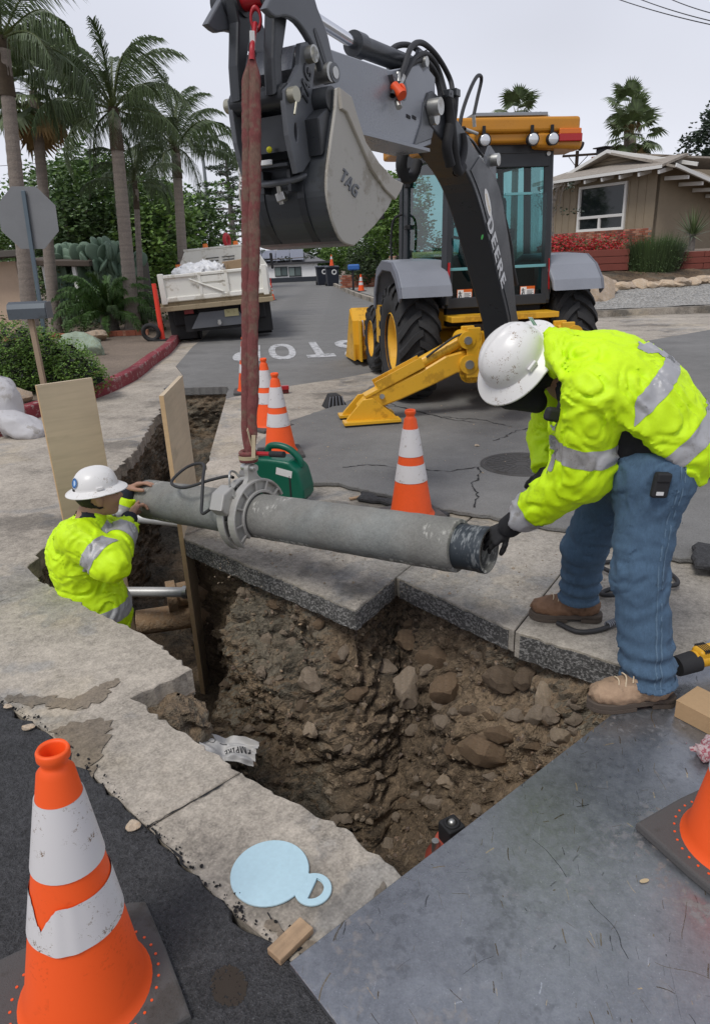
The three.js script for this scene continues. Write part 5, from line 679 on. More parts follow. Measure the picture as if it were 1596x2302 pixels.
// ---- the worker bending over the pipe end
{
  const base = V(1.05, 0.006, -2.48); const man = thing('person', 'person in hi-vis jacket and jeans bending over the pipe end, hand inside it', 'person', base);
  const pel = q3(1472, 1000, -2.43), chest = q3(1350, 868, -2.47), neck = q3(1258, 812, -2.56), head = q3(1168, 822, -2.6);
  const shL = q3(1335, 890, -2.31), shR = q3(1258, 850, -2.72), elL = q3(1312, 1058, -2.36), wrL = q3(1164, 1172, -2.57), elR = q3(1240, 985, -2.82), wrR = q3(1232, 1062, -2.7);
  const hipL = q3(1465, 1060, -2.33), hipR = q3(1405, 1055, -2.58), knL = q3(1437, 1290, -2.25), knR = q3(1312, 1235, -2.74), anL = q3(1448, 1560, -2.15), anR = q3(1298, 1368, -2.84);
  const up = V(-0.62, 0.6, 0.42).normalize(), fw = V(-0.55, -0.8, 0.1); const hq = frameQ(up, fw), hc = head.clone();
  // body under the clothes: one continuous mesh
  const hs = headSDF(hc, hq), hl = handSDF(wrL.clone().lerp(q3(1128, 1194, -2.6), 0.6), q3(1060, 1234, -2.67).sub(wrL), V(0.1, -0.6, -0.6), 1, [0.35, 0.3, 0.35, 0.4, 0.2], 1.0);
  const bodyList = joinS([capsule(pel, chest, 0.14, 0.13), capsule(chest, neck, 0.08, 0.05), capsule(neck, hc, 0.058, 0.056), capsule(shL, shR, 0.075, 0.075), capsule(shL, elL, 0.055, 0.045), capsule(elL, wrL, 0.045, 0.03), capsule(shR, elR, 0.055, 0.045), capsule(elR, wrR, 0.045, 0.03), capsule(hipL, knL, 0.085, 0.06), capsule(knL, anL, 0.06, 0.04), capsule(hipR, knR, 0.085, 0.06), capsule(knR, anR, 0.06, 0.04), capsule(hipL, hipR, 0.11, 0.11)], 0.05);
  const b0 = surfNet(bodyList, [0.3, -0.05, -3.05], [1.5, 1.5, -1.95], 0.016), h0 = surfNet(hs, [hc.x - 0.16, hc.y - 0.16, hc.z - 0.16], [hc.x + 0.16, hc.y + 0.16, hc.z + 0.16], 0.005);
  obj('body', movable(merge([b0, h0]), base), M.skin, man);
  // black balaclava and hood liner
  const bal = surfNet((x, y, z) => { let d = smin(hs(x, y, z) - 0.008, capsule(neck, hc, 0.085, 0.075)(x, y, z), 0.04); d = smin(d, capsule(hc.clone().add(V(-0.02, -0.1, 0)), q3(1205, 905, -2.56), 0.07, 0.04)(x, y, z), 0.04) + fold(0.006, 14)(x, y, z); const p = V(x, y, z).sub(hc).applyQuaternion(hq.clone().invert()); const hole = Math.max(Math.hypot(p.x, (p.y - 0.02) * 1.5) - 0.05, 0.02 - p.z); return Math.max(d, -hole); }, [hc.x - 0.25, hc.y - 0.28, hc.z - 0.2], [hc.x + 0.28, hc.y + 0.18, hc.z + 0.2], 0.008);
  obj('balaclava', movable(bal, base), M.blackCloth, man);
  // jacket
  const mid = q3(1405, 925, -2.45);
  const torso0 = joinS([capsule(pel, mid, 0.185, 0.195), capsule(mid, chest, 0.195, 0.185), ellip(pel.clone().add(V(0.03, 0.0, 0)), [0.2, 0.17, 0.235]), capsule(chest, neck, 0.165, 0.1), capsule(shL, shR, 0.105, 0.105), ellip(mid, [0.2, 0.2, 0.24])], 0.09);
  const hood = joinS([ellip(q3(1305, 800, -2.52), [0.14, 0.075, 0.16], new THREE.Quaternion().setFromEuler(new THREE.Euler(0, 0, -0.35))), ellip(q3(1385, 835, -2.44), [0.09, 0.055, 0.15], new THREE.Quaternion().setFromEuler(new THREE.Euler(0, 0, -0.5))), capsule(q3(1245, 770, -2.5), q3(1240, 830, -2.42), 0.05, 0.05)], 0.05);
  const armsS = joinS([capsule(shL, elL, 0.108, 0.1), capsule(elL, wrL, 0.1, 0.068)], 0.05), armR = joinS([capsule(shR, elR, 0.1, 0.09), capsule(elR, wrR, 0.088, 0.066)], 0.05);
  const c1 = q3(1395, 955, -2.35), c2 = q3(1510, 1050, -2.35), cn = V(-(c2.y - c1.y), c2.x - c1.x, 0).normalize(); if (cn.y < 0) cn.negate(); // front panel hitched up, lining shows
  const hemD = along(pel, chest), hemL = pel.distanceTo(chest);
  const nk = hc.clone().sub(neck).normalize(), collar = (x, y, z) => -((x - neck.x) * nk.x + (y - neck.y) * nk.y + (z - neck.z) * nk.z - 0.05);
  const cuffL = along(elL, wrL), cuffR = along(elR, wrR), lenL = elL.distanceTo(wrL), lenR = elR.distanceTo(wrR);
  const flap = ellip(q3(1222, 950, -2.5), [0.035, 0.135, 0.09], new THREE.Quaternion().setFromEuler(new THREE.Euler(0, 0, 0.35)));
  const F1 = fold(0.026, 3.6), F2 = fold(0.0045, 9);
  const jk = (x, y, z) => {
    let t = torso0(x, y, z); t = smin(t, hood(x, y, z), 0.018); const pl = (x - c1.x) * cn.x + (y - c1.y) * cn.y + (z - c1.z) * cn.z + 0.02 * n3(z * 7, x * 7, 1); t = Math.max(t, -pl);
    t = Math.max(t, -(hemD(x, y, z) * hemL + 0.165 + 0.02 * n3(x * 6, z * 6, 4)));
    t = smin(t, flap(x, y, z), 0.03);
    t = Math.max(t, -collar(x, y, z) - 0.0); 
    let a = Math.max(armsS(x, y, z), (cuffL(x, y, z) - 0.95) * lenL), b = Math.max(armR(x, y, z), (cuffR(x, y, z) - 0.95) * lenR);
    return smin(smin(t, a, 0.03), b, 0.03) + F1(x, y, z) + F2(x, y, z) + wrinkle(elL, x, y, z) + wrinkle(shL, x, y, z) + wrinkle(wrL, x, y, z);
  };
  const jg = surfNet(jk, [0.3, 0.55, -3.0], [1.6, 1.55, -2.1], 0.0085);
  const jm = obj('jacket', movable(jg.clone(), base), M.hivis, man);
  const strip = (fn, name = 'reflective_stripe', m = M.silver, off = 0.0022) => { const g = clipGeo(jg, fn, off); if (g.attributes.position.count > 9) obj(name, movable(g, base), m, jm); };
  const tArm = along(shL, elL), tFore = along(elL, wrL), tTor = along(pel, chest), dA = capsule(shL, elL, 0.1, 0.1), dF = capsule(elL, wrL, 0.1, 0.07), dT = capsule(pel, chest, 0.2, 0.2);
  const band = (t, a, b, k) => Math.min(t - a, b - t) * k;
  strip((x, y, z) => Math.min(band(tArm(x, y, z), 0.57, 0.8, 0.3), 0.035 - dA(x, y, z), 0.02 - (x - 1.03)));
  strip((x, y, z) => Math.min(band(tFore(x, y, z), 0.74, 0.97, 0.3), 0.04 - dF(x, y, z)));
  strip((x, y, z) => Math.min(band(tTor(x, y, z), -0.12, 0.1, 0.3), 0.03 + x - 1.0));
  strip((x, y, z, n) => Math.min(band(tTor(x, y, z), 0.62, 0.84, 0.3), x - 0.93, z + 2.48, n.y + 0.5));
  strip((x, y, z, n) => Math.min(band(z, -2.4, -2.345, 1), tTor(x, y, z) - 0.7, 1.16 - tTor(x, y, z), n.y - 0.1));
  // dark layers: jumper at the waist, sleeve ends, gloves
  const jump = surfNet((x, y, z) => { let t = joinS([capsule(pel, mid, 0.172, 0.178), capsule(mid, chest, 0.178, 0.16), ellip(pel, [0.18, 0.16, 0.215])], 0.08)(x, y, z) + 0.8 * F1(x, y, z); return Math.max(t, -(hemD(x, y, z) * hemL + 0.14)); }, [0.7, 0.55, -2.8], [1.5, 1.3, -2.1], 0.012);
  obj('jumper', movable(jump, base), M.blackCloth, man);
  obj('sleeve_cuff', movable(surfNet((x, y, z) => Math.max(capsule(elL, wrL.clone().lerp(q3(1128, 1194, -2.6), 0.55), 0.06, 0.046)(x, y, z) + fold(0.006, 22)(x, y, z), (0.7 - cuffL(x, y, z)) * lenL), [0.5, 0.3, -2.85], [0.95, 0.75, -2.4], 0.008), base), M.blackCloth, man);
  const cuffEnd = wrL.clone().lerp(q3(1128, 1194, -2.6), 0.75);
  obj('glove', movable(handGeo(hl, 0.004, capsule(wrL, cuffEnd, 0.042, 0.03)), base), M.glove, man);
  const hr = handSDF(wrR, q3(1205, 1110, -2.7).sub(wrR), V(0.4, -0.1, -0.6), -1, [0.4, 0.42, 0.45, 0.5, 0.3], 1.05); obj('glove', movable(handGeo(hr, 0.0045, capsule(elR.clone().lerp(wrR, 0.75), wrR, 0.045, 0.036)), base), M.glove, man);
  // jeans
  const FJ = fold(0.016, 5), FJ2 = fold(0.005, 13);
  const thL = (x, y, z) => joinS([capsule(hipL, knL, 0.118, 0.098), capsule(knL, anL.clone().add(V(0.018, 0, 0)), 0.094, 0.095)], 0.03)(x, y, z), thR = (x, y, z) => joinS([capsule(hipR, knR, 0.118, 0.094), capsule(knR, anR, 0.092, 0.083)], 0.03)(x, y, z);
  const jeanF = (x, y, z) => { const kneeFold = 0.008 * Math.sin((y - 0.28) * 90) * Math.exp(-Math.pow((y - 0.2) / 0.1, 2)); let d = smin(smin(thL(x, y, z), thR(x, y, z), 0.03), capsule(hipL, hipR, 0.15, 0.15)(x, y, z), 0.06) + FJ(x, y, z) + FJ2(x, y, z) + kneeFold + wrinkle(knL, x, y, z) + wrinkle(knR, x, y, z) + wrinkle(hipL, x, y, z); return Math.max(d, y - 0.98, 0.118 + 0.02 * (x - 1) - y + (z < -2.5 ? -0.005 : 0)); };
  const jn = surfNet(jeanF, [0.6, 0.06, -3.05], [1.5, 1.05, -1.95], 0.0095); const jeans = obj('jeans', movable(jn.clone(), base), M.denim, man);
  const seamX = (y) => mix(mix(anL.x + 0.0, knL.x + 0.02, sst(0.1, 0.5, y)), hipL.x + 0.03, sst(0.5, 0.95, y)) ; 
  for (const o of [-0.009, 0.009]) { const g = clipGeo(jn, (x, y, z, n) => Math.min(0.0032 - Math.abs(x - seamX(y) - o - 0.01), n.z - 0.2, z + 2.5), 0.002); if (g.attributes.position.count > 9) obj('seam', movable(g, base), M.denimSeam, jeans); }
  const pk = clipGeo(jn, (x, y, z, n) => Math.min(n.z - 0.1, z + 2.45, 0.05 - Math.abs(x - 1.2), 0.025 - Math.abs(y - 0.70 - (x - 1.2) * 0.1)), 0.006); if (pk.attributes.position.count > 9) obj('pocket_flap', movable(pk, base), M.denim, jeans);
  obj('hem', movable(clipGeo(jn, (x, y, z, n) => Math.min(0.15 - y, 0.6 - Math.abs(n.y)), 0.003), base), M.denim, jeans);
  // boots
  const boot = (an, toe, m, yG) => {
    const g = part('boot', man); g.position.set(an.x - base.x, yG - base.y, an.z - base.z); const d = toe.clone().sub(an); g.rotation.y = Math.atan2(-d.x, -d.z) + Math.PI; // local +z towards the toe
    const f0 = joinS([capsule(V(0, 0.1, -0.01), V(0, 0.14, -0.01), 0.044, 0.044), ellip(V(0, 0.075, -0.03), [0.045, 0.055, 0.06]), capsule(V(0, 0.11, 0.02), V(0, 0.07, 0.11), 0.047, 0.04), ellip(V(0, 0.062, 0.15), [0.051, 0.042, 0.075]), ellip(V(0, 0.06, 0.07), [0.045, 0.04, 0.1])], 0.035);
    obj('upper', surfNet((x, y, z) => Math.max(f0(x, y, z) + 0.003 * n3(x * 30, y * 30, z * 30), 0.03 - y, y - 0.155), [-0.09, 0.0, -0.13], [0.09, 0.28, 0.26], 0.0055), m, g);
    const sole = smoothPts([[0, 0.232], [0.038, 0.21], [0.055, 0.15], [0.047, 0.06], [0.04, -0.02], [0.042, -0.07], [0.02, -0.098], [-0.02, -0.098], [-0.042, -0.07], [-0.04, -0.02], [-0.045, 0.06], [-0.053, 0.15], [-0.038, 0.21], [0, 0.232]], 4).slice(0, -1);
    const sg = (h, pts, y) => { const e = extr(pts.map(([x, z]) => [x, -z]), h, { bev: 0.003, center: false }); e.rotateX(-Math.PI / 2); e.translate(0, y, 0); return e; };
    obj('sole', sg(0.022, sole, 0.018), M.sole, g); obj('heel', sg(0.03, sole.filter(([x, z]) => z < 0.0), 0.0), M.sole, g); obj('tread', sg(0.02, sole.filter(([x, z]) => z > 0.045), 0.0), M.sole, g);
    for (let k = 0; k < 4; k++) { const y = 0.145 - k * 0.014, z = 0.04 + k * 0.026; obj('lace', tube([[-0.034, y - 0.012, z - 0.006], [-0.012, y + 0.018, z + 0.012], [0.012, y + 0.018, z + 0.006], [0.034, y - 0.012, z + 0.014]], 0.0028, 10, 6), M.ply, g); }
    return g;
  };
  boot(V(anL.x + 0.01, 0, -2.14), V(0.7, 0, -2.13), M.leather, 0.032); boot(V(anR.x + 0.01, 0, -2.835), V(0.7, 0, -2.9), M.leatherBrown, 0.002);
  // hard hat, radio, case on the belt
  const hat = hardHat(man, base, hc.clone().addScaledVector(up, 0.055), hq, 0.96);
  const lab = canvasTex(64, 96, (g, w, h) => { g.fillStyle = '#eef3ee'; g.fillRect(0, 0, w, h); g.fillStyle = '#1f8f5a'; g.fillRect(6, 6, 24, 84); g.fillRect(38, 6, 20, 84); g.fillStyle = '#eef3ee'; for (let i = 0; i < 6; i++) { g.fillRect(12, 14 + i * 13, 10, 4); g.fillRect(42, 14 + i * 13, 10, 4); } });
  { const s = sheet(0.03, 0.04); s.rotateZ(0.3); s.rotateX(-0.25); s.translate(0.03, 0.056, -0.148); s.rotateY(0); const m = obj('maker_label', s, mat({ map: lab, roughness: 0.5, side: THREE.DoubleSide }), hat, { uv: true }); m.position.set(0, 0, 0.008); }
  { const p = q3(1245, 932, -2.36); const g = part('chest_radio', man); g.position.copy(p).sub(base); g.rotation.set(0.1, 0.2, -0.25); obj('case', box(0.072, 0.05, 0.035, 0, 0, 0, [0, 0, 0], 0.014), M.blackSoft, g); obj('clip', [box(0.03, 0.03, 0.02, 0.02, 0.035, 0), tube([[0.02, 0.04, 0], [0.025, 0.09, -0.01], [0.03, 0.12, -0.03]], 0.004, 12, 6)], M.blackSoft, g); }
  { const p = q3(1484, 1092, -2.175); const g = part('belt_pouch', man); g.position.copy(p).sub(base); g.rotation.set(0, 0.15, -0.12); obj('case', [box(0.06, 0.085, 0.025, 0, 0, 0, [0, 0, 0], 0.01), box(0.054, 0.035, 0.03, 0, 0.03, 0.002, [0, 0, 0], 0.008)], M.blackSoft, g); obj('screen', box(0.026, 0.012, 0.003, -0.005, -0.024, 0.0135), M.whiteClean, g); }
}
// ---- the worker standing in the trench
{
  const base = V(-1.42, -1.17, -3.47); const man = thing('person', 'person in hi-vis jacket standing waist-deep in the trench steadying the pipe', 'person', base);
  const pel = q3(215, 1375, -3.45), chest = q3(186, 1245, -3.45), neck = q3(205, 1158, -3.47), head = q3(221, 1112, -3.48);
  const shR = q3(172, 1208, -3.3), shL = q3(225, 1192, -3.64), elR = q3(250, 1268, -3.22), wrR = q3(292, 1163, -3.66), elL = q3(258, 1185, -3.78), wrL = q3(290, 1100, -3.86);
  const hipR = V(pel.x, pel.y - 0.08, -3.36), hipL = V(pel.x, pel.y - 0.08, -3.56), knR = V(pel.x + 0.08, -0.7, -3.34), knL = V(pel.x + 0.05, -0.7, -3.6), anR = V(pel.x, -1.1, -3.33), anL = V(pel.x - 0.02, -1.1, -3.62);
  const up = V(-0.05, 1, 0.03).normalize(), fw = V(0.85, -0.1, -0.5); const hq = frameQ(up, fw), hc = head;
  const hs = headSDF(hc, hq);
  const hR = handSDF(wrR, q3(322, 1112, -3.8).sub(wrR), V(0.6, -0.1, -0.7), 1, [0.15, 0.75, 0.8, 0.8, 0.2], 1.0), hL = handSDF(wrL, q3(338, 1078, -3.86).sub(wrL), V(0.2, -0.8, 0.3), -1, [0.35, 0.35, 0.38, 0.4, 0.2], 1.0);
  const body = joinS([capsule(pel, chest, 0.14, 0.15), capsule(chest, neck, 0.11, 0.06), capsule(neck, hc, 0.06, 0.058), capsule(shL, shR, 0.07, 0.07), capsule(shR, elR, 0.055, 0.045), capsule(elR, wrR, 0.045, 0.028), capsule(shL, elL, 0.055, 0.045), capsule(elL, wrL, 0.045, 0.028), capsule(hipL, knL, 0.085, 0.06), capsule(knL, anL, 0.06, 0.04), capsule(hipR, knR, 0.085, 0.06), capsule(knR, anR, 0.06, 0.04), capsule(hipL, hipR, 0.12, 0.12)], 0.05);
  obj('body', movable(merge([surfNet(body, [-1.9, -1.2, -4.0], [-0.9, 0.7, -3.0], 0.016), surfNet((x, y, z) => smin(hs(x, y, z), capsule(neck, hc, 0.06, 0.056)(x, y, z), 0.02), [hc.x - 0.16, hc.y - 0.2, hc.z - 0.16], [hc.x + 0.16, hc.y + 0.16, hc.z + 0.16], 0.005), handGeo(hR, 0.004, capsule(elR.clone().lerp(wrR, 0.7), wrR, 0.036, 0.027)), handGeo(hL, 0.004, capsule(elL.clone().lerp(wrL, 0.7), wrL, 0.036, 0.027))]), base), M.skin, man);
  obj('hair', movable(surfNet((x, y, z) => { const p = V(x, y, z).sub(hc).applyQuaternion(hq.clone().invert()); return Math.max(hs(x, y, z) - 0.007 - 0.003 * n3(x * 90, y * 90, z * 90), p.z - 0.005 - Math.max(0, p.y) * 0.9, -0.055 - p.y, Math.hypot(p.y + 0.01, p.z + 0.01) < 0.042 && Math.abs(p.x) > 0.06 ? 0.01 : -1); }, [hc.x - 0.15, hc.y - 0.15, hc.z - 0.15], [hc.x + 0.15, hc.y + 0.15, hc.z + 0.15], 0.006), base), M.hair, man);
  const F1 = fold(0.026, 3.6), F2 = fold(0.0045, 9), hem = along(pel, chest), hemL = pel.distanceTo(chest), cR = along(elR, wrR), cL = along(elL, wrL), lR = elR.distanceTo(wrR), lL = elL.distanceTo(wrL);
  const torso = joinS([capsule(pel.clone().add(V(0, -0.06, 0)), chest, 0.175, 0.165), ellip(chest, [0.165, 0.2, 0.21]), ellip(pel, [0.19, 0.2, 0.22]), capsule(shL, shR, 0.09, 0.09), capsule(chest, neck, 0.14, 0.075)], 0.06), aR = joinS([capsule(shR, elR, 0.1, 0.09), capsule(elR, wrR, 0.09, 0.066)], 0.05), aL = joinS([capsule(shL, elL, 0.1, 0.09), capsule(elL, wrL, 0.088, 0.066)], 0.05);
  const jk = (x, y, z) => { let t = Math.max(torso(x, y, z), -(hem(x, y, z) * hemL + 0.24), y - neck.y - 0.02 - (x - neck.x) * 0.3); return smin(smin(t, Math.max(aR(x, y, z), (cR(x, y, z) - 0.8) * lR), 0.03), Math.max(aL(x, y, z), (cL(x, y, z) - 0.8) * lL), 0.03) + F1(x, y, z) + F2(x, y, z) + wrinkle(elR, x, y, z) + wrinkle(shR, x, y, z); };
  const jg = surfNet(jk, [-1.85, -0.55, -4.0], [-0.95, 0.55, -3.05], 0.009); const jm = obj('jacket', movable(jg.clone(), base), M.hivis, man);
  const strip = (fn) => { const g = clipGeo(jg, fn, 0.0025); if (g.attributes.position.count > 9) obj('reflective_stripe', movable(g, base), M.silver, jm); };
  const band = (t, a, b, k) => Math.min(t - a, b - t) * k, tU = along(shR, elR), tF = along(elR, wrR), tU2 = along(elL, wrL), dU = capsule(shR, elR, 0.1, 0.1), dF = capsule(elR, wrR, 0.09, 0.07), dF2 = capsule(elL, wrL, 0.09, 0.07);
  strip((x, y, z) => Math.min(band(tU(x, y, z), 0.5, 0.82, 0.3), 0.03 - dU(x, y, z), tF(x, y, z) * -0.3 + 0.05));
  strip((x, y, z) => Math.min(band(tF(x, y, z), 0.42, 0.68, 0.3), 0.04 - dF(x, y, z)));
  strip((x, y, z) => Math.min(band(tU2(x, y, z), 0.3, 0.6, 0.3), 0.04 - dF2(x, y, z)));
  strip((x, y, z) => Math.min(band(hem(x, y, z), -0.02, 0.2, 0.3), 0.3 - Math.hypot(x - pel.x, z - pel.z)));
  strip((x, y, z) => Math.min(band(hem(x, y, z), -0.62, -0.42, 0.3), 0.3 - Math.hypot(x - pel.x, z - pel.z)));
  obj('collar', movable(surfNet((x, y, z) => Math.max(capsule(chest.clone().lerp(neck, 0.5), neck.clone().add(V(0, 0.035, 0)), 0.1, 0.078)(x, y, z) + fold(0.006, 18)(x, y, z), -(capsule(chest, neck.clone().add(V(0.02, 0.3, 0)), 0.06, 0.066)(x, y, z)), y - neck.y - 0.045 + (x - neck.x) * 0.35), [neck.x - 0.2, neck.y - 0.2, neck.z - 0.2], [neck.x + 0.2, neck.y + 0.15, neck.z + 0.2], 0.008), base), M.navyCloth, man);
  for (const [e, w, t0] of [[elR, wrR, cR], [elL, wrL, cL]]) obj('sleeve_cuff', movable(surfNet((x, y, z) => Math.max(capsule(e, w, 0.062, 0.046)(x, y, z) + fold(0.006, 20)(x, y, z), (0.66 - t0(x, y, z)) * 0.3, (t0(x, y, z) - 1.0) * 0.3), [Math.min(e.x, w.x) - 0.1, Math.min(e.y, w.y) - 0.1, Math.min(e.z, w.z) - 0.1], [Math.max(e.x, w.x) + 0.1, Math.max(e.y, w.y) + 0.1, Math.max(e.z, w.z) + 0.1], 0.008), base), M.navyCloth, man);
  obj('trousers', movable(surfNet((x, y, z) => Math.max(joinS([capsule(hipL, knL, 0.11, 0.09), capsule(knL, anL, 0.085, 0.07), capsule(hipR, knR, 0.11, 0.09), capsule(knR, anR, 0.085, 0.07), capsule(hipL, hipR, 0.14, 0.14)], 0.04)(x, y, z) + fold(0.014, 9)(x, y, z), y - pel.y, -1.1 - y), [-1.75, -1.15, -3.85], [-1.05, 0.1, -3.1], 0.014), base), M.navyCloth, man);
  for (const a of [anL, anR]) { const f0 = joinS([capsule(V(0, 0.08, 0), V(0, 0.2, 0), 0.055, 0.06), capsule(V(0, 0.05, 0), V(0.17, 0.045, 0), 0.05, 0.045)], 0.04); const g = surfNet((x, y, z) => Math.max(f0(x, y, z), -y), [-0.1, -0.02, -0.1], [0.26, 0.24, 0.1], 0.01); g.translate(a.x - base.x, 0, a.z - base.z); obj('boot', g, M.leatherBrown, man); }
  const hat = hardHat(man, base, hc.clone().addScaledVector(up, 0.055), hq, 0.84);
  const lab = canvasTex(128, 128, (g, w, h) => { g.fillStyle = '#dfe9f2'; g.fillRect(0, 0, w, h); g.fillStyle = '#3a78b8'; g.beginPath(); g.arc(64, 64, 62, 0, 7); g.fill(); g.strokeStyle = '#1b3f74'; g.lineWidth = 12; g.beginPath(); g.arc(64, 64, 54, 0, 7); g.stroke(); g.fillStyle = '#cfe2f4'; g.fillRect(34, 50, 60, 22); g.fillRect(44, 78, 40, 8); });
  { const dir = V(-0.72, 0.32, 0.75).normalize(); const lc = dir.clone().applyQuaternion(hq.clone().invert()); const s = new THREE.CircleGeometry(0.033, 28); const m = obj('round_sticker', s, mat({ map: lab, roughness: 0.5 }), hat, { uv: true }); const n = V(lc.x, Math.max(lc.y, 0.25), lc.z).normalize(); m.position.set(n.x * 0.117, 0.05, n.z * 0.117 * 1.12).multiplyScalar(1.04); m.lookAt(m.getWorldPosition(V()).clone()); m.quaternion.setFromUnitVectors(V(0, 0, 1), n); }
}
// ================= the pipe on its sling
function cylUV(g, R) { const p = g.attributes.position, uv = g.attributes.uv; for (let i = 0; i < p.count; i++) uv.setXY(i, uv.getX(i) * 2 * Math.PI * R, p.getY(i)); return g; }
M.mortar = mat({ map: T.mortar, roughness: 0.92, bumpMap: T.concreteB, bumpScale: 0.003 });
M.pipeSteel = mat({ map: tex(512, (i, j, c) => { const a = smp(NA, i, j), n = smp(NC, (i * 0.3) | 0, j), w = sst(0.45, 0.62, 0.6 * a + 0.4 * n); c[0] = mix(0.035, 0.22, w); c[1] = mix(0.045, 0.235, w); c[2] = mix(0.055, 0.24, w); }, { rep: 1 / 0.6 }), roughness: 0.5, metalness: 0.25 });
const pipeA = AZ(335, 1122, -3.92), pipeB = AZ(1031, 1227, -2.7), pipeDir = pipeB.clone().sub(pipeA).normalize(), pipeLen = pipeA.distanceTo(pipeB), PR = 0.1175;
{
  const p = thing('pipe_section', 'grey mortar-coated pipe length hanging level above the trench from a red sling', 'pipe', pipeA); p.quaternion.setFromUnitVectors(V(0, 1, 0), pipeDir);
  const seg = 64, prof = []; for (let i = 0; i <= 40; i++) prof.push([PR + 0.0012 * Math.sin(i * 2.3), i / 40 * pipeLen]); prof.push([PR - 0.004, pipeLen + 0.004], [0.1, pipeLen + 0.006]);
  const g = lathe([[0.096, 0.0], [PR - 0.006, -0.002], ...prof], seg); obj('mortar_coating', cylUV(g, PR), M.mortar, p, { uv: true }).material.side = THREE.DoubleSide;
  const L = pipeLen; const sp = lathe([[0.0975, L - 0.02], [0.0975, L + 0.105], [0.1, L + 0.108], [0.1, L + 0.138], [0.0965, L + 0.142]], seg); obj('steel_spigot', cylUV(sp, 0.0975), M.pipeSteel, p, { uv: true }).material.side = THREE.DoubleSide;
  const li = lathe([[0.0965, L + 0.142], [0.085, L + 0.142], [0.084, L + 0.1], [0.084, 0.02], [0.098, 0.0]], seg); obj('mortar_lining', cylUV(li, 0.084), M.mortar, p, { uv: true }).material.side = THREE.DoubleSide;
}
const clampC = pipeA.clone().lerp(pipeB, 0.42);
{ // cast lifting clamp round the pipe
  const c = thing('pipe_clamp', 'cast aluminium lifting clamp closed round the hanging pipe', 'clamp', clampC); const z = pipeDir, y = V(0, 1, 0).addScaledVector(z, -z.y).normalize(), x = y.clone().cross(z); c.quaternion.setFromRotationMatrix(new THREE.Matrix4().makeBasis(x, y, z));
  const arc = (r0, r1, a0, a1, n = 28) => { const o = [], i = []; for (let k = 0; k <= n; k++) { const a = mix(a0, a1, k / n); o.push([r1 * Math.cos(a), r1 * Math.sin(a)]); i.push([r0 * Math.cos(a), r0 * Math.sin(a)]); } return [...o, ...i.reverse()]; };
  const jaw = (a0, a1, zz) => [ (() => { const g = extr(arc(0.128, 0.196, a0, a1), 0.016, { bev: 0.003 }); g.translate(0, 0, zz); return g; })(), (() => { const g = extr(arc(0.126, 0.142, a0, a1), 0.062, { bev: 0.003 }); g.translate(0, 0, zz); return g; })(), (() => { const g = extr(arc(0.186, 0.2, a0, a1), 0.05, { bev: 0.003 }); g.translate(0, 0, zz); return g; })()];
  const rib = (a, zz) => { const g = box(0.056, 0.012, 0.05, 0.165, 0, zz, [0, 0, 0], 0.003); g.rotateZ(a); return g; };
  const D = Math.PI / 180;
  obj('jaw', [...jaw(20 * D, 218 * D, 0.03), ...[35, 65, 92, 122, 150, 182, 208].map((a) => rib(a * D, 0.03))], M.alu, c);
  obj('jaw', [...jaw(60 * D, 232 * D, -0.05), ...[80, 110, 140, 175, 205].map((a) => rib(a * D, -0.05))], M.alu, c);
  const ear = extr(smoothPts([[-0.085, 0.17], [-0.04, 0.215], [-0.032, 0.27], [0.0, 0.298], [0.032, 0.27], [0.04, 0.215], [0.085, 0.17]], 5), 0.028, { bev: 0.004 }); ear.translate(0, 0, 0.02); obj('lifting_lug', ear, M.alu, c);
  obj('shackle_pin', [rod([0, 0.262, -0.03], [0, 0.262, 0.062], 0.019), rod([0, 0.262, 0.06], [0, 0.262, 0.066], 0.012)], M.zinc, c);
  const hb = extr([[-0.235, 0.1], [-0.2, 0.175], [-0.13, 0.2], [-0.115, 0.16], [-0.14, 0.09], [-0.2, 0.06]], 0.09, { bev: 0.008, bs: 2 }); hb.translate(0, 0, -0.03); obj('locking_block', hb, M.alu, c);
  obj('block_bolt', rod([-0.14, 0.15, 0.01], [-0.14, 0.15, 0.026], 0.011), M.zinc, c);
  obj('end_bolt', [rod([0.165, 0.03, 0.03], [0.165, 0.03, 0.07], 0.018), rod([0.165, 0.03, 0.07], [0.165, 0.03, 0.082], 0.024, 0.024, 6)], M.zinc, c);
  obj('wire_guard', tube([[-0.14, 0.2, 0.0], [-0.13, 0.25, 0.0], [-0.1, 0.265, -0.02], [-0.06, 0.25, -0.03], [-0.045, 0.22, -0.02]], 0.006, 24, 8), M.zinc, c);
  obj('release_cable', tube([[-0.2, 0.1, -0.08], [-0.21, 0.06, -0.16], [-0.16, 0.12, -0.2], [-0.1, 0.2, -0.24], [0.02, 0.25, -0.36], [0.02, 0.22, -0.5], [-0.1, 0.17, -0.5], [-0.14, 0.16, -0.36], [-0.08, 0.2, -0.2], [-0.05, 0.22, -0.1], [-0.06, 0.22, -0.05]], 0.0085, 90, 8), M.hose, c);
  obj('lever', [rod([0.02, 0.335, 0.03], [0.02, 0.338, 0.17], 0.011)], M.red, c); obj('lever_grip', rod([0.02, 0.338, 0.16], [0.02, 0.34, 0.25], 0.016), M.blackSoft, c);
}
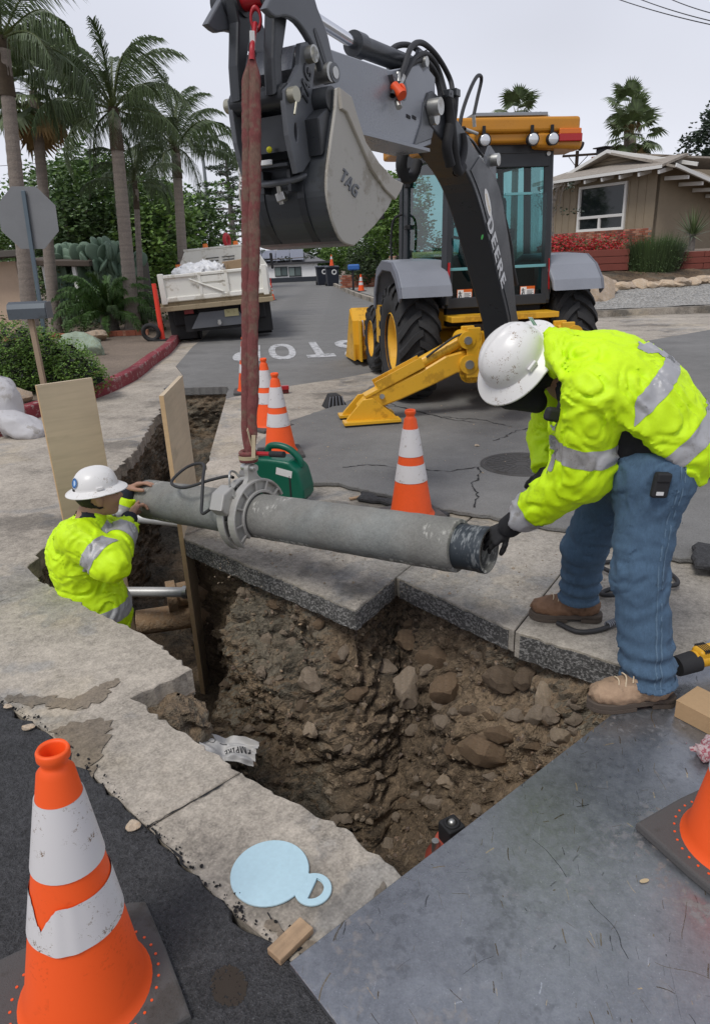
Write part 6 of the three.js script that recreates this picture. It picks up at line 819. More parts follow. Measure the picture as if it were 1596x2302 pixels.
{ // red round sling: two dusty strands and the choke at the clamp
  const top = armPoint(...P(566, 118, 0.06), 0.06), bot = clampC.clone().add(V(0, 0.29, 0)); const s = thing('lifting_sling', 'dusty red round sling hanging from the bucket link to the pipe clamp', 'sling', bot);
  M.sling = mat({ map: tex(512, (i, j, c) => { const a = smp(NA, i, j), n = smp(NC, i, (j * 0.3) | 0), d = sst(0.42, 0.62, 0.6 * a + 0.4 * smp(NB, i, j)); const k = 0.8 + 0.5 * (n - 0.5); c[0] = mix(0.225, 0.215, d) * k; c[1] = mix(0.07, 0.125, d) * k; c[2] = mix(0.066, 0.095, d) * k; }, { rep: 1 / 0.3 }), roughness: 0.95, bumpMap: T.weave, bumpScale: 0.0015 });
  const strand = (ox, r, ph, name) => { const a = top.clone(), b = bot.clone(), n = 150, m = 14, pos = [], idx = []; const X = V(1, 0, 0.15).normalize(), Z = V(-0.15, 0, 1).normalize(); for (let i = 0; i <= n; i++) { const t = i / n, w = ox * sst(0, 0.06, t) * sst(1.02, 0.9, t) + 0.004 * n3(t * 6, ph, 0); const c = a.clone().lerp(b, t).addScaledVector(X, w).sub(bot); const rad = r * (0.45 + 0.55 * sst(0, 0.07, t)) * (1 - 0.18 * sst(0.8, 1, t)) * (1 + 0.1 * n3(t * 14, ph, 3) + 0.05 * n3(t * 45, ph, 8)); for (let k = 0; k < m; k++) { const q = k / m * Math.PI * 2, wr = 1 + 0.09 * n3(t * 30, Math.cos(q) * 1.2 + ph, Math.sin(q) * 1.2); pos.push(...c.clone().addScaledVector(X, Math.cos(q) * rad * wr).addScaledVector(Z, Math.sin(q) * rad * 0.62 * wr).toArray()); } } for (let i = 0; i < n; i++) for (let k = 0; k < m; k++) { const p = i * m + k, q = i * m + (k + 1) % m; idx.push(p, q, p + m, q, q + m, p + m); } const g = new THREE.BufferGeometry(); g.setAttribute('position', new THREE.Float32BufferAttribute(pos, 3)); g.setIndex(idx); g.computeVertexNormals(); const o = obj(name, g, M.sling, s); o.material.side = THREE.DoubleSide; return o; };
  strand(-0.022, 0.021, 1, 'strand'); strand(0.016, 0.029, 7, 'strand');
  const ch = []; for (let k = 0; k < 3; k++) { const tr = new THREE.TorusGeometry(0.036, 0.013, 10, 26); tr.rotateX(Math.PI / 2 + 0.1 * (k - 1)); tr.scale(1, 1, 0.75); tr.translate(0, 0.012 + k * 0.02, 0); ch.push(tr); } obj('choke_wrap', ch, M.sling, s);
  obj('label_band', xf(new THREE.CylinderGeometry(0.0505, 0.0505, 0.02, 26, 1, true), { s: [1, 1, 0.76], p: [0, 0.03, 0] }), mat({ rgb: [0.42, 0.36, 0.22], roughness: 0.9, side: THREE.DoubleSide, map: T.grime }), s);
  obj('sling_tag', [box(0.003, 0.09, 0.03, 0.02, 0.14, 0.03, [0.2, 0, 0.12]), box(0.02, 0.12, 0.003, 0.035, 0.09, 0.03, [0, 0.3, -0.1])], mat({ rgb: [0.6, 0.5, 0.33], roughness: 0.9 }), s);
  // hook and chain link between the tube and the sling
  const b0 = P(618, 0, 0.1), hk = armPoint(b0[0], b0[1] - 0.02, 0.0).sub(bot), tp = top.clone().sub(bot); const h = part('hook', s);
  const m1 = hk.clone().lerp(tp, 0.45); const lt = new THREE.TorusGeometry(0.027, 0.0085, 8, 20); lt.scale(0.8, 1.5, 1); lt.translate(...hk.clone().lerp(tp, 0.2).toArray()); obj('chain_link', lt, M.red, h);
  obj('hook_body', [tube([hk.clone().lerp(tp, 0.32), m1, hk.clone().lerp(tp, 0.7), tp.clone().add(V(0.004, 0.02, 0)), tp.clone().add(V(0.0, -0.03, 0.01))], 0.012, 24, 8)], M.red, h); obj('hook_tag', box(0.022, 0.07, 0.008, ...hk.clone().lerp(tp, 0.75).add(V(0, 0, 0.02)).toArray(), [0.1, 0.2, -0.06], 0.002), M.whiteClean, h);
}
// ================= traffic cones
M.coneOrange = mat({ rgb: [0.93, 0.105, 0.012], roughness: 0.55, map: T.grime });
M.coneClean = mat({ rgb: [0.93, 0.105, 0.012], roughness: 0.5, map: T.wear });
M.coneBand = mat({ rgb: [0.66, 0.65, 0.66], roughness: 0.45, map: T.helm }); M.coneBase = mat({ rgb: [0.085, 0.08, 0.078], roughness: 0.85, map: T.grime, bumpMap: T.fineB, bumpScale: 0.002 });
const cr = (y) => 0.031 + (0.70 - y) / 0.67 * 0.107;
const coneGeos = (() => {
  const b = lathe([[0.02, 0.64], [0.024, 0.705], [0.03, 0.712], [0.034, 0.705], [0.034, 0.69], [0.027, 0.68], [0.027, 0.668], [cr(0.655), 0.655], [cr(0.4), 0.4], [cr(0.06), 0.06], [cr(0.03) + 0.012, 0.034], [cr(0.03) + 0.014, 0.028]], 40);
  const band = (y0, y1) => lathe([[cr(y0) + 0.0005, y0], [cr(y0) + 0.003, y0 + 0.001], [cr(y1) + 0.003, y1 - 0.001], [cr(y1) + 0.0005, y1]], 40);
  const bs = extr(smoothPts([[0.19, 0.15], [0.19, -0.15], [0.15, -0.19], [-0.15, -0.19], [-0.19, -0.15], [-0.19, 0.15], [-0.15, 0.19], [0.15, 0.19], [0.19, 0.15]], 2).slice(0, -1), 0.032, { bev: 0.008, center: false, bs: 2 }); bs.rotateX(-Math.PI / 2);
  return [boxUV(b), boxUV(band(0.426, 0.596)), boxUV(band(0.262, 0.373)), boxUV(bs)]; })();
const dotGeo = boxUV(new THREE.CylinderGeometry(0.0035, 0.0035, 0.002, 8));
function cone(label, pos, turn = 0, o = {}) { const c = thing('traffic_cone', label, 'traffic cone', pos, turn, 'orange traffic cones round the work site'); if (o.tilt) c.rotation.z = o.tilt; obj('cone_body', coneGeos[0], o.clean ? M.coneClean : M.coneOrange, c, { uv: true }); obj('reflective_band', coneGeos[1], M.coneBand, c, { uv: true }); if (!o.torn) obj('reflective_band', coneGeos[2], M.coneBand, c, { uv: true }); obj('base', coneGeos[3], M.coneBase, c, { uv: true });
  if (o.dots) for (let k = 0; k < 34; k++) { const a = k / 34 * Math.PI * 2; const m = obj('rivet', dotGeo, M.coneClean, c, { uv: true }); m.position.set(Math.cos(a) * 0.165, 0.0325, Math.sin(a) * 0.165); } return c; }
cone('traffic cone with clean bands standing on the road just behind the pipe', [G(925, 1163, 0.04).x, 0.038, G(925, 1163, 0.04).z], 0.3, { clean: true });
{ const b = G(118, 1712, 0.71), c = cone('large scuffed traffic cone in the near foreground with a torn lower band', [b.x - 0.05, 0.014, b.z], 0.55, { torn: true, dots: true, tilt: -0.07 });
  const tornF = (x, y, z) => { const a = Math.atan2(x, z) + 0.95; return 0.373 - 0.062 * Math.max(0, 1 - Math.abs(a) / 0.42) - 0.006 * n3(a * 9, 0, 0) * Math.exp(-a * a * 4) - y; };
  const dense = lathe(Array.from({ length: 13 }, (_, i) => { const y = mix(0.262, 0.373, i / 12); return [cr(y) + 0.003, y]; }), 120); const dp = dense.attributes.position; for (let i = 0; i < dp.count; i++) { const a = Math.atan2(dp.getX(i), dp.getZ(i)) + 0.55, k = 1 + 0.05 * Math.exp(-a * a * 30) + 0.03 * Math.exp(-(a - 0.35) * (a - 0.35) * 40); dp.setX(i, dp.getX(i) * k); dp.setZ(i, dp.getZ(i) * k); } dense.computeVertexNormals(); obj('reflective_band', clipGeo(dense, tornF, 0), M.coneBand, c, { label: 'torn lower reflective band' }); }
cone('traffic cone half hidden behind the sling and the pipe clamp', [-0.63, 0.038, -5.85], 0.2);
cone('traffic cone directly behind the red sling, farther up the gutter', [G(605, 960, 0.02).x, 0.014, G(605, 960, 0.02).z], 0.7);
cone('traffic cone just left of the red sling at the end of the trench', [G(556, 880, 0.02).x + 0.02, 0.012, G(556, 880, 0.02).z], 0.1);
cone('traffic cone on the street beside the right side of the white truck', [G(611, 675, 0.01).x, 0.01, G(611, 675, 0.01).z], 0.3);
cone('small far traffic cone on the pavement beside the blue mailbox', [G(812, 655, 0.15).x, 0.16, G(812, 655, 0.15).z], 0.3);
{ const b = G(1655, 1915, 0.03); cone('traffic cone on the steel plate, cut off by the right edge', [b.x, 0.033, b.z], 0.45, { dots: true }); }
// ================= steel road plate
{ const A = V(-0.21, 0, -1.19), e = V(0.781, 0, -0.624), f = V(0.624, 0, 0.781); const p = thing('steel_plate', 'large scratched dark steel road plate covering the near end of the pit', 'steel plate', [A.x, 0.014, A.z]); p.rotation.y = Math.atan2(0.624, 0.781); const g = box(2.24, 0.019, 1.7, 1.12, 0.0095, 0.85, [0, 0, 0], 0.0025); obj('plate', g, M.plate, p); }
// ================= shoring
function sheetBoard(name, label, near, far, y0, y1, th, group) { const c = near.clone().add(far).multiplyScalar(0.5), b = thing(name, label, 'board', [c.x, y0, c.z], Math.atan2(-(far.z - near.z), far.x - near.x), group), w = Math.hypot(far.x - near.x, far.z - near.z); const g = new THREE.BoxGeometry(w, y1 - y0, th, 1, 1, 1); g.translate(0, (y1 - y0) / 2, 0); obj('panel', boxUV(g).rotateZ(0), M.ply, b); for (const s of [-1, 1]) obj('edge_band', box(0.002, y1 - y0 - 0.002, th * 0.94, s * (w / 2 + 0.001), (y1 - y0) / 2, 0, [0, 0, 0], 0), M.plyEdge, b); return b; }
sheetBoard('shoring_board', 'pale plywood shoring board standing upright behind the worker in the trench', V(-1.88, 0, -4.15), V(-1.62, 0, -4.36), -1.2, 1.0, 0.026);
sheetBoard('shoring_board', 'plywood shoring board seen nearly edge-on at the right side of the trench', V(-1.115, 0, -4.06), V(-1.165, 0, -4.8), -1.34, 0.92, 0.028);
for (const [a, b, l] of [[[-1.62, 0.0, -4.52], [-1.16, -0.02, -4.4], 'upper silver shoring strut crossing the trench behind the pipe end'], [[-1.72, -0.42, -4.2], [-1.14, -0.41, -4.12], 'lower silver shoring strut crossing the trench at the worker waist']]) { const t = thing('shoring_strut', l, 'strut', a); const B = V(...b).sub(V(...a)); obj('tube', rod([0, 0, 0], B, 0.034, 0.034, 20), M.zincPale ??= mat({ rgb: [0.62, 0.62, 0.61], metalness: 0.35, roughness: 0.4, map: T.wear }), t); obj('end_pad', rod(B.clone().multiplyScalar(0.95), B, 0.045, 0.045, 16), M.zinc, t); obj('end_pad', rod([0, 0, 0], B.clone().multiplyScalar(0.05), 0.045, 0.045, 16), M.zinc, t); }
{ const t = thing('old_pipe', 'muddy old pipe with a round flanged end exposed in the trench', 'pipe', [-1.32, -0.55, -4.35]); const mud = M.stoneBrown; obj('barrel', rod([0.0, 0, 0], [0.5, 0.02, -0.15], 0.085, 0.085, 24), mud, t); obj('flange', rod([-0.03, 0, 0.01], [0.03, 0, -0.01], 0.11, 0.11, 28), mud, t); obj('lower_barrel', rod([-0.25, -0.17, 0.06], [0.55, -0.16, -0.1], 0.09, 0.09, 20), mud, t); }
// ================= green fuel can
{ const b = G(640, 1118, 0.04); const c = thing('fuel_can', 'dark green plastic can with a carrying handle standing behind the pipe', 'can', [b.x, 0.04, b.z], -0.35); M.green = mat({ rgb: [0.0, 0.115, 0.068], roughness: 0.38, map: T.wear });
  const body = extr(smoothPts([[-0.17, 0], [0.17, 0], [0.172, 0.2], [0.12, 0.27], [0.06, 0.3], [-0.16, 0.3], [-0.172, 0.2], [-0.17, 0]], 4).slice(0, -1), 0.2, { bev: 0.02, bs: 3 }); obj('can_body', body, M.green, c); obj('handle', tube([[-0.1, 0.28, 0], [-0.09, 0.37, 0], [-0.02, 0.385, 0], [0.07, 0.36, 0], [0.14, 0.29, 0], [0.15, 0.24, 0]], 0.024, 40, 10), M.green, c); obj('cap', rod([-0.15, 0.29, 0], [-0.15, 0.35, 0], 0.035, 0.032, 20), M.blackSoft, c); obj('label', box(0.12, 0.05, 0.003, 0.06, 0.22, 0.1015, [0, 0, -0.2], 0), M.whiteClean, c); obj('side_groove', box(0.014, 0.18, 0.006, 0.1, 0.11, 0.1, [0, 0, 0], 0.002), M.blackSoft, c); }
// ================= manhole
{ const c = G(1172, 1043, 0.04), m = thing('manhole_cover', 'round cast iron manhole cover set in the road', 'manhole cover', [c.x, 0.0385, c.z], 0.3); M.iron = mat({ rgb: [0.085, 0.082, 0.08], roughness: 0.7, metalness: 0.3, map: T.grime, bumpMap: T.fineB, bumpScale: 0.001 }); obj('frame', lathe([[0.325, 0], [0.325, 0.006], [0.3, 0.006], [0.3, 0.001]], 56), M.iron, m); obj('lid', lathe([[0.0, 0.0035], [0.292, 0.0035], [0.295, 0.001]], 56), M.iron, m); const ribs = []; for (const r of [0.06, 0.12, 0.175, 0.225, 0.27]) ribs.push(xf(new THREE.TorusGeometry(r, 0.004, 4, 56), { r: [Math.PI / 2, 0, 0], s: [1, 1, 0.8], p: [0, 0.0042, 0] })); for (let k = 0; k < 24; k++) { const a = k / 24 * Math.PI * 2; ribs.push(xf(new THREE.BoxGeometry(k % 2 ? 0.15 : 0.21, 0.005, 0.006), { r: [0, -a, 0], p: [Math.cos(a) * (k % 2 ? 0.2 : 0.17), 0.0045, Math.sin(a) * (k % 2 ? 0.2 : 0.17)] })); } const r = obj('lid_ribs', ribs, M.iron, m); r.userData.kind = 'stuff'; }
// ================= small things by the pit
{ // pale blue cover disc with a looped handle
  const c = G(607, 1962, 0.01); const t = thing('cover_disc', 'pale blue plastic disc with a looped handle lying on the gutter', 'plastic disc', [c.x, 0.0085, c.z], 0.0); M.paleBlue = mat({ rgb: [0.5, 0.7, 0.78], roughness: 0.3, map: T.wear }); const g = (pts, h) => { const e = extr(pts.map(([x, z]) => [x, -z]), 0.008, { bev: 0.002, center: false, holes: h || [] }); e.rotateX(-Math.PI / 2); return e; }; const ci = (cx, cz, r, n = 44, sx = 1) => Array.from({ length: n }, (_, k) => [cx + r * sx * Math.cos(k / n * Math.PI * 2), cz + r * Math.sin(k / n * Math.PI * 2)]);
  const W = (u, v) => { const p = G(u, v, 0.01); return [p.x - c.x, p.z - c.z]; };
  obj('disc', g(ci(0, 0, 0.112)), M.paleBlue, t); const hc2 = W(704, 2001); const s = poly(ci(hc2[0], hc2[1], 0.052).map(([x, z]) => [x, -z])); const hole = Array.from({ length: 18 }, (_, k) => { const a = -1.57 + 0.35 + k / 17 * Math.PI; return [hc2[0] - 0.004 + 0.036 * Math.cos(a), -(hc2[1] - 0.002 + 0.036 * Math.sin(a))]; }); s.holes.push(new THREE.Path(hole.map(([x, y]) => new THREE.Vector2(x, y)))); const e = extr(s, 0.0076, { bev: 0.0018, center: false }); e.rotateX(-Math.PI / 2); obj('handle_loop', e, M.paleBlue, t); const n1 = W(655, 1978); const dv = [hc2[0] - n1[0], hc2[1] - n1[1]], dl = Math.hypot(...dv), ux = dv[0] / dl, uz = dv[1] / dl, at2 = (a, b) => [hc2[0] + ux * a - uz * b, hc2[1] + uz * a + ux * b]; obj('handle_neck', g(smoothPts([at2(-0.11, -0.05), at2(-0.07, -0.026), at2(-0.036, -0.038), at2(-0.036, 0.038), at2(-0.07, 0.026), at2(-0.11, 0.05), at2(-0.11, -0.05)], 4).slice(0, -1)).scale(1, 0.97, 1), M.paleBlue, t); }
{ const a = G(690, 2075, 0.03), b = G(615, 2148, 0.03), c = a.clone().add(b).multiplyScalar(0.5); const t = thing('wood_block', 'short offcut of timber lying on the gutter edge', 'wood block', [c.x, 0.0125, c.z], Math.atan2(-(b.z - a.z), b.x - a.x)); obj('offcut', box(a.distanceTo(b), 0.022, 0.05, 0, 0.011, 0, [0, 0, 0], 0.003), M.wood, t); }
{ const c = G(798, 1108, 0.05); tag(obj('wood_chip', [box(0.09, 0.014, 0.03, 0, 0, 0, [0, 0.4, 0], 0.003)], M.wood), 'small splintered wood chip beside the raised asphalt edge', 'wood chip').position.set(c.x, 0.012, c.z); }
{ const c = AZ(1015, 1882, -2.06); const t = thing('valve', 'red valve flange with a square black operating nut at the pit bottom', 'valve', [c.x, c.y - 0.04, c.z], 0.5); t.scale.setScalar(1.3); M.valveRed = mat({ rgb: [0.42, 0.075, 0.045], roughness: 0.6, map: T.grime }); obj('nut_housing', [box(0.06, 0.07, 0.06, 0, 0.05, 0, [0, 0, 0], 0.006)], M.blackSoft, t); obj('nut_collar', xf(new THREE.TorusGeometry(0.02, 0.005, 8, 24), { r: [Math.PI / 2, 0, 0], p: [0, 0.086, 0] }), M.blackSoft, t); obj('stem', xf(new THREE.SphereGeometry(0.013, 14, 8), { p: [0, 0.086, 0] }), M.zinc, t); obj('bonnet', [lathe([[0.0, 0.02], [0.05, 0.02], [0.055, 0.0], [0.05, -0.03], [0.08, -0.05], [0.085, -0.25]], 28), box(0.17, 0.04, 0.07, 0, -0.01, 0, [0, 0.4, 0], 0.015)], M.valveRed, t); obj('flange_bolt', [rod([-0.06, 0.0, 0.0], [-0.06, 0.05, 0.0], 0.011)], M.zinc, t); }
{ // empty white sack crumpled in the pit
  const c = AZ(520, 1700, -2.42); const t = thing('empty_sack', 'crumpled white woven sack with black print at the pit edge', 'sack', c); const pos = [], idx = [], n = 26, m = 18; const A = AZ(438, 1645, -2.46).sub(c), B = AZ(594, 1668, -2.5).sub(c), C = AZ(556, 1752, -2.22).sub(c), D = AZ(452, 1678, -2.26).sub(c); for (let i = 0; i <= n; i++) for (let j = 0; j <= m; j++) { const s = i / n, q = j / m; const gather = sst(0.25, 1, s), w = (q - 0.45) * (1 - 0.55 * gather) + 0.45; const p2 = A.clone().lerp(B, s).lerp(D.clone().lerp(C, s), w), pl = (0.004 + 0.013 * gather) * Math.sin(q * 26 + 3 * n3(s * 2, q * 2, 1)) + 0.02 * n3(s * 2.5, q * 2, 7) - 0.02 * Math.exp(-Math.pow((s - 0.42) / 0.06, 2)); pos.push(p2.x, p2.y + pl + 0.05 * gather * (1 - q), p2.z + 0.5 * pl); } for (let i = 0; i < n; i++) for (let j = 0; j < m; j++) { const a = i * (m + 1) + j; idx.push(a, a + 1, a + m + 1, a + 1, a + m + 2, a + m + 1); } const g = new THREE.BufferGeometry(); g.setAttribute('position', new THREE.Float32BufferAttribute(pos, 3)); const uv = []; for (let i = 0; i <= n; i++) for (let j = 0; j <= m; j++) uv.push(i / n, 1 - j / m); g.setAttribute('uv', new THREE.Float32BufferAttribute(uv, 2)); g.setIndex(idx); g.computeVertexNormals();
  const pr = canvasTex(256, 160, (k, w, h) => { k.fillStyle = '#b9b7b4'; k.fillRect(0, 0, w, h); k.fillStyle = '#2a2a2c'; k.save(); k.translate(168, 90); k.rotate(Math.PI - 0.25); k.font = 'bold 34px sans-serif'; k.fillText('EMPIRE', -70, 10); k.restore(); k.strokeStyle = '#444'; k.lineWidth = 4; k.beginPath(); k.arc(60, 50, 18, 0, 7); k.stroke(); k.fillRect(96, 58, 30, 5); }); obj('fabric', g, mat({ map: pr, roughness: 0.8, side: THREE.DoubleSide }), t, { uv: true }); }
{ const pts = [[65, 1636, 0.02], [300, 1858, 0.022], [20, 1590, 0.016]]; pts.forEach(([u, v, r], k) => { const c = G(u, v, 0.02); const m = obj('pebble', rock(40 + k, r * 1.3, r * 0.6, r, 2, 0.12), M.stonePale); m.position.set(c.x, 0.018 + r * 0.35, c.z); tag(m, ['smooth grey pebble on the fresh asphalt by the mud stain', 'smooth grey pebble at the joint of the gutter slabs', 'small pebble at the left frame edge of the gutter'][k], 'pebble'); }); }
{ const c = G(1072, 1003, 0.04); const m = obj('stone_chip', rock(61, 0.022, 0.012, 0.016, 1), M.stonePale); m.position.set(c.x, 0.047, c.z); tag(m, 'single pale stone chip lying on the road near the manhole', 'stone chip'); }
// crumbs of asphalt along the patch edge
{ const gg = boxUV(rock(8, 1, 1, 1, 1, 0.25)), N = 300, im = new THREE.InstancedMesh(gg, M.fresh, N), m4 = new THREE.Matrix4(); im.name = 'asphalt_crumbs'; im.userData.kind = 'stuff'; im.userData.label = 'loose black asphalt crumbs along the edge of the patch'; reseed(44); for (let k = 0; k < N; k++) { const e = asphEdge, i = 2 + Math.floor(rnd() * 6), t = rnd(), x = mix(e[i][0], e[i + 1][0], t) + rr(-0.03, 0.05) * rnd(), z = mix(e[i][1], e[i + 1][1], t) + rr(-0.06, 0.02) * rnd(), s = 0.0015 + 0.005 * Math.pow(rnd(), 3); m4.compose(V(x, 0.012 + s * 0.4, z), new THREE.Quaternion().setFromEuler(new THREE.Euler(rnd() * 6, rnd() * 6, 0)), V(s * 1.4, s, s)); im.setMatrixAt(k, m4); } im.castShadow = im.receiveShadow = true; scene.add(im); }
{ const c = G(752, 912, 0.02); const t = thing('wheel_chock', 'dark grey ribbed wheel chock lying on the concrete gutter', 'wheel chock', [c.x, 0.014, c.z], 0.3); const g = extr([[-0.13, 0], [0.13, 0], [0.05, 0.14], [-0.05, 0.14]], 0.2, { bev: 0.008 }); obj('wedge', g, M.rubber, t); for (let k = 0; k < 5; k++) obj('rib', box(0.012, 0.13, 0.008, -0.09 + k * 0.045 * 0.9 + 0.005, 0.07, 0.103, [0, 0, -0.2 + k * 0.1], 0.002), M.grey, t); }
{ const c = G(628, 884, 0.02); const t = thing('push_broom', 'dark red broom head lying on the side street behind the cones', 'broom', [c.x, 0.03, c.z], 0.1); obj('block', box(0.26, 0.05, 0.07, 0, 0.06, 0), M.red, t); obj('bristles', box(0.25, 0.05, 0.06, 0, 0.012, 0), mat({ rgb: [0.1, 0.015, 0.015], roughness: 1, bumpMap: T.weave, bumpScale: 0.004 }), t); }
// second pipe length lying behind the bending worker
{ const a = AZ(1640, 905, -4.6), t = thing('pipe_section', 'second grey pipe lying on the road behind the worker at the right edge', 'pipe', [2.55, 0.165, -4.75], 0); t.rotation.set(0, 0.35, Math.PI / 2); obj('mortar_coating', cylUV(lathe([[0.09, -0.9], [0.12, -0.9], [0.121, 0], [0.12, 0.9], [0.09, 0.9]], 48), 0.12), M.mortar, t, { uv: true }); }
// hoses behind the worker's legs
{ const t = thing('air_hose', 'black air hose coiled on the concrete behind the bending worker', 'hose', [G(1370, 1330).x, 0.006, G(1370, 1330).z]); const o = t.position; const pts = [[1252, 1400], [1300, 1420], [1360, 1412], [1400, 1395], [1440, 1378], [1480, 1345], [1440, 1325], [1370, 1345], [1350, 1335], [1380, 1322], [1450, 1318], [1520, 1320], [1480, 1275], [1400, 1262], [1355, 1265], [1350, 1280], [1400, 1295], [1470, 1300]]; obj('hose', tube(pts.map(([u, v], k) => { const p = G(u, v, 0.016); return V(p.x - o.x, 0.01 + (k % 4 === 3 ? 0.016 : 0), p.z - o.z); }), 0.0115, 160, 8), M.hose, t); const s0 = G(1365, 1408, 0.016), s1 = G(1415, 1388, 0.016); const sp = []; for (let k = 0; k < 14; k++) { const p = s0.clone().lerp(s1, k / 13); const tr = new THREE.TorusGeometry(0.016, 0.0035, 6, 14); tr.rotateY(Math.atan2(s1.x - s0.x, s1.z - s0.z)); tr.translate(p.x - o.x, 0.016, p.z - o.z); sp.push(tr); } const sq = obj('strain_spring', sp, M.grey, t); }
// cordless tool, box, rag on the plate
{ const c = G(1575, 1512, 0.05); const t = thing('cordless_drill', 'yellow and black cordless power tool lying on the steel plate corner', 'power tool', [c.x, 0.034, c.z], 0.25); M.toolYellow = mat({ rgb: [0.8, 0.42, 0.02], roughness: 0.45, map: T.wear }); obj('motor_housing', [rod([-0.05, 0.085, 0], [0.16, 0.085, 0], 0.036, 0.036, 20), box(0.2, 0.045, 0.062, 0.06, 0.11, 0, [0, 0, 0], 0.015)], M.toolYellow, t); obj('nose_cover', [rod([-0.12, 0.07, 0.0], [-0.03, 0.078, 0], 0.04, 0.043, 20)], M.blackSoft, t); obj('grip', [box(0.05, 0.11, 0.045, 0.1, 0.03, 0.05, [0.9, 0, 0.2], 0.015)], M.toolYellow, t); obj('battery', [box(0.11, 0.045, 0.075, 0.1, 0.028, 0.09, [0.1, 0, 0], 0.01)], M.blackSoft, t); obj('battery_trim', box(0.012, 0.05, 0.05, 0.04, 0.03, 0.09, [0, 0, 0], 0.005), M.toolYellow, t); obj('vent', [0, 1, 2, 3, 4].map((k) => box(0.004, 0.012, 0.064, -0.02 + k * 0.009, 0.128, 0, [0, 0, 0], 0)), M.blackSoft, t); }
{ const p0 = G(1506, 1622, 0.034), p1 = G(1528, 1688, 0.034); const t = thing('cardboard_box', 'small closed brown cardboard box on the steel plate beside the boot', 'box', [G(1580, 1612, 0.04).x, 0.034, G(1580, 1612, 0.04).z], 0.6); M.card = mat({ rgb: [0.47, 0.31, 0.165], roughness: 0.85, map: T.wear, bumpMap: T.fineB, bumpScale: 0.0006 }); obj('carton', box(0.14, 0.066, 0.14, 0, 0.033, 0, [0, 0, 0], 0.002), M.card, t); obj('lid_flap', box(0.141, 0.0025, 0.142, 0, 0.0678, 0, [0.012, 0, 0], 0.001), M.card, t); }
{ const c = G(1605, 1690, 0.05); const t = obj('rag', surfNet((x, y, z) => ellip(V(0, 0.022, 0), [0.07, 0.028, 0.05])(x, y, z) + 0.008 * n3(x * 30, y * 30, z * 30) + 0.008 * n3(x * 14, y * 14, z * 14), [-0.11, -0.03, -0.1], [0.11, 0.09, 0.1], 0.006), mat({ map: tex(256, (i, j, q) => { const w = sst(0.5, 0.6, smp(NB, i, j)); q[0] = mix(0.45, 0.3, w); q[1] = mix(0.36, 0.09, w); q[2] = mix(0.36, 0.11, w); }, { rep: 1 / 0.12 }), roughness: 0.95 })); t.position.set(c.x, 0.034, c.z); tag(t, 'crumpled pink and white rag on the steel plate at the right edge', 'rag'); }
{ const t = thing('orange_cord', 'thin orange cord running from the power tool across the plate edge', 'cord', [1.3, 0.034, -2.4]); obj('cord', tube([G(1540, 1478, 0.04), G(1515, 1492, 0.04), G(1500, 1506, 0.04), G(1490, 1502, 0.04)].map((p) => V(p.x - 1.3, 0.006, p.z + 2.4)), 0.005, 24, 6), mat({ rgb: [0.5, 0.16, 0.06], roughness: 0.6 }), t); }
{ const c = G(1448, 1978, 0.04); const m = obj('dry_leaf', xf(new THREE.CircleGeometry(0.012, 10), { s: [1.2, 0.5, 1], r: [-1.5, 0, 0.2] }), mat({ rgb: [0.45, 0.36, 0.22], roughness: 0.9, side: THREE.DoubleSide })); m.position.set(c.x, 0.037, c.z); tag(m, 'single small dry leaf lying on the steel plate', 'leaf'); }
// ================= planting helpers
const leafMat = (rgb, o = {}) => mat({ rgb, roughness: 0.8, side: THREE.DoubleSide, vertexColors: true, transmission: 0.35, thickness: 0, ...o }, true);
M.leaf = leafMat([1, 1, 1]);
function leaves(blobs, count, size, cols, o = {}) { // leaf-sized faces spread through the crown's volume
  const pos = [], col = [], nor = []; const tot = blobs.reduce((a, b) => a + b[3] * b[4] * (b[5] ?? b[3]), 0); const e = new THREE.Euler(), a = V(), b = V(), c = V(), d = V(), n = V(), m = new THREE.Matrix4();
  for (const [cx, cy, cz, rx, ry, rz = rx] of blobs) { const N = Math.round(count * rx * ry * rz / tot); for (let k = 0; k < N; k++) { let x, y, z; do { x = rr(-1, 1); y = rr(-1, 1); z = rr(-1, 1); } while (x * x + y * y + z * z > 1); const r = Math.hypot(x, y, z) || 1, R = Math.pow(r, o.shell ?? 0.22) / r; x *= R; y *= R; z *= R; const w = 1 + 0.22 * n3(x * 2.2 + cx, y * 2.2 + cy, z * 2.2 + cz) + 0.14 * n3(x * 6 + cx, y * 6, z * 6 + cz); if (o.gap && n3((cx + x * rx) * o.gap, (cy + y * ry) * o.gap, (cz + z * rz) * o.gap) > 0.42) continue; const X = cx + x * rx * w, Y = cy + y * ry * w, Z = cz + z * rz * w; if (o.floor !== undefined && Y < o.floor) continue; const s = size * rr(0.6, 1.3); e.set(rr(-0.9, 0.9), rr(0, 6.28), rr(-0.7, 0.7)); m.makeRotationFromEuler(e); const lw = o.lw ?? 0.55; a.set(-s * lw * 0.5, 0, 0).applyMatrix4(m); b.set(0, s * 0.12, s * 0.5).applyMatrix4(m); c.set(s * lw * 0.5, 0, 0).applyMatrix4(m); d.set(0, s * 0.12, -s * 0.5).applyMatrix4(m); for (const [p, q, r2] of [[a, b, c], [a, c, d]]) { for (const v of [p, q, r2]) pos.push(v.x + X, v.y + Y, v.z + Z); } const cc = cols[Math.floor(rnd() * cols.length)], k2 = rr(0.7, 1.25); for (let q = 0; q < 6; q++) col.push(cc[0] * k2, cc[1] * k2, cc[2] * k2); } }
  const g = new THREE.BufferGeometry(); g.setAttribute('position', new THREE.Float32BufferAttribute(pos, 3)); g.setAttribute('color', new THREE.Float32BufferAttribute(col, 3)); g.computeVertexNormals(); return g;
}
M.bark = mat({ map: T.bark, roughness: 0.95, bumpMap: T.soilB, bumpScale: 0.02 });
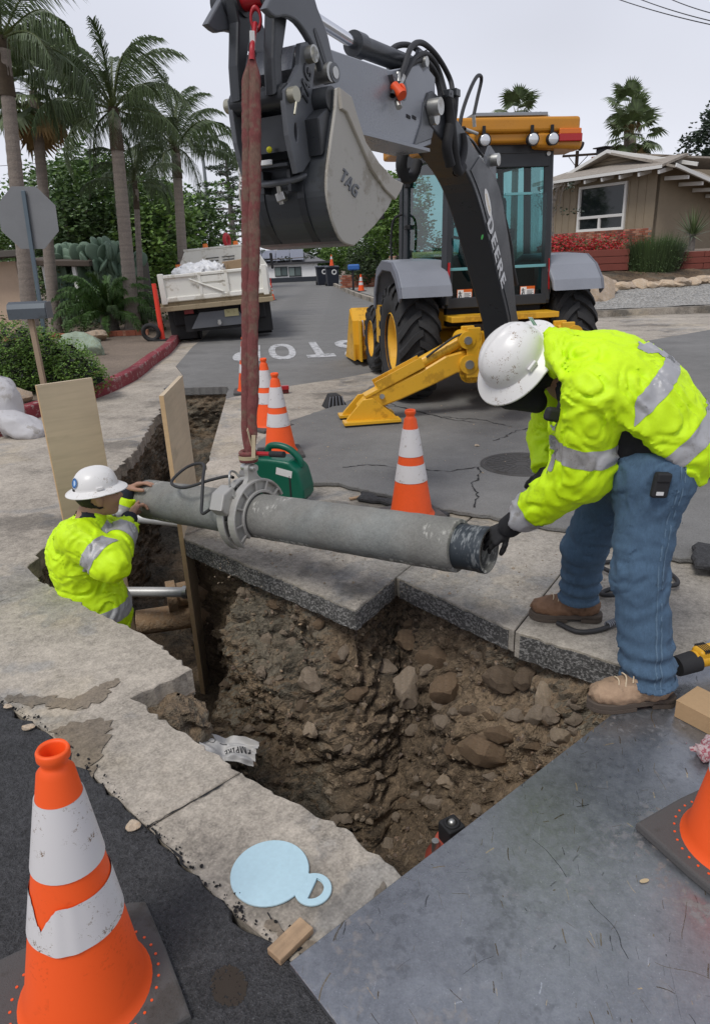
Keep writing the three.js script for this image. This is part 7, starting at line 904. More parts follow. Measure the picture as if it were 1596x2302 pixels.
M.palmTrunk = mat({ map: T.bark, roughness: 0.95, bumpMap: T.soilB, bumpScale: 0.02, rgb: [1.15, 1.1, 1.05] });
const GREEN = [[0.075, 0.15, 0.03], [0.055, 0.115, 0.025], [0.11, 0.19, 0.04]], DARK = [[0.03, 0.055, 0.028], [0.04, 0.072, 0.033], [0.022, 0.042, 0.024]], BRIGHT = [[0.13, 0.24, 0.03], [0.095, 0.19, 0.028], [0.17, 0.29, 0.045]];
function broadleaf(name, label, cat, base, blobs, count, size, cols, group, o = {}) { const t = thing(name, label, cat, base, 0, group); const g = leaves(blobs, count, size, cols, o); obj('crown', g, M.leaf, t); const top = blobs[0]; const tr = []; const h = Math.max(0.3, top[1]); const p0 = V(0, 0, 0), p1 = V(top[0] * 0.4, h * 0.5, top[2] * 0.4); const R = o.trunk ?? 0.14; tr.push(rod(p0, p1, R, R * 0.75, 10)); for (const b of blobs.slice(0, 5)) tr.push(rod(p1, V(b[0], b[1], b[2]), R * 0.6, R * 0.25, 7)); obj('trunk', tr, M.bark, t); return t; }
// feather palm frond: arching midrib with hanging leaflets
function frond(L, droop, nl, ll, hang, seed) { reseed(seed); const pos = [], col = []; const N = 18, mid = []; for (let i = 0; i <= N; i++) { const t = i / N; mid.push(V(0, Math.sin(t * 1.1) * L * 0.42 * (1 - droop * t * t * 1.15), t * L * (1 - 0.22 * t))); } const at = (t) => { const k = Math.min(N - 1, Math.floor(t * N)), f = t * N - k; return mid[k].clone().lerp(mid[k + 1], f); };
  const tri = (a, b, c, q) => { for (const v of [a, b, c]) { pos.push(v.x, v.y, v.z); col.push(...q); } };
  for (let i = 0; i < N; i++) { const w = 0.035 * (1 - i / N) + 0.006; const a = mid[i], b = mid[i + 1]; const q = [0.12, 0.15, 0.045]; const o = V(w, 0, 0), u = V(0, w, 0); tri(a.clone().add(o), a.clone().sub(o), b.clone().add(o), q); tri(a.clone().sub(o), b.clone().sub(o), b.clone().add(o), q); tri(a.clone().add(u), a.clone().sub(u), b.clone().add(u), q); }
  for (let k = 0; k < nl; k++) for (const s of [-1, 1]) { const t = 0.14 + 0.86 * (k + rnd()) / nl, p = at(Math.min(t, 0.999)); const len = ll * (0.55 + 0.6 * Math.sin(Math.PI * Math.min(1, t * 0.95 + 0.05))) * rr(0.8, 1.15), out = rr(0.35, 0.75) * (1 - hang * 0.35); const m1 = p.clone().add(V(s * len * 0.42 * out, len * rr(0.0, 0.16) * (1 - hang) - len * 0.18 * hang, len * 0.3)), e = p.clone().add(V(s * len * 0.6 * out, -len * (0.35 + 0.6 * hang) * rr(0.7, 1.1), len * rr(0.3, 0.5))); const w = 0.0125 * rr(0.8, 1.3); const k2 = rr(0.65, 1.35), q = [0.085 * k2, 0.13 * k2, 0.045 * k2]; const o = V(0, 0, w); tri(p.clone().add(o), p.clone().sub(o), m1.clone().add(o), q); tri(p.clone().sub(o), m1.clone().sub(o), m1.clone().add(o), q); tri(m1.clone().add(o), m1.clone().sub(o), e, q); }
  const g = new THREE.BufferGeometry(); g.setAttribute('position', new THREE.Float32BufferAttribute(pos, 3)); g.setAttribute('color', new THREE.Float32BufferAttribute(col, 3)); g.computeVertexNormals(); return boxUV(g); }
function fan(seed) { reseed(seed); const pos = [], col = []; const n = 26, R = 0.62; const tri = (a, b, c, q) => { for (const v of [a, b, c]) { pos.push(...v); col.push(...q); } }; const pl = 0.8; tri([-0.02, 0, 0], [0.02, 0, 0], [0, 0.01, pl], [0.13, 0.13, 0.05]); for (let k = 0; k < n; k++) { const a = mix(-2.1, 2.1, k / (n - 1)), l = R * (0.75 + 0.3 * Math.cos(a * 0.6)) * rr(0.85, 1.1), w = 0.05; const d = [Math.sin(a), Math.cos(a)]; const m = [d[0] * l * 0.6, 0.05, pl + d[1] * l * 0.6], e = [d[0] * l, -0.14 * rr(0.6, 1.5), pl + d[1] * l]; const s = [d[1] * w, 0, -d[0] * w]; const k2 = rr(0.7, 1.3), q = [0.11 * k2, 0.155 * k2, 0.055 * k2]; tri([0, 0, pl], [m[0] + s[0], m[1], m[2] + s[2]], [m[0] - s[0], m[1], m[2] - s[2]], q); tri([m[0] + s[0], m[1], m[2] + s[2]], e, [m[0] - s[0], m[1], m[2] - s[2]], q); } const g = new THREE.BufferGeometry(); g.setAttribute('position', new THREE.Float32BufferAttribute(pos, 3)); g.setAttribute('color', new THREE.Float32BufferAttribute(col, 3)); g.computeVertexNormals(); return boxUV(g); }
const FR = [frond(2.6, 1.0, 74, 0.66, 0.8, 3), frond(2.6, 0.75, 70, 0.64, 0.65, 4), frond(2.5, 1.25, 76, 0.7, 0.95, 5)], FN = [fan(6), fan(7)];
M.frond = leafMat([1, 1, 1], { roughness: 0.6 }); M.frondDry = mat({ rgb: [0.3, 0.2, 0.09], roughness: 0.9, side: THREE.DoubleSide });
function trunkGeo(p0, p1, r0, r1, rings) { const pts = []; for (let i = 0; i <= rings * 2; i++) { const t = i / (rings * 2); pts.push([mix(r0, r1, t) * (i % 2 ? 0.965 : 1.02) * (1 + 0.35 * Math.pow(1 - t, 12)), t]); } const l = p1.clone().sub(p0).length(); const g = lathe(pts.map(([r, y]) => [r, y * l]), 16); g.applyQuaternion(new THREE.Quaternion().setFromUnitVectors(V(0, 1, 0), p1.clone().sub(p0).normalize())); return g; }
function palm(label, base, top, sc, n, o = {}) { const t = thing(o.name || 'palm_tree', label, 'palm tree', base, 0, o.group ?? 'tall palms in the garden on the left'); const p1 = top.clone().sub(base); reseed(o.seed || 9);
  obj('trunk', trunkGeo(V(0, 0, 0), p1, (o.r ?? 0.2), (o.r ?? 0.2) * 0.78, 26), M.palmTrunk, t);
  if (o.fan) { for (let k = 0; k < n; k++) { const m = obj('frond', FN[k % 2], k > n * 0.82 ? M.frondDry : M.frond, t, { uv: true }); const f = k / n; m.position.copy(p1); m.rotation.order = 'YXZ'; m.rotation.set(mix(-1.25, 1.35, f) + rr(-0.15, 0.15), k * 2.399, rr(-0.3, 0.3)); m.scale.setScalar(sc * rr(0.85, 1.1)); } }
  else { if (o.shaft !== false) obj('crown_shaft', [rod(p1.clone().multiplyScalar(0.86), p1.clone().add(V(0, 0.2, 0)), (o.r ?? 0.2) * 0.95, (o.r ?? 0.2) * 0.7, 12)], mat({ rgb: [0.3, 0.24, 0.16], roughness: 0.9, map: T.bark }), t); for (let k = 0; k < n; k++) { const m = obj('frond', FR[k % 3], M.frond, t, { uv: true }); const f = k / n; m.position.copy(p1).add(V(0, 0.15, 0)); m.rotation.order = 'YXZ'; m.rotation.set(mix(-1.05, 0.75, f) + rr(-0.12, 0.12), k * 2.399 + rr(-0.2, 0.2), rr(-0.25, 0.25)); m.scale.setScalar(sc * rr(0.85, 1.12)); } }
  return t; }
const gY = 0.13;
function palmAt(label, ub, vb, ut, vt, z, sc, n, o) { const top = AZ(ut, vt, z), b = AZ(ub, vb, z); const f = (gY - top.y) / (b.y - top.y); const base = V(top.x + (b.x - top.x) * f, gY, z + 0.0); return palm(label, base, top, sc, n, o); }
palmAt('tall feather palm at the far left edge behind the stop sign', 40, 430, 8, 110, -14.5, 0.85, 18, { r: 0.15, seed: 11 });
palmAt('fan palm with a skirt of dead leaves behind the stop sign', 108, 540, 78, 205, -17.5, 0.95, 34, { r: 0.14, fan: true, seed: 12 });
palmAt('largest feather palm, its ringed trunk rising beside the cycad', 292, 640, 258, 265, -17, 0.8, 24, { r: 0.165, seed: 13 });
palmAt('feather palm with a drooping crown left of the white truck', 410, 560, 396, 345, -20.5, 0.85, 22, { r: 0.15, seed: 14 });
palmAt('slender young palm between the two largest feather palms', 316, 620, 306, 425, -19, 0.6, 14, { r: 0.085, seed: 15 });
palm('far fan palm rising above the backhoe cab roof', V(13.9, 0, -60), AZ(1161, 262, -60), 1.75, 22, { r: 0.3, fan: true, seed: 16, group: 'distant fan palms on the right' });
palm('taller fan palm behind the ridge of the brown house', V(18.4, 0, -48), AZ(1412, 245, -49), 1.2, 22, { r: 0.25, fan: true, seed: 17, group: 'distant fan palms on the right' });
palm('shorter broad fan palm in front, above the brown house roof', V(18.8, 0, -47), AZ(1422, 305, -47), 1.5, 24, { r: 0.25, fan: true, seed: 18, group: 'distant fan palms on the right' });
// cycad with stiff arching leaves
{ const c = AZ(245, 712, -17.2); const t = thing('cycad', 'dark green cycad with a rosette of stiff arching leaves', 'cycad', [c.x, gY, -17.2]); reseed(31); const f = frond(1.35, 0.75, 60, 0.26, 0.12, 21), mm = leafMat([1.0, 1.3, 0.9], { roughness: 0.5 }); obj('trunk', rod([0, 0, 0], [0, 0.45, 0], 0.22, 0.2, 14), M.bark, t); for (let k = 0; k < 44; k++) { const m = obj('frond', f, mm, t, { uv: true }); m.position.set(0, 0.45, 0); m.rotation.order = 'YXZ'; m.rotation.set(mix(-0.75, 0.5, k / 44), k * 2.399, 0); m.scale.setScalar(rr(1.05, 1.3)); } }
// prickly pear
{ const c = AZ(195, 640, -20); const t = thing('cactus', 'large grey green prickly pear cactus behind the cycad', 'cactus', [c.x, gY, -20]); const pm = mat({ rgb: [0.16, 0.24, 0.17], roughness: 0.7, map: T.wear }); reseed(33); const pg = boxUV(new THREE.SphereGeometry(1, 12, 8)); const grow = (p, d, lev) => { const m = obj('pad', pg, pm, t, { uv: true }); const s = rr(0.2, 0.3); m.scale.set(s * 0.75, s, 0.06); m.position.copy(p).addScaledVector(d, s * 0.9); m.quaternion.setFromUnitVectors(V(0, 1, 0), d); m.rotateY(rr(0, 3)); if (lev < 4) for (let k = 0; k < (lev < 2 ? 3 : 2); k++) grow(p.clone().addScaledVector(d, s * 1.7), d.clone().add(V(rr(-0.7, 0.7), rr(0.1, 0.6), rr(-0.7, 0.7))).normalize(), lev + 1); }; for (const x of [-0.7, 0.1, 0.9]) grow(V(x, 0, rr(-0.3, 0.3)), V(rr(-0.2, 0.2), 1, 0).normalize(), 0); }
// trees behind the palms
const ten = (label, u, v, z, w, h, cols, n = 5200, size = 0.21) => { const c = AZ(u, v, z); reseed(Math.round(u + v)); const b = []; for (let k = 0; k < 9; k++) b.push([rr(-0.5, 0.5) * w, c.y - gY + rr(-0.35, 0.4) * h, rr(-0.4, 0.4) * w, w * rr(0.28, 0.42), h * rr(0.26, 0.4)]); b.unshift([0, c.y - gY, 0, w * 0.5, h * 0.45]); b.push([0, (c.y - gY) * 0.4, 0, w * 0.42, h * 0.36]); return broadleaf('garden_tree', label, 'tree', [c.x, gY, z], b, n * 2.2, size, cols, 'leafy trees behind the palms', { gap: 0.9 }); };
ten('dense leafy tree behind the fan palm trunk at left', 150, 500, -27, 3.4, 4.0, GREEN, 6500); ten('dense leafy tree directly behind the largest feather palm', 245, 500, -29, 4.4, 4.6, GREEN, 7500); ten('leafy tree behind the slender young palm', 335, 520, -28, 3.2, 4.0, BRIGHT, 5000); ten('leafy tree behind the drooping palm left of the truck', 430, 540, -31, 3.6, 3.6, GREEN, 5000); ten('small green tree at the left edge above the cream wall', 0, 545, -32, 3, 2.2, BRIGHT, 2500);
// cedar with layered branches
{ const c = AZ(520, 480, -44); const t = thing('cedar_tree', 'tall dark cedar with open layered branches behind the truck', 'tree', [c.x, 0, -44]); reseed(41); const top = AZ(505, 345, -44).y; obj('trunk', rod([0, 0, 0], [0, top, 0], 0.28, 0.05, 10), M.bark, t); const bl = [], br = []; for (let k = 0; k < 34; k++) { const f = k / 34, y = mix(1.6, top, f), L = mix(4.2, 0.5, f) * rr(0.6, 1.1), a = k * 2.4; const e = V(Math.cos(a) * L, y + rr(-0.1, 0.35), Math.sin(a) * L); br.push(rod([0, y, 0], e, 0.06, 0.02, 6)); for (let j = 1; j <= 3; j++) bl.push([e.x * j / 3, mix(y, e.y, j / 3), e.z * j / 3, 0.55 * rr(0.6, 1), 0.12, 0.55]); } obj('branches', br, M.bark, t).userData.kind = 'stuff'; obj('crown', leaves(bl, 7000, 0.16, DARK, { lw: 0.4, shell: 0.6 }), M.leaf, t); }
// dark conifer at right, big bright shrub and hedge by the street
{ const c = AZ(1560, 340, -46), b = []; reseed(43); for (let k = 0; k < 26; k++) { const f = k / 26; const y = mix(1, AZ(1560, 240, -46).y, f), r = mix(3.0, 0.8, Math.pow(f, 1.3)); b.push([rr(-0.7, 0.7) * r, y, rr(-0.6, 0.6) * r, r * rr(0.4, 0.62), rr(0.8, 1.2)]); } broadleaf('pine_tree', 'large dark evergreen behind the brown house at right', 'tree', [c.x + 0.8, 0, -46], b, 11000, 0.34, DARK, undefined, { gap: 0.8 }); }
{ const b = []; reseed(44); for (let k = 0; k < 12; k++) b.push([rr(-1.6, 1.6), rr(0.8, 4.6), rr(-1, 1), rr(0.9, 1.4), rr(0.8, 1.2)]); const c = G(895, 640, 0.2); broadleaf('street_tree', 'bright green bushy tree left of the backhoe cab', 'tree', [3.0, 0.15, -37], b, 15000, 0.18, BRIGHT, undefined, { gap: 1.1 }); }
{ const b = []; reseed(45); for (let k = 0; k < 10; k++) b.push([rr(-1.6, 1.6), rr(2, 7.4), rr(-1, 1), rr(1.2, 2.0), rr(1.0, 1.6)]); broadleaf('street_tree', 'darker tree behind the bucket and the clipped hedge', 'tree', [2.4, 0.1, -52], b, 10000, 0.25, GREEN, undefined, { gap: 1 }); const b2 = []; for (let k = 0; k < 9; k++) b2.push([rr(-2.5, 2.5), rr(1, 3.6), rr(-1, 1), rr(1, 1.5), rr(0.8, 1.2)]); broadleaf('street_tree', 'low green tree behind the far white house', 'tree', [-3.2, 0, -66], b2, 5000, 0.34, GREEN, undefined, { gap: 1 }); broadleaf('street_tree', 'pale green tree beside the trash bins at the far corner', 'tree', [0.3, 0, -57], b2.map((q) => [q[0] * 0.6, q[1] * 0.9, q[2], q[3], q[4]]), 4000, 0.3, BRIGHT, undefined, { gap: 1 }); }
{ const h = thing('clipped_hedge', 'tall clipped hedge along the far pavement', 'hedge', [1.05, 0.15, -37.5]); reseed(46); const bl = []; for (let k = 0; k < 16; k++) bl.push([rr(-0.7, 0.7), rr(0.3, 1.75), rr(-2, 1.6), 0.5, 0.45]); obj('crown', leaves(bl, 6500, 0.14, [[0.045, 0.085, 0.02], [0.06, 0.1, 0.02], [0.03, 0.06, 0.018]]), M.leaf, h); }
// ================= buildings
function wallFrame(name, label, cat, pt, dir) { const d = V(dir[0], 0, dir[1]).normalize(), n = V(-d.z, 0, d.x); if (n.dot(V(-pt.x, 0, -pt.z)) < 0) n.negate(); const g = thing(name, label, cat, pt); const z = n, x = V(0, 1, 0).cross(z); g.quaternion.setFromRotationMatrix(new THREE.Matrix4().makeBasis(x, V(0, 1, 0), z)); const P2 = (u, v, off = 0) => { const r = ray(u, v), t = pt.clone().addScaledVector(n, off).sub(EYE).dot(n) / r.dot(n), p = EYE.clone().addScaledVector(r, t).sub(pt); return [p.dot(x), p.y]; }; return { g, P2, x, n }; }
M.houseTan = mat({ rgb: [0.31, 0.25, 0.175], roughness: 0.9, map: T.wear, bumpMap: T.fineB, bumpScale: 0.004 });
M.trimWhite = mat({ rgb: [0.72, 0.71, 0.68], roughness: 0.6 });
M.roofTan = mat({ map: T.roof, roughness: 0.95 });
{
  const C = AZ(1465, 520, -31); const F = wallFrame('house', 'tan single storey house with a big picture window above the red flowers', 'house', C, [-0.49, -0.87]); const { g, P2 } = F;
  const yE = P2(1470, 385)[1], Lw = P2(1240, 480)[0], yb = -1.2; // facade runs from s = Lw to 0
  const flat = (pts, th, z, m, name) => { const e = extr(pts, th, { bev: 0 }); e.translate(0, 0, z); return obj(name, e, m, g); };
  const wn = [P2(1298, 517), P2(1401, 502), P2(1411, 408), P2(1308, 425)]; const wx0 = (wn[0][0] + wn[3][0]) / 2, wx1 = (wn[1][0] + wn[2][0]) / 2, wy0 = wn[0][1] - 0.05, wy1 = (wn[2][1] + wn[3][1]) / 2;
  const wall = extr(poly([[Lw, yb], [0, yb], [0, yE + 0.1], [Lw, yE + 0.1]], [[[wx0, wy0], [wx1, wy0], [wx1, wy1], [wx0, wy1]]]), 0.2, { bev: 0 }); wall.translate(0, 0, -0.1); obj('front_wall', wall, M.houseTan, g);
  for (let s = Lw + 0.25; s < -0.1; s += 0.42) if (s < wx0 - 0.05 || s > wx1 + 0.05) obj('batten', box(0.05, yE + 0.0, 0.03, s, (yE + 0.05) / 2 + 0.02, 0.014, [0, 0, 0], 0.005), M.houseTan, g);
  const sideL = 12, side = box(0.2, yE + 1.3, sideL, -0.1, (yE + 0.1 + yb) / 2, -sideL / 2 - 0.01, [0, 0, 0], 0); obj('side_wall', side, M.houseTan, g);
  obj('back_wall', box(-Lw, yE + 1.3, 0.2, Lw / 2, (yE + 0.1 + yb) / 2, -sideL, [0, 0, 0], 0), M.houseTan, g);
  const fr = (x0, x1, y0, y1, w = 0.11) => { obj('window_frame', [box(x1 - x0, w, 0.14, (x0 + x1) / 2, y0, 0.04, [0, 0, 0], 0.01), box(x1 - x0, w, 0.14, (x0 + x1) / 2, y1, 0.04, [0, 0, 0], 0.01), box(w, y1 - y0 + w, 0.145, x0, (y0 + y1) / 2, 0.04, [0, 0, 0], 0.01), box(w, y1 - y0 + w, 0.145, x1, (y0 + y1) / 2, 0.04, [0, 0, 0], 0.01)], M.trimWhite, g); };
  const ym = mix(wy0, wy1, 0.3), xm = mix(wx0, wx1, 0.48); fr(wx0, wx1, wy0, wy1); obj('window_rail', [box(wx1 - wx0, 0.12, 0.13, (wx0 + wx1) / 2, ym, 0.03, [0, 0, 0], 0.01), box(0.11, ym - wy0, 0.13, xm, (ym + wy0) / 2, 0.03, [0, 0, 0], 0.01)], M.trimWhite, g);
  for (const [a, b, c, d] of [[wx0, wx1, ym, wy1], [wx0, xm, wy0, ym], [xm, wx1, wy0, ym]]) obj('window_pane', box(b - a - 0.08, d - c - 0.08, 0.012, (a + b) / 2, (c + d) / 2, 0.0, [0, 0, 0], 0), M.glassDark, g);
  // small window in the side wall
  obj('window_frame', [box(0.08, 1.3, 1.0, 0.02, yE * 0.52, -4.6, [0, 0, 0], 0.01)], M.trimWhite, g); obj('window_pane', box(0.1, 0.5, 0.8, 0.02, yE * 0.52 + 0.3, -4.6, [0, 0, 0], 0), M.glassDark, g); obj('window_pane', box(0.1, 0.5, 0.8, 0.02, yE * 0.52 - 0.3, -4.6, [0, 0, 0], 0), M.glassDark, g);
  // roof: skirt over the front, gable wall above it, main slopes
  const ov = 0.75, hip = Lw * 0.5; const R = (n, pts, m, th = 0.09) => { const p = pts.map((q) => V(...q)); const nn = p[1].clone().sub(p[0]).cross(p[2].clone().sub(p[0])).normalize(); const pos = []; const T2 = p.map((q) => q.clone().addScaledVector(nn, th)); const t = (a, b, c) => pos.push(a.x, a.y, a.z, b.x, b.y, b.z, c.x, c.y, c.z); for (let k = 1; k + 1 < p.length; k++) { t(p[0], p[k + 1], p[k]); t(T2[0], T2[k], T2[k + 1]); } for (let k = 0; k < p.length; k++) { const j = (k + 1) % p.length; t(p[k], p[j], T2[k]); t(p[j], T2[j], T2[k]); } const e = new THREE.BufferGeometry(); e.setAttribute('position', new THREE.Float32BufferAttribute(pos, 3)); e.computeVertexNormals(); return obj(n, e, m, g); };
  const rx = P2(1335, 350)[0], ry = P2(1335, 352, -1.0)[1], gz = -1.2; const xl = Lw - 0.6, xr = 0.75;
  R('roof_skirt', [[xl, yE + 0.05, ov], [xr, yE + 0.05, ov], [xr - 0.3, yE + 0.55, gz], [xl + 0.3, yE + 0.55, gz]], M.roofTan);
  const gab = extr([[xl + 0.3, yE + 0.5], [xr - 0.2, yE + 0.5], [rx, ry]], 0.12, { bev: 0 }); gab.translate(0, 0, gz - 0.1); obj('gable_wall', gab, M.houseTan, g); for (let k = 1; k < 4; k++) { const y = mix(yE + 0.55, ry, k / 4), w0 = mix(xl + 0.3, rx, k / 4 + 0.02), w1 = mix(xr - 0.2, rx, k / 4 + 0.02); obj('siding_joint', box(w1 - w0, 0.025, 0.02, (w0 + w1) / 2, y, gz - 0.035, [0, 0, 0], 0), mat({ rgb: [0.13, 0.1, 0.07], roughness: 0.9 }), g); }
  R('roof_slope', [[rx, ry + 0.08, gz + 0.35], [xl - 0.2, yE + 0.2, gz + 0.35], [xl - 0.2, yE + 0.2, -sideL], [rx, ry + 0.08, -sideL]], M.roofTan); R('roof_slope', [[xr + 0.5, yE + 0.05, 0.6], [rx, ry + 0.08, gz + 0.35], [rx, ry - 1.2, -sideL], [xr + 0.5, yE - 2.6, -sideL + 1]], M.roofTan);
  obj('barge_board', [beam([rx, ry + 0.1, gz + 0.4], [xl - 0.2, yE + 0.22, gz + 0.4], 0.06, 0.14), beam([rx, ry + 0.1, gz + 0.4], [xr + 0.45, yE + 0.12, gz + 0.4], 0.06, 0.14)], M.trimWhite, g); obj('fascia', beam([xl, yE + 0.06, ov + 0.03], [xr, yE + 0.06, ov + 0.03], 0.05, 0.12), M.trimWhite, g); obj('fascia', beam([xr + 0.5, yE + 0.06, 0.6], [xr + 0.5, yE - 2.6, -sideL + 1], 0.05, 0.14), M.trimWhite, g);
  for (let s = xl + 0.35; s < xr; s += 0.95) obj('rafter_tail', box(0.1, 0.15, 0.8, s, yE - 0.04, ov - 0.4, [0.2, 0, 0], 0.01), M.trimWhite, g); for (let z = -0.4; z > -9; z -= 0.95) obj('rafter_tail', box(1.1, 0.15, 0.1, 0.6, yE - 0.08 + (z - 0.6) * 0.232, z, [0, 0, -0.05], 0.01), M.trimWhite, g);
  const cx = P2(1325, 365, -6)[0]; const ch = obj('chimney', box(1.0, 2.0, 0.7, cx, ry - 0.2, -7, [0, 0, 0], 0), mat({ rgb: [0.26, 0.085, 0.05], roughness: 0.95, map: T.grime, bumpMap: T.concreteB, bumpScale: 0.02 }), g); for (let r = 0; r < 8; r++) for (let c = 0; c < 4; c++) obj('brick', box(0.235, 0.085, 0.03, cx - 0.37 + c * 0.25 + (r % 2) * 0.06 - 0.03, ry + 0.02 + r * 0.1, -6.64, [0, 0, 0], 0.006), (r + c) % 3 ? M.brickA ??= mat({ rgb: [0.3, 0.095, 0.055], roughness: 0.95, map: T.grime }) : M.brickB ??= mat({ rgb: [0.2, 0.07, 0.045], roughness: 0.95, map: T.grime }), ch); obj('chimney_cap', [box(0.9, 0.06, 0.7, cx, ry + 1.2, -7), box(0.6, 0.3, 0.5, cx, ry + 1.0, -7)], M.blackSoft, g);
  // brick base course
  const bb = obj('brick_base', box(-Lw, 0.7, 0.12, Lw / 2, -0.2, 0.16, [0, 0, 0], 0), mat({ rgb: [0.34, 0.3, 0.26], roughness: 0.95 }), g); for (let r = 0; r < 7; r++) for (let c = 0; c * 0.32 < -Lw - 0.2; c++) obj('brick', box(0.3, 0.08, 0.03, Lw + 0.2 + c * 0.32 + (r % 2) * 0.16, 0.1 - r * 0.095, 0.225, [0, 0, 0], 0.004), (r * 7 + c * 3) % 5 < 2 ? M.brickA : (r + c) % 2 ? M.brickB : M.brickC ??= mat({ rgb: [0.42, 0.2, 0.13], roughness: 0.95, map: T.grime }), bb);
  // lower wing behind
  obj('side_wing', [box(3, 2.4, 4, Lw - 1.6, 1.0, -5, [0, 0, 0], 0)], M.houseTan, g); R('roof_slope', [[Lw - 3.4, 2.2, -2.6], [Lw - 0.2, 2.7, -2.6], [Lw - 0.2, 2.7, -7.5], [Lw - 3.4, 2.2, -7.5]], M.roofTan); obj('window_frame', box(0.9, 1.5, 0.1, Lw - 0.65, 1.2, -2.98, [0, 0, 0], 0), M.trimWhite, g); obj('window_pane', box(0.7, 1.3, 0.06, Lw - 0.65, 1.2, -2.94, [0, 0, 0], 0), M.glassDark, g);
}
{ // white house at the end of the street
  const C = AZ(716, 630, -54); const { g, P2 } = wallFrame('house', 'low white house with solar panels at the end of the street', 'house', V(C.x, 0, C.z), [-1, 0.06]); const xl = P2(560, 630)[0], h = P2(660, 590)[1]; const w = extr([[xl, 0], [0, 0], [0, h], [xl, h]], 0.2, { bev: 0 }); obj('wall', [w, box(0.2, h, 6, -0.1, h / 2, -3.1, [0, 0, 0], 0)], mat({ rgb: [0.88, 0.88, 0.87], roughness: 0.8 }), g); obj('plinth', box(-xl, 0.34, 0.06, xl / 2, 0.17, 0.14, [0, 0, 0], 0), mat({ rgb: [0.03, 0.035, 0.045], roughness: 0.8 }), g);
  for (const [u0, u1] of [[619, 646], [650, 677]]) { const a = P2(u0, 622), b = P2(u1, 599); obj('window_frame', box(b[0] - a[0], b[1] - a[1], 0.12, (a[0] + b[0]) / 2, (a[1] + b[1]) / 2, 0.08, [0, 0, 0], 0), M.blackSoft, g); const ww = (b[0] - a[0]) / 2; for (const k of [0, 1]) obj('window_pane', box(ww - 0.08, b[1] - a[1] - 0.12, 0.1, a[0] + ww * (k + 0.5), (a[1] + b[1]) / 2, 0.1, [0, 0, 0], 0), mat({ rgb: k ? [0.1, 0.13, 0.13] : [0.2, 0.25, 0.24], roughness: 0.15 }), g); }
  const ry = P2(650, 568, -2)[1]; const pos = []; const q = (a, b, c, d) => pos.push(...a, ...b, ...c, ...a, ...c, ...d); const A = [xl - 0.6, h, 0.3], B = [0.9, h - 0.1, 0.3], Cc = [-1.4, ry + 0.2, -3.5], D = [xl - 0.6, ry + 0.3, -3.5]; q(A, B, Cc, D); q([...B], [1.2, h - 0.2, -7], [...Cc], [...Cc]); const e = new THREE.BufferGeometry(); e.setAttribute('position', new THREE.Float32BufferAttribute(pos, 3)); e.computeVertexNormals(); obj('roof', e, mat({ rgb: [0.16, 0.16, 0.17], roughness: 0.9, side: THREE.DoubleSide }), g); obj('fascia', box(-xl + 1.5, 0.14, 0.06, xl / 2 + 0.15, h - 0.05, 0.32), mat({ rgb: [0.05, 0.05, 0.055], roughness: 0.7 }), g);
  const dir = V(0, Cc[1] - B[1], Cc[2] - B[2]); for (let c = 0; c < 6; c++) { const f0 = 0.1, f1 = 0.85; const x0 = -1.0 - c * 1.05; const pp = (x, f) => [x, h + dir.y * f + 0.08, 0.7 + dir.z * f]; const s = new THREE.BufferGeometry(); const a = pp(x0 - 1.0, f0), b = pp(x0, f0), c2 = pp(x0 - 0.0, f1), d = pp(x0 - 1.0, f1); s.setAttribute('position', new THREE.Float32BufferAttribute([...a, ...b, ...c2, ...a, ...c2, ...d], 3)); s.computeVertexNormals(); obj('solar_panel', s, mat({ rgb: [0.12, 0.13, 0.17], roughness: 0.18, metalness: 0.3, side: THREE.DoubleSide }), g); } }
{ // cream garage wall and low roof at the far left
  const C = AZ(52, 655, -19); const { g } = wallFrame('house', 'cream house with a low dark eave at the far left', 'house', V(C.x, gY, -19), [-1, -0.05]); const cream = mat({ rgb: [0.6, 0.45, 0.33], roughness: 0.9, map: T.wear }); obj('wall', [box(7, 1.75, 0.2, -3.5, 0.87, 0, [0, 0, 0], 0)], cream, g); obj('eave', [box(7.6, 0.16, 0.9, -3.4, 1.85, 0.2, [0, 0, 0.02], 0.02)], mat({ rgb: [0.1, 0.09, 0.08], roughness: 0.9 }), g); obj('side_wall', box(2.6, 1.6, 0.15, 1.3, 0.8, -2.5, [0, 0, 0], 0), mat({ rgb: [0.08, 0.075, 0.07], roughness: 0.9, map: T.wear }), g); obj('porch_roof', box(1.9, 0.14, 2.6, 0.9, 1.72, -1.4, [0.05, 0, -0.05], 0.02), mat({ rgb: [0.09, 0.07, 0.055], roughness: 0.9 }), g); for (const x of [0.55, 1.35]) obj('porch_post', box(0.1, 1.6, 0.1, x, 0.8, -0.3, [0, 0, 0], 0.01), M.trimWhite, g); }
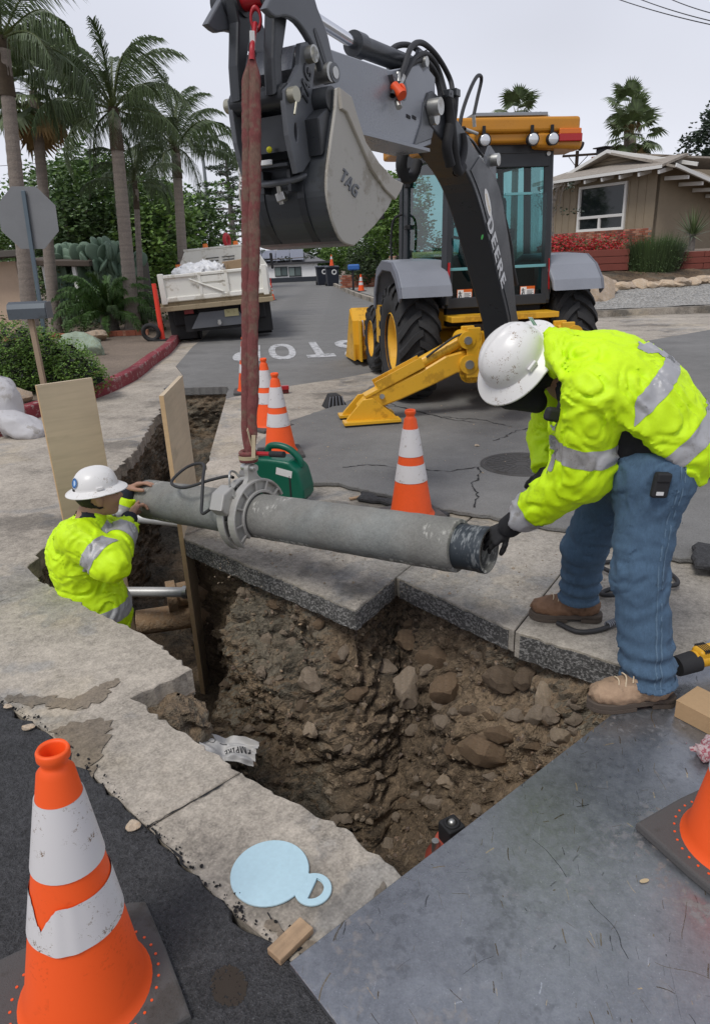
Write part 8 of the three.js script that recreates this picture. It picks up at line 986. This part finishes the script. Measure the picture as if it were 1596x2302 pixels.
// ================= yard on the right
{ // terrain strip rising from the kerb
  const prof = (x, z) => { const d = Math.max(0, -17.55 - z); return 0.155 + 0.36 * sst(0, 2.2, d) + 0.45 * sst(1.8, 4.2, d) + 0.12 * sst(4, 10, d); }; const edge = (x) => -17.6 - 0.02 * (x - 8) - (x < 6 ? Math.pow(Math.max(0, 6 - x), 1.7) * 0.42 : 0);
  const grid = (d0, d1, n, name, m, bump = 0.0) => { const pos = [], idx = [], nx = 90; for (let i = 0; i <= nx; i++) for (let j = 0; j <= n; j++) { const x = mix(1.6, 40, Math.pow(i / nx, 1.4)), z = edge(x) - mix(d0, d1, j / n); pos.push(x, 0.155 + (prof(0, -17.55 - mix(d0, d1, j / n)) - 0.155) * sst(2.0, 6, x) + bump * n3(x * 3, z * 3, 1), z); } for (let i = 0; i < nx; i++) for (let j = 0; j < n; j++) { const a = i * (n + 1) + j; idx.push(a, a + n + 1, a + 1, a + 1, a + n + 1, a + n + 2); } const g = new THREE.BufferGeometry(); g.setAttribute('position', new THREE.Float32BufferAttribute(pos, 3)); g.setIndex(idx); g.computeVertexNormals(); return struct(name, g, m); };
  grid(0, 2.1, 6, 'gravel_strip', M.gravel, 0.015); grid(2.1, 16, 24, 'front_yard', mat({ map: T.soil, roughness: 1, bumpMap: T.soilB, bumpScale: 0.04, rgb: [0.85, 0.8, 0.75] }), 0.03);
  const yAt = (x, d) => 0.155 + (prof(0, -17.55 - d) - 0.155) * sst(2.0, 6, x);
  const ORD = 'first second third fourth fifth sixth seventh eighth ninth tenth eleventh twelfth thirteenth fourteenth fifteenth sixteenth'.split(' ');
  reseed(52); const line = [[1318, 650], [1336, 655], [1352, 652], [1370, 650], [1382, 655], [1398, 652], [1412, 648], [1436, 650], [1464, 648], [1482, 644], [1500, 650], [1520, 642], [1540, 647], [1556, 638], [1575, 645], [1592, 636], [1345, 662], [1362, 668], [1330, 672], [1350, 676], [1490, 640], [1530, 634], [1565, 630], [1585, 628], [1610, 640]]; line.forEach(([u, v], k) => { const z = edge(7) - 2.0 - rr(0, 0.35) - (k >= 16 && k < 20 ? -0.7 : 0); const p = AZ(u, v, z); const s = rr(0.12, 0.24); const m = obj('edging_stone', rock(200 + k, s * rr(1.1, 1.5), s * rr(0.6, 0.85), s, 2, 0.12), k % 3 ? M.stonePale : M.stone); m.position.set(p.x, yAt(p.x, edge(p.x) - z) + s * 0.3, z); tag(m, k < 16 ? `${ORD[k]} stone from the big boulder in the row edging the gravel` : k < 20 ? `${ORD[k - 16]} small stone on the gravel in front of the big boulder` : `${ORD[k - 20]} stone of the upper row at the right end of the gravel edging`, 'stone', 'pale stones edging the gravel strip'); });
  { const p = AZ(1312, 645, -19.0); const m = obj('boulder', rock(231, 1.0, 0.52, 0.7, 3, 0.16), M.stone); m.position.set(p.x, 0.55, -19.0); m.rotation.z = -0.25; tag(m, 'big tilted grey boulder beside the right rear wheel of the backhoe', 'boulder'); }
  // timber retaining walls
  const timber = mat({ rgb: [0.2, 0.052, 0.036], roughness: 0.85, map: T.wood, bumpMap: T.fineB, bumpScale: 0.003 }); M.timber = timber; timber.map = T.wear;
  const tw = (label, a, b, y0, n, h) => { const t = thing('retaining_wall', label, 'retaining wall', [a[0], y0, a[1]], Math.atan2(-(b[1] - a[1]), b[0] - a[0])); const L = Math.hypot(b[0] - a[0], b[1] - a[1]); for (let k = 0; k < n; k++) { const cut = [0, 0.42 + 0.1 * (k % 2), 1]; for (let j = 0; j < 2; j++) { const x0 = cut[j] * L, x1 = cut[j + 1] * L; obj('timber', box(x1 - x0 - 0.01, h - 0.012, 0.14 + 0.01 * (k % 2), (x0 + x1) / 2, k * h + h / 2, 0, [0, 0, 0], 0.01), timber, t); } } return t; };
  const w0 = AZ(1236, 606, -21.6), w1 = AZ(1385, 602, -21.4), w2 = AZ(1480, 615, -21.4), w3 = AZ(1640, 622, -21.0);
  tw('dark red timber retaining wall under the red flowers', [w0.x, -21.6], [w1.x + 0.3, -21.3], 0.92, 3, 0.2); tw('dark red timber retaining wall right of the green shrub', [w1.x + 0.5, -21.5], [w3.x + 2, -20.9], 0.86, 3, 0.17);
  struct('flower_bed', (() => { const g = slabGeo([[w0.x, -21.66], [w3.x + 2, -20.98], [w3.x + 4, -28], [w0.x + 1.5, -29]], 0.9, 1.36); return g; })(), M.bed);
  // red flowering shrub
  { const c = AZ(1330, 555, -22.6); const t = thing('flowering_shrub', 'low shrub covered in red flowers below the picture window', 'shrub', [c.x, 1.36, -22.8]); reseed(55); const bl = []; for (let k = 0; k < 26; k++) bl.push([rr(-1.35, 1.3), rr(0.0, 0.42), rr(-0.4, 0.7), rr(0.25, 0.42), rr(0.18, 0.28)]); bl.push([-1.2, -0.1, 0.75, 0.35, 0.3], [-0.6, -0.12, 0.8, 0.4, 0.28], [0.1, -0.1, 0.8, 0.4, 0.25]); obj('foliage', leaves(bl, 3600, 0.07, GREEN), M.leaf, t); obj('flowers', leaves(bl.map((b) => [b[0], b[1] + 0.03, b[2] + 0.02, b[3] * 1.05, b[4] * 1.05]), 7000, 0.065, [[0.5, 0.012, 0.02], [0.62, 0.02, 0.035], [0.4, 0.01, 0.02], [0.6, 0.05, 0.03]], { shell: 0.2, gap: 2.6, lw: 0.9 }), M.leaf, t); }
  { const c = AZ(1480, 560, -21.2); const t = thing('rosemary_shrub', 'rounded green upright shrub hanging over the timber wall', 'shrub', [c.x, 1.0, -21.35]); reseed(56); const pos = [], col = []; for (let k = 0; k < 3800; k++) { const a = rr(0, 6.28), r = Math.sqrt(rnd()), bx = Math.cos(a) * r * 0.75, bz = Math.sin(a) * r * 0.45, lean = r * 0.75, L = rr(0.5, 1.05) * (1.15 - 0.45 * r), yb = -0.35 * (1 - r) + rr(-0.2, 0.3); const e = V(bx + Math.cos(a) * lean * L * 0.6, yb + L, bz + Math.sin(a) * lean * L * 0.45); const w = 0.012; const q = rr(0.6, 1.3), cc = [0.06 * q, 0.105 * q, 0.024 * q], cs = Math.cos(a + 1.57) * w, sn = Math.sin(a + 1.57) * w; pos.push(bx + cs, yb, bz + sn, bx - cs, yb, bz - sn, e.x, e.y, e.z); for (let j = 0; j < 3; j++) col.push(...cc); } const g = new THREE.BufferGeometry(); g.setAttribute('position', new THREE.Float32BufferAttribute(pos, 3)); g.setAttribute('color', new THREE.Float32BufferAttribute(col, 3)); g.computeVertexNormals(); obj('stems', g, M.leaf, t); obj('foliage', leaves([[0, 0.25, 0, 0.85, 0.5, 0.5], [-0.1, -0.05, 0.25, 0.7, 0.35, 0.3], [0.3, 0.3, 0.1, 0.6, 0.4, 0.4]], 4200, 0.06, GREEN, { lw: 0.3 }), M.leaf, t); }
  { const c = AZ(1555, 540, -23); const t = thing('yucca', 'spiky yucca rosette right of the green shrub', 'yucca', [c.x, 1.36, -23]); reseed(57); const pos = [], col = []; for (let k = 0; k < 110; k++) { const a = rr(0, 6.28), el = rr(-0.2, 1.4), L = rr(0.7, 1.05); const d = V(Math.cos(a) * Math.cos(el), Math.sin(el), Math.sin(a) * Math.cos(el)), s = V(-Math.sin(a), 0, Math.cos(a)).multiplyScalar(0.028), o = V(0, 0.45, 0), e = o.clone().addScaledVector(d, L), q = rr(0.7, 1.3), cc = [0.1 * q, 0.14 * q, 0.05 * q]; pos.push(o.x + s.x, o.y, o.z + s.z, o.x - s.x, o.y, o.z - s.z, e.x, e.y, e.z); for (let j = 0; j < 3; j++) col.push(...cc); } const g = new THREE.BufferGeometry(); g.setAttribute('position', new THREE.Float32BufferAttribute(pos, 3)); g.setAttribute('color', new THREE.Float32BufferAttribute(col, 3)); g.computeVertexNormals(); obj('leaves', g, M.leaf, t); obj('stem', rod([0, 0, 0], [0, 0.5, 0], 0.1, 0.09, 10), M.bark, t); }
  { const c = AZ(1240, 400, -30); const t = thing('bare_tree', 'thin bare tree between the cab and the brown house', 'tree', [c.x + 0.2, 1.0, -30]); reseed(58); const br = []; const go = (p, d, L, r, lev) => { const e = p.clone().addScaledVector(d, L); br.push(rod(p, e, r, r * 0.7, 5)); if (lev < 4) for (let k = 0; k < 3; k++) go(e, d.clone().add(V(rr(-0.6, 0.6), rr(0, 0.3), rr(-0.6, 0.6))).normalize(), L * rr(0.6, 0.85), r * 0.6, lev + 1); }; go(V(0, 0, 0), V(0, 1, 0), 1.0, 0.05, 0); obj('branches', br, M.bark, t); const lf = []; for (let k = 0; k < 14; k++) lf.push([rr(-0.9, 0.9), rr(1.8, 3.3), rr(-0.6, 0.6), 0.2, 0.12]); obj('leaves', leaves(lf, 160, 0.13, DARK), M.leaf, t); }
  { const c = AZ(1160, 303, -33); const t = thing('leafy_shrub', 'sparse leafy treetop showing just above the cab roof', 'tree', [c.x, 0.8, -33]); reseed(59); const lf = []; for (let k = 0; k < 16; k++) lf.push([rr(-0.75, 0.75), c.y - 0.8 + rr(-0.5, 0.12), rr(-0.4, 0.4), 0.2, 0.13]); obj('crown', leaves(lf, 330, 0.2, GREEN), M.leaf, t); obj('trunk', rod([0, 0, 0], [0, c.y - 1.0, 0], 0.09, 0.04, 8), M.bark, t); }
}
// pavement and low walls along the far right side of the side street
struct('sidewalk', (() => slabGeo([...fk.slice(0, 41).map(([x, z]) => [x + 0.15, z]), [3.4, -20.2], [6.5, -24], [3.6, -34], [2, -47]], 0.0, 0.152, 0.0))(), M.gravel);
{ const t = thing('block_wall', 'beige stepped block wall left of the backhoe cab', 'wall', [1.9, 0.15, -29.5], 1.48); const bm = mat({ rgb: [0.42, 0.34, 0.27], roughness: 0.95, map: T.wear, bumpMap: T.concreteB, bumpScale: 0.01 }); for (const [x0, x1, h] of [[-4.2, -1.4, 0.85], [-1.4, 1.6, 1.15], [1.6, 5, 1.35]]) obj('panel', box(x1 - x0, h, 0.2, (x0 + x1) / 2, h / 2, 0, [0, 0, 0], 0.01), bm, t); for (const [x0, x1, h] of [[-4.2, -1.4, 0.85], [-1.4, 1.6, 1.15], [1.6, 5, 1.35]]) obj('coping', box(x1 - x0, 0.06, 0.26, (x0 + x1) / 2, h + 0.03, 0, [0, 0, 0], 0.01), mat({ rgb: [0.36, 0.2, 0.14], roughness: 0.95, map: T.grime }), t); }
{ const c = G(800, 640, 0.15); const t = thing('brick_wall', 'low red brick wall below the clipped hedge', 'wall', [1.0, 0.15, -36.2], -0.05); const core = obj('core', box(2.4, 0.62, 0.2, 0, 0.31, 0, [0, 0, 0], 0), mat({ rgb: [0.3, 0.26, 0.23], roughness: 1 }), t); for (let r = 0; r < 6; r++) for (let k = 0; k < 9; k++) obj('brick', box(0.25, 0.085, 0.02, -1.06 + k * 0.265 + (r % 2) * 0.1 - 0.05, 0.06 + r * 0.1, 0.108, [0, 0, 0], 0), (r * 5 + k * 3) % 4 ? M.brickA : M.brickC, t); }
// ================= street furniture
{ const c = AZ(62, 490, -9.6), b = AZ(100, 760, -9.6); const t = thing('stop_sign', 'back of an octagonal stop sign on a galvanised post above the hedge', 'stop sign', [b.x - 0.02, 0.13, -9.6]); const o = c.clone().sub(t.position); const tilt = Math.atan2(-(o.x), o.y); t.rotation.z = tilt * 1.0; const H = Math.hypot(o.x, o.y); const oct = Array.from({ length: 8 }, (_, k) => [0.4 * Math.cos((k + 0.5) * Math.PI / 4), 0.4 * Math.sin((k + 0.5) * Math.PI / 4)]); const g = extr(oct, 0.004, { bev: 0.001 }); g.translate(0, H, -0.03); obj('sign_plate', g, mat({ rgb: [0.23, 0.235, 0.24], roughness: 0.45, metalness: 0.3, map: T.wear }), t); obj('post', [box(0.05, H + 0.32, 0.03, 0, (H + 0.32) / 2, 0, [0, 0, 0], 0.004)], mat({ rgb: [0.13, 0.17, 0.2], roughness: 0.5, metalness: 0.4, map: T.wear }), t); }
{ const c = AZ(66, 697, -8.6); const t = thing('mailbox', 'grey metal mailbox on a wooden post above the hedge', 'mailbox', [c.x, 0.13, -8.6]); const y = c.y - 0.13; const ar = extr([[-0.085, -0.1], [0.085, -0.1], [0.085, 0.02], [0.06, 0.075], [0, 0.1], [-0.06, 0.075], [-0.085, 0.02]], 0.46, { bev: 0.006 }); ar.rotateY(Math.PI / 2); ar.translate(0, y, 0); obj('box', ar, mat({ rgb: [0.09, 0.105, 0.12], roughness: 0.4, metalness: 0.4, map: T.grime }), t); obj('door', box(0.012, 0.19, 0.165, 0.24, y - 0.005, 0, [0, 0, 0], 0.004), M.steelGrey, t); obj('post', box(0.06, y - 0.1, 0.06, 0.0, (y - 0.1) / 2, 0, [0, 0, 0], 0.006), mat({ rgb: [0.36, 0.27, 0.19], roughness: 0.9, map: T.wear }), t); }
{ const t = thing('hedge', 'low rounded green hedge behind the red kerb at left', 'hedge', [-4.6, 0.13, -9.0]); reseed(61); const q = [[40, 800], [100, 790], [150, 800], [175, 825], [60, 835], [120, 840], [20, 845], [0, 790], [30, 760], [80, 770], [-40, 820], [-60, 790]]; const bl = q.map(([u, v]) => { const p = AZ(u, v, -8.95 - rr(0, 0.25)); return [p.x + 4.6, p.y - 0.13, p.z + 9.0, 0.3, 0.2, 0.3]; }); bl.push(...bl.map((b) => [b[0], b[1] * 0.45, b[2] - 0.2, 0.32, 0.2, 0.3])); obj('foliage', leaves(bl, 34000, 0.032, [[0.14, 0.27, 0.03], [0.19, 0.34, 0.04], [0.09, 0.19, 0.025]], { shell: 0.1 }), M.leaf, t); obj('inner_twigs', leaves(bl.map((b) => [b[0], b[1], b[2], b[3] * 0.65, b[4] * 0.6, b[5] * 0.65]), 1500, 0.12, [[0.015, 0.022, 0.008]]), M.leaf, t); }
{ const m = obj('boulder', rock(71, 0.34, 0.2, 0.25, 3, 0.12), M.stone); const p = AZ(15, 882, -8.35); m.position.set(p.x - 0.05, 0.2, -8.35); tag(m, 'tan boulder under the hedge at the left edge', 'boulder'); }
for (const [u, v, z, r, l, k, mm] of [[178, 757, -13.6, [0.42, 0.24, 0.3], 'pale green tarp-coloured rock standing behind its smaller neighbour', 81], [198, 768, -12.9, [0.3, 0.22, 0.24], 'smaller pale green rock lying in front on the bare bed', 84], [200, 722, -15.5, [0.38, 0.18, 0.3], 'white rock at the foot of the cycad', 85, 1]]) { const p = AZ(u, v, z); const m = obj('garden_rock', rock(k, ...r, 3, 0.16), mm ? M.stonePale : M.greenRock ??= mat({ map: T.stone, roughness: 0.9, rgb: [1.15, 1.75, 1.75] })); m.position.set(p.x, 0.13 + r[1] * 0.55, z); tag(m, l.replace('tarp-coloured ', ''), 'rock'); }
{ const c = G(212, 845, 0.13); const t = thing('paper_cup', 'white and blue paper cup standing on a brick in the bare bed', 'cup', [c.x, 0.13, c.z]); obj('cup', lathe([[0, 0.06], [0.045, 0.06], [0.05, 0.09], [0.058, 0.2], [0.054, 0.2], [0.046, 0.075]], 20), M.whiteClean, t); obj('printed_band', lathe([[0.05, 0.09], [0.0535, 0.12], [0.0575, 0.165], [0.0565, 0.175]], 20), mat({ rgb: [0.2, 0.3, 0.42], roughness: 0.6 }), t); const b = obj('garden_brick', box(0.24, 0.055, 0.12, 0, 0, 0, [0, 0.2, 0], 0.006), M.brickA); b.position.set(c.x - 0.03, 0.16, c.z); tag(b, 'red brick under the paper cup behind the kerb', 'brick'); }
// sandbags
for (const [u, v, z, s, rx, l, k] of [[8, 925, -7.3, [0.2, 0.33, 0.17], 0.06, 'upright full white sandbag at the left edge by the kerb', 1], [48, 958, -7.15, [0.28, 0.12, 0.18], -0.5, 'white sandbag slumped against the upright one', 2]]) { const p = AZ(u, v, z); const g = surfNet((x, y, zz) => { const q = Math.pow(Math.pow(Math.abs(x / s[0]), 2.8) + Math.pow(Math.abs(y / s[1]), 2.8) + Math.pow(Math.abs(zz / s[2]), 2.8), 1 / 2.8); return (q - 1) * Math.min(...s) + 0.012 * n3(x * 5 + k, y * 5, zz * 5) + 0.004 * n3(x * 14, y * 14 + k, zz * 14); }, [-0.45, -0.45, -0.35], [0.45, 0.45, 0.35], 0.02); const t = thing('sandbag', l, 'sandbag', [p.x, Math.max(p.y, s[1] * 0.85), z]); t.rotation.z = rx; obj('bag', g, mat({ rgb: [0.6, 0.59, 0.6], roughness: 0.8, bumpMap: T.weave, bumpScale: 0.004, map: T.grime }), t); if (k === 1) obj('tied_neck', lathe([[0.02, s[1] * 0.9], [0.05, s[1] * 0.98], [0.035, s[1] * 1.05], [0.08, s[1] * 1.25], [0.05, s[1] * 1.22]], 12), mat({ rgb: [0.6, 0.59, 0.6], roughness: 0.85, side: THREE.DoubleSide }), t); }
// brick edging and ground plants in the garden
{ const t = thing('brick_edging', 'row of red bricks edging the planting behind the bare bed', 'edging', [-7, 0.13, -17.0]); reseed(66); const a = G(60, 735, 0.15), b = G(370, 722, 0.15); for (let k = 0; k < 34; k++) { const f = k / 34; obj('brick', box(0.22, 0.12, 0.1, mix(-9.5, -4.55, f) + 7, 0.06, mix(-16.2, -16.4, f) + 17.0 + rr(-0.03, 0.03), [0, rr(-0.1, 0.1), 0], 0.006), k % 3 ? M.brickA : M.brickC, t); } }
{ const o = new THREE.Group(); reseed(67); const bl = []; for (let k = 0; k < 30; k++) bl.push([rr(-6, 2.2), rr(0.05, 0.4), rr(-6, -0.4), rr(0.4, 0.8), rr(0.15, 0.35)]); for (let k = 0; k < 14; k++) bl.push([rr(-5, 2.4), rr(0.3, 1.1), rr(-7.5, -3), rr(0.5, 0.9), rr(0.4, 0.7)]); const g = leaves(bl, 9000, 0.1, [...GREEN, [0.12, 0.13, 0.04], [0.1, 0.09, 0.05]]); const m = obj('ground_cover', g, M.leaf); m.position.set(-7, 0.13, -16.6); m.userData.kind = 'stuff'; m.userData.label = 'low mixed green plants round the palms and cactus'; }
{ const t = thing('delineator_post', 'tall orange tube marker standing in a black hoop base by the kerb', 'marker post', [G(372, 765, 0.13).x - 0.05, 0.13, G(372, 765, 0.13).z]); obj('tube', [rod([0, 0.02, 0], [-0.03, 1.15, 0], 0.055, 0.045, 16)], mat({ rgb: [0.75, 0.045, 0.02], roughness: 0.5 }), t); const tr = new THREE.TorusGeometry(0.16, 0.045, 10, 28); tr.rotateX(0.25); tr.translate(-0.2, 0.18, 0.1); obj('hoop_base', tr, M.rubber, t); obj('base_plate', box(0.35, 0.03, 0.3, 0, 0.015, 0), M.rubber, t); }
{ // blue mailbox, trash bins
  const c = G(797, 652, 0.152); const t = thing('mailbox', 'bright blue mailbox on a dark post on the far pavement', 'mailbox', [c.x, 0.152, c.z]); obj('box', box(0.55, 0.26, 0.25, 0, 1.0, 0, [0, 0, 0], 0.07), mat({ rgb: [0.03, 0.13, 0.42], roughness: 0.4 }), t); obj('post', box(0.1, 0.9, 0.1, -0.05, 0.45, 0, [0, 0, 0], 0.01), M.blackSoft, t); }
for (const [u, v, l, z] of [[726, 640, 'left black wheeled trash bin at the end of the street', 0], [748, 642, 'right black wheeled trash bin beside the pavement', 0.4]]) { const c = G(u, v, 0.02); const t = thing('trash_bin', l, 'trash bin', [c.x, 0.01, c.z], 0.15, 'black wheeled trash bins'); const navy = mat({ rgb: [0.012, 0.016, 0.028], roughness: 0.5, map: T.wear }); const g = extr([[-0.32, 0], [0.32, 0], [0.38, 1.02], [-0.38, 1.02]], 0.7, { bev: 0.03 }); obj('bin_body', g, navy, t); obj('lid', [box(0.84, 0.09, 0.8, 0, 1.07, 0, [0.06, 0, 0], 0.03)], navy, t); obj('bin_wheel', rod([-0.4, 0.12, -0.28], [0.4, 0.12, -0.28], 0.12, 0.12, 16), M.blackSoft, t); obj('round_print', xf(new THREE.TorusGeometry(0.12, 0.035, 6, 24), { p: [0.08, 0.78, 0.352], s: [1, 1, 0.1] }), M.whiteClean, t); }
{ const c = G(748, 642, 0.02); const t = thing('traffic_cone', 'tiny traffic cone sitting on the lid of a trash bin', 'traffic cone', [c.x, 1.13, c.z], 0, 'orange traffic cones round the work site'); t.scale.setScalar(0.9); obj('cone_body', coneGeos[0], M.coneClean, t, { uv: true }); obj('reflective_band', coneGeos[1], M.coneBand, t, { uv: true }); obj('base', coneGeos[3], M.coneBase, t, { uv: true }); }
{ // street lamp
  const z = -46, c = AZ(452, 310, z), e = AZ(523, 298, z); const t = thing('street_lamp', 'slim grey street lamp with a long curved arm behind the palms', 'street lamp', [c.x, 0, z]); const m = mat({ rgb: [0.22, 0.24, 0.25], roughness: 0.6, metalness: 0.3 }); obj('pole', rod([0, 0, 0], [0, c.y, 0], 0.14, 0.09, 12), m, t); obj('arm', tube([[0, c.y - 1.2, 0], [0.4, c.y - 0.2, 0], [1.1, e.y - 0.12, 0], [e.x - c.x, e.y, 0]], 0.055, 30, 8), m, t); obj('lamp_head', box(0.6, 0.14, 0.25, e.x - c.x + 0.2, e.y, 0, [0, 0, 0], 0.05), m, t); }
{ // utility pole and wires
  const z = -60, c = AZ(1297, 345, z); const t = thing('utility_pole', 'brown wooden utility pole with a crossarm behind the chimney', 'utility pole', [c.x, 0, z]); const m = mat({ rgb: [0.14, 0.09, 0.06], roughness: 0.95, map: T.bark }); obj('pole', rod([0, 0, 0], [0.0, c.y + 0.2, 0], 0.17, 0.13, 10), m, t); obj('crossarm', beam([-1.15, c.y - 0.15, 0], [2.0, c.y - 0.1, 0.2], 0.14, 0.16), m, t); obj('brace', [beam([-0.7, c.y - 0.2, 0.08], [0, c.y - 1.0, 0.08], 0.04, 0.05), beam([0.8, c.y - 0.2, 0.08], [0, c.y - 1.0, 0.08], 0.04, 0.05)], m, t); obj('insulator', rod([-1.05, c.y - 0.1, 0], [-1.05, c.y + 0.15, 0], 0.05), M.zinc, t); }
for (const [a, b, l] of [[[1380, -5], [1700, 75], 'lowest overhead cable in the top right corner'], [[1430, -5], [1700, 68], 'middle overhead cable in the top right corner'], [[1500, -5], [1700, 50], 'uppermost thin overhead cable at the top right']]) { const p = AZ(a[0], a[1], -22), q = AZ(b[0], b[1], -16); const t = thing('overhead_cable', l, 'cable', p, 0, 'overhead cables'); const d = q.clone().sub(p); const n = 14, pts = []; for (let k = -6; k <= n; k++) { const f = k / n * 1.6; pts.push(V(d.x * f, d.y * f - 0.25 * (f * (1 - f)), d.z * f)); } obj('wire', tube(pts, 0.011, 60, 5), M.blackSoft, t); }
{ const p = AZ(60, 366, -60), q = AZ(260, 352, -60); const t = thing('overhead_cable', 'thin overhead cable crossing the sky behind the palms', 'cable', p, 0, 'overhead cables'); const d = q.clone().sub(p); obj('wire', tube([d.clone().multiplyScalar(-2), d.clone().multiplyScalar(0.5).add(V(0, -0.1, 0)), d.clone().multiplyScalar(4)], 0.02, 30, 5), M.blackSoft, t); }
// ================= dump truck
{
  const t = thing('dump_truck', 'white dump truck parked facing away beside the red kerb', 'truck', [-2.72, 0.0, -15.4], 0.1); t.rotation.order = 'YXZ'; t.rotation.z = 0.05; const cream = mat({ rgb: [0.74, 0.725, 0.66], roughness: 0.55, map: T.grime }); const W = 1.14;
  obj('bed_floor', [box(2 * W + 0.1, 0.12, 3.6, 0, 0.86, -1.8), box(2 * W + 0.14, 0.1, 0.22, 0, 0.8, 0.05)], mat({ rgb: [0.3, 0.24, 0.15], roughness: 0.8, map: T.grime }), t);
  const tg = part('tailgate', t); obj('gate_panel', box(2 * W - 0.14, 0.5, 0.05, 0, 1.18, 0, [0, 0, 0], 0.01), cream, tg); for (const x of [-W + 0.06, W - 0.06]) obj('gate_post', box(0.12, 0.62, 0.12, x, 1.2, 0.02, [0, 0, 0], 0.02), cream, tg); obj('gate_rail', box(2 * W - 0.1, 0.07, 0.08, 0, 1.44, 0.03, [0, 0, 0], 0.02), cream, tg); obj('gate_rail', box(2 * W - 0.1, 0.1, 0.07, 0, 0.98, 0.03, [0, 0, 0], 0.02), cream, tg); for (const x of [-0.28, 0.28]) obj('gate_stiffener', box(0.07, 0.46, 0.06, x, 1.2, 0.04, [0, 0, 0], 0.015), cream, tg); obj('chute_door', box(0.5, 0.24, 0.03, 0, 1.1, 0.04, [0, 0, 0], 0.008), cream, tg); obj('chute_upper', box(0.5, 0.13, 0.03, 0, 1.33, 0.04, [0, 0, 0], 0.008), cream, tg); obj('chute_lever', rod([-0.5, 1.36, 0.08], [0.18, 1.05, 0.08], 0.02), cream, tg); obj('name_plate', box(0.2, 0.06, 0.01, 0.72, 1.34, 0.04), M.steelGrey, tg);
  for (const s of [-1, 1]) obj('side_board', box(0.08, 0.55, 3.5, s * (W - 0.02), 1.2, -1.8, [0, 0, 0], 0.02), cream, t);
  const hb = extr([[-W, 0.9], [W, 0.9], [W, 1.5], [W - 0.28, 1.98], [-W + 0.28, 1.98], [-W, 1.5]], 0.08, { bev: 0.02 }); hb.translate(0, 0, -3.3); const cp = obj('cab_protector', hb, cream, t); for (let r = 0; r < 5; r++) for (const s of [-1, 1]) obj('louvre', box(0.32 - 0.03 * r, 0.018, 0.02, s * 0.2, 1.76 - r * 0.07, -3.25, [0, 0, 0], 0), M.blackSoft, cp);
  obj('protector_roof', box(2 * W - 0.5, 0.05, 0.8, 0, 1.99, -3.65, [0, 0, 0], 0.01), cream, t);
  obj('cab', [box(1.9, 1.3, 1.5, 0, 1.3, -4.5, [0, 0, 0], 0.15), box(1.7, 0.7, 1.2, 0, 0.9, -5.7, [0, 0, 0], 0.15)], cream, t); obj('chassis', [box(0.9, 0.3, 5.2, 0, 0.62, -2.7), box(1.5, 0.35, 0.1, 0, 0.45, -0.1), box(2.0, 0.4, 0.3, 0, 0.6, -0.45)], M.blackSoft, t);
  for (const s of [-1, 1]) { obj('rear_tyre', rod([s * 0.55, 0.42, -1.0], [s * 1.08, 0.42, -1.0], 0.42, 0.42, 28), M.rubber, t); obj('front_tyre', rod([s * 0.75, 0.42, -4.9], [s * 1.02, 0.42, -4.9], 0.42, 0.42, 28), M.rubber, t); obj('mud_flap', box(0.56, 0.62, 0.02, s * 0.84, 0.42, -0.38, [0.04, 0, 0], 0.004), M.rubber, t); obj('side_mirror', [box(0.08, 0.42, 0.2, s * 1.28, 1.55, -4.9, [0, 0, 0], 0.03), rod([s * 0.95, 1.6, -4.9], [s * 1.28, 1.6, -4.9], 0.02)], M.blackSoft, t); obj('tail_lamp', box(0.2, 0.09, 0.03, s * 0.62, 0.7, 0.0, [0, 0, 0], 0.01), mat({ rgb: [0.2, 0.01, 0.012], roughness: 0.3 }), t); obj('bed_marker', box(0.02, 0.2, 0.05, s * 1.2, 1.12, 0.03), M.lampRed, t); }
  obj('tow_plate', extr([[-0.62, 0.34], [0.62, 0.34], [0.4, 0.66], [-0.4, 0.66]], 0.03), M.steelGrey, t); obj('hitch', [rod([0, 0.42, 0.0], [0, 0.42, 0.12], 0.04), rod([0, 0.38, 0.1], [0, 0.48, 0.1], 0.035)], M.zinc, t); obj('licence_plate', box(0.3, 0.15, 0.01, 0.28, 0.6, 0.03), mat({ rgb: [0.42, 0.38, 0.2], roughness: 0.6, map: T.grime }), t);
  for (const [x, y, z] of [[-W + 0.06, 1.62, -3.2], [-0.35, 2.05, -3.5], [0.42, 2.05, -3.5]]) obj('amber_beacon', xf(new THREE.CylinderGeometry(0.06, 0.07, 0.12, 14), { p: [x, y, z] }), M.lampAmber, t);
  const hr = new THREE.TorusGeometry(0.14, 0.05, 10, 24); hr.rotateY(1.2); hr.translate(0.2, 2.15, -3.7); obj('hose_reel', hr, M.red, t);
  obj('white_sheeting', surfNet((x, y, z) => ellip(V(-0.35, 1.42, -1.2), [0.6, 0.26, 0.5])(x, y, z) + 0.05 * n3(x * 5, y * 5, z * 5) + 0.03 * n3(x * 12, y * 12, z * 12), [-1.1, 1.0, -1.9], [0.4, 1.85, -0.5], 0.035), mat({ rgb: [0.8, 0.8, 0.8], roughness: 0.35 }), t); obj('cardboard', [box(0.5, 0.3, 0.4, 0.45, 1.5, -1.2, [0, 0.3, 0.05], 0.01)], mat({ rgb: [0.36, 0.25, 0.15], roughness: 0.9, map: T.grime }), t);
}
renderer.render(scene, camera);
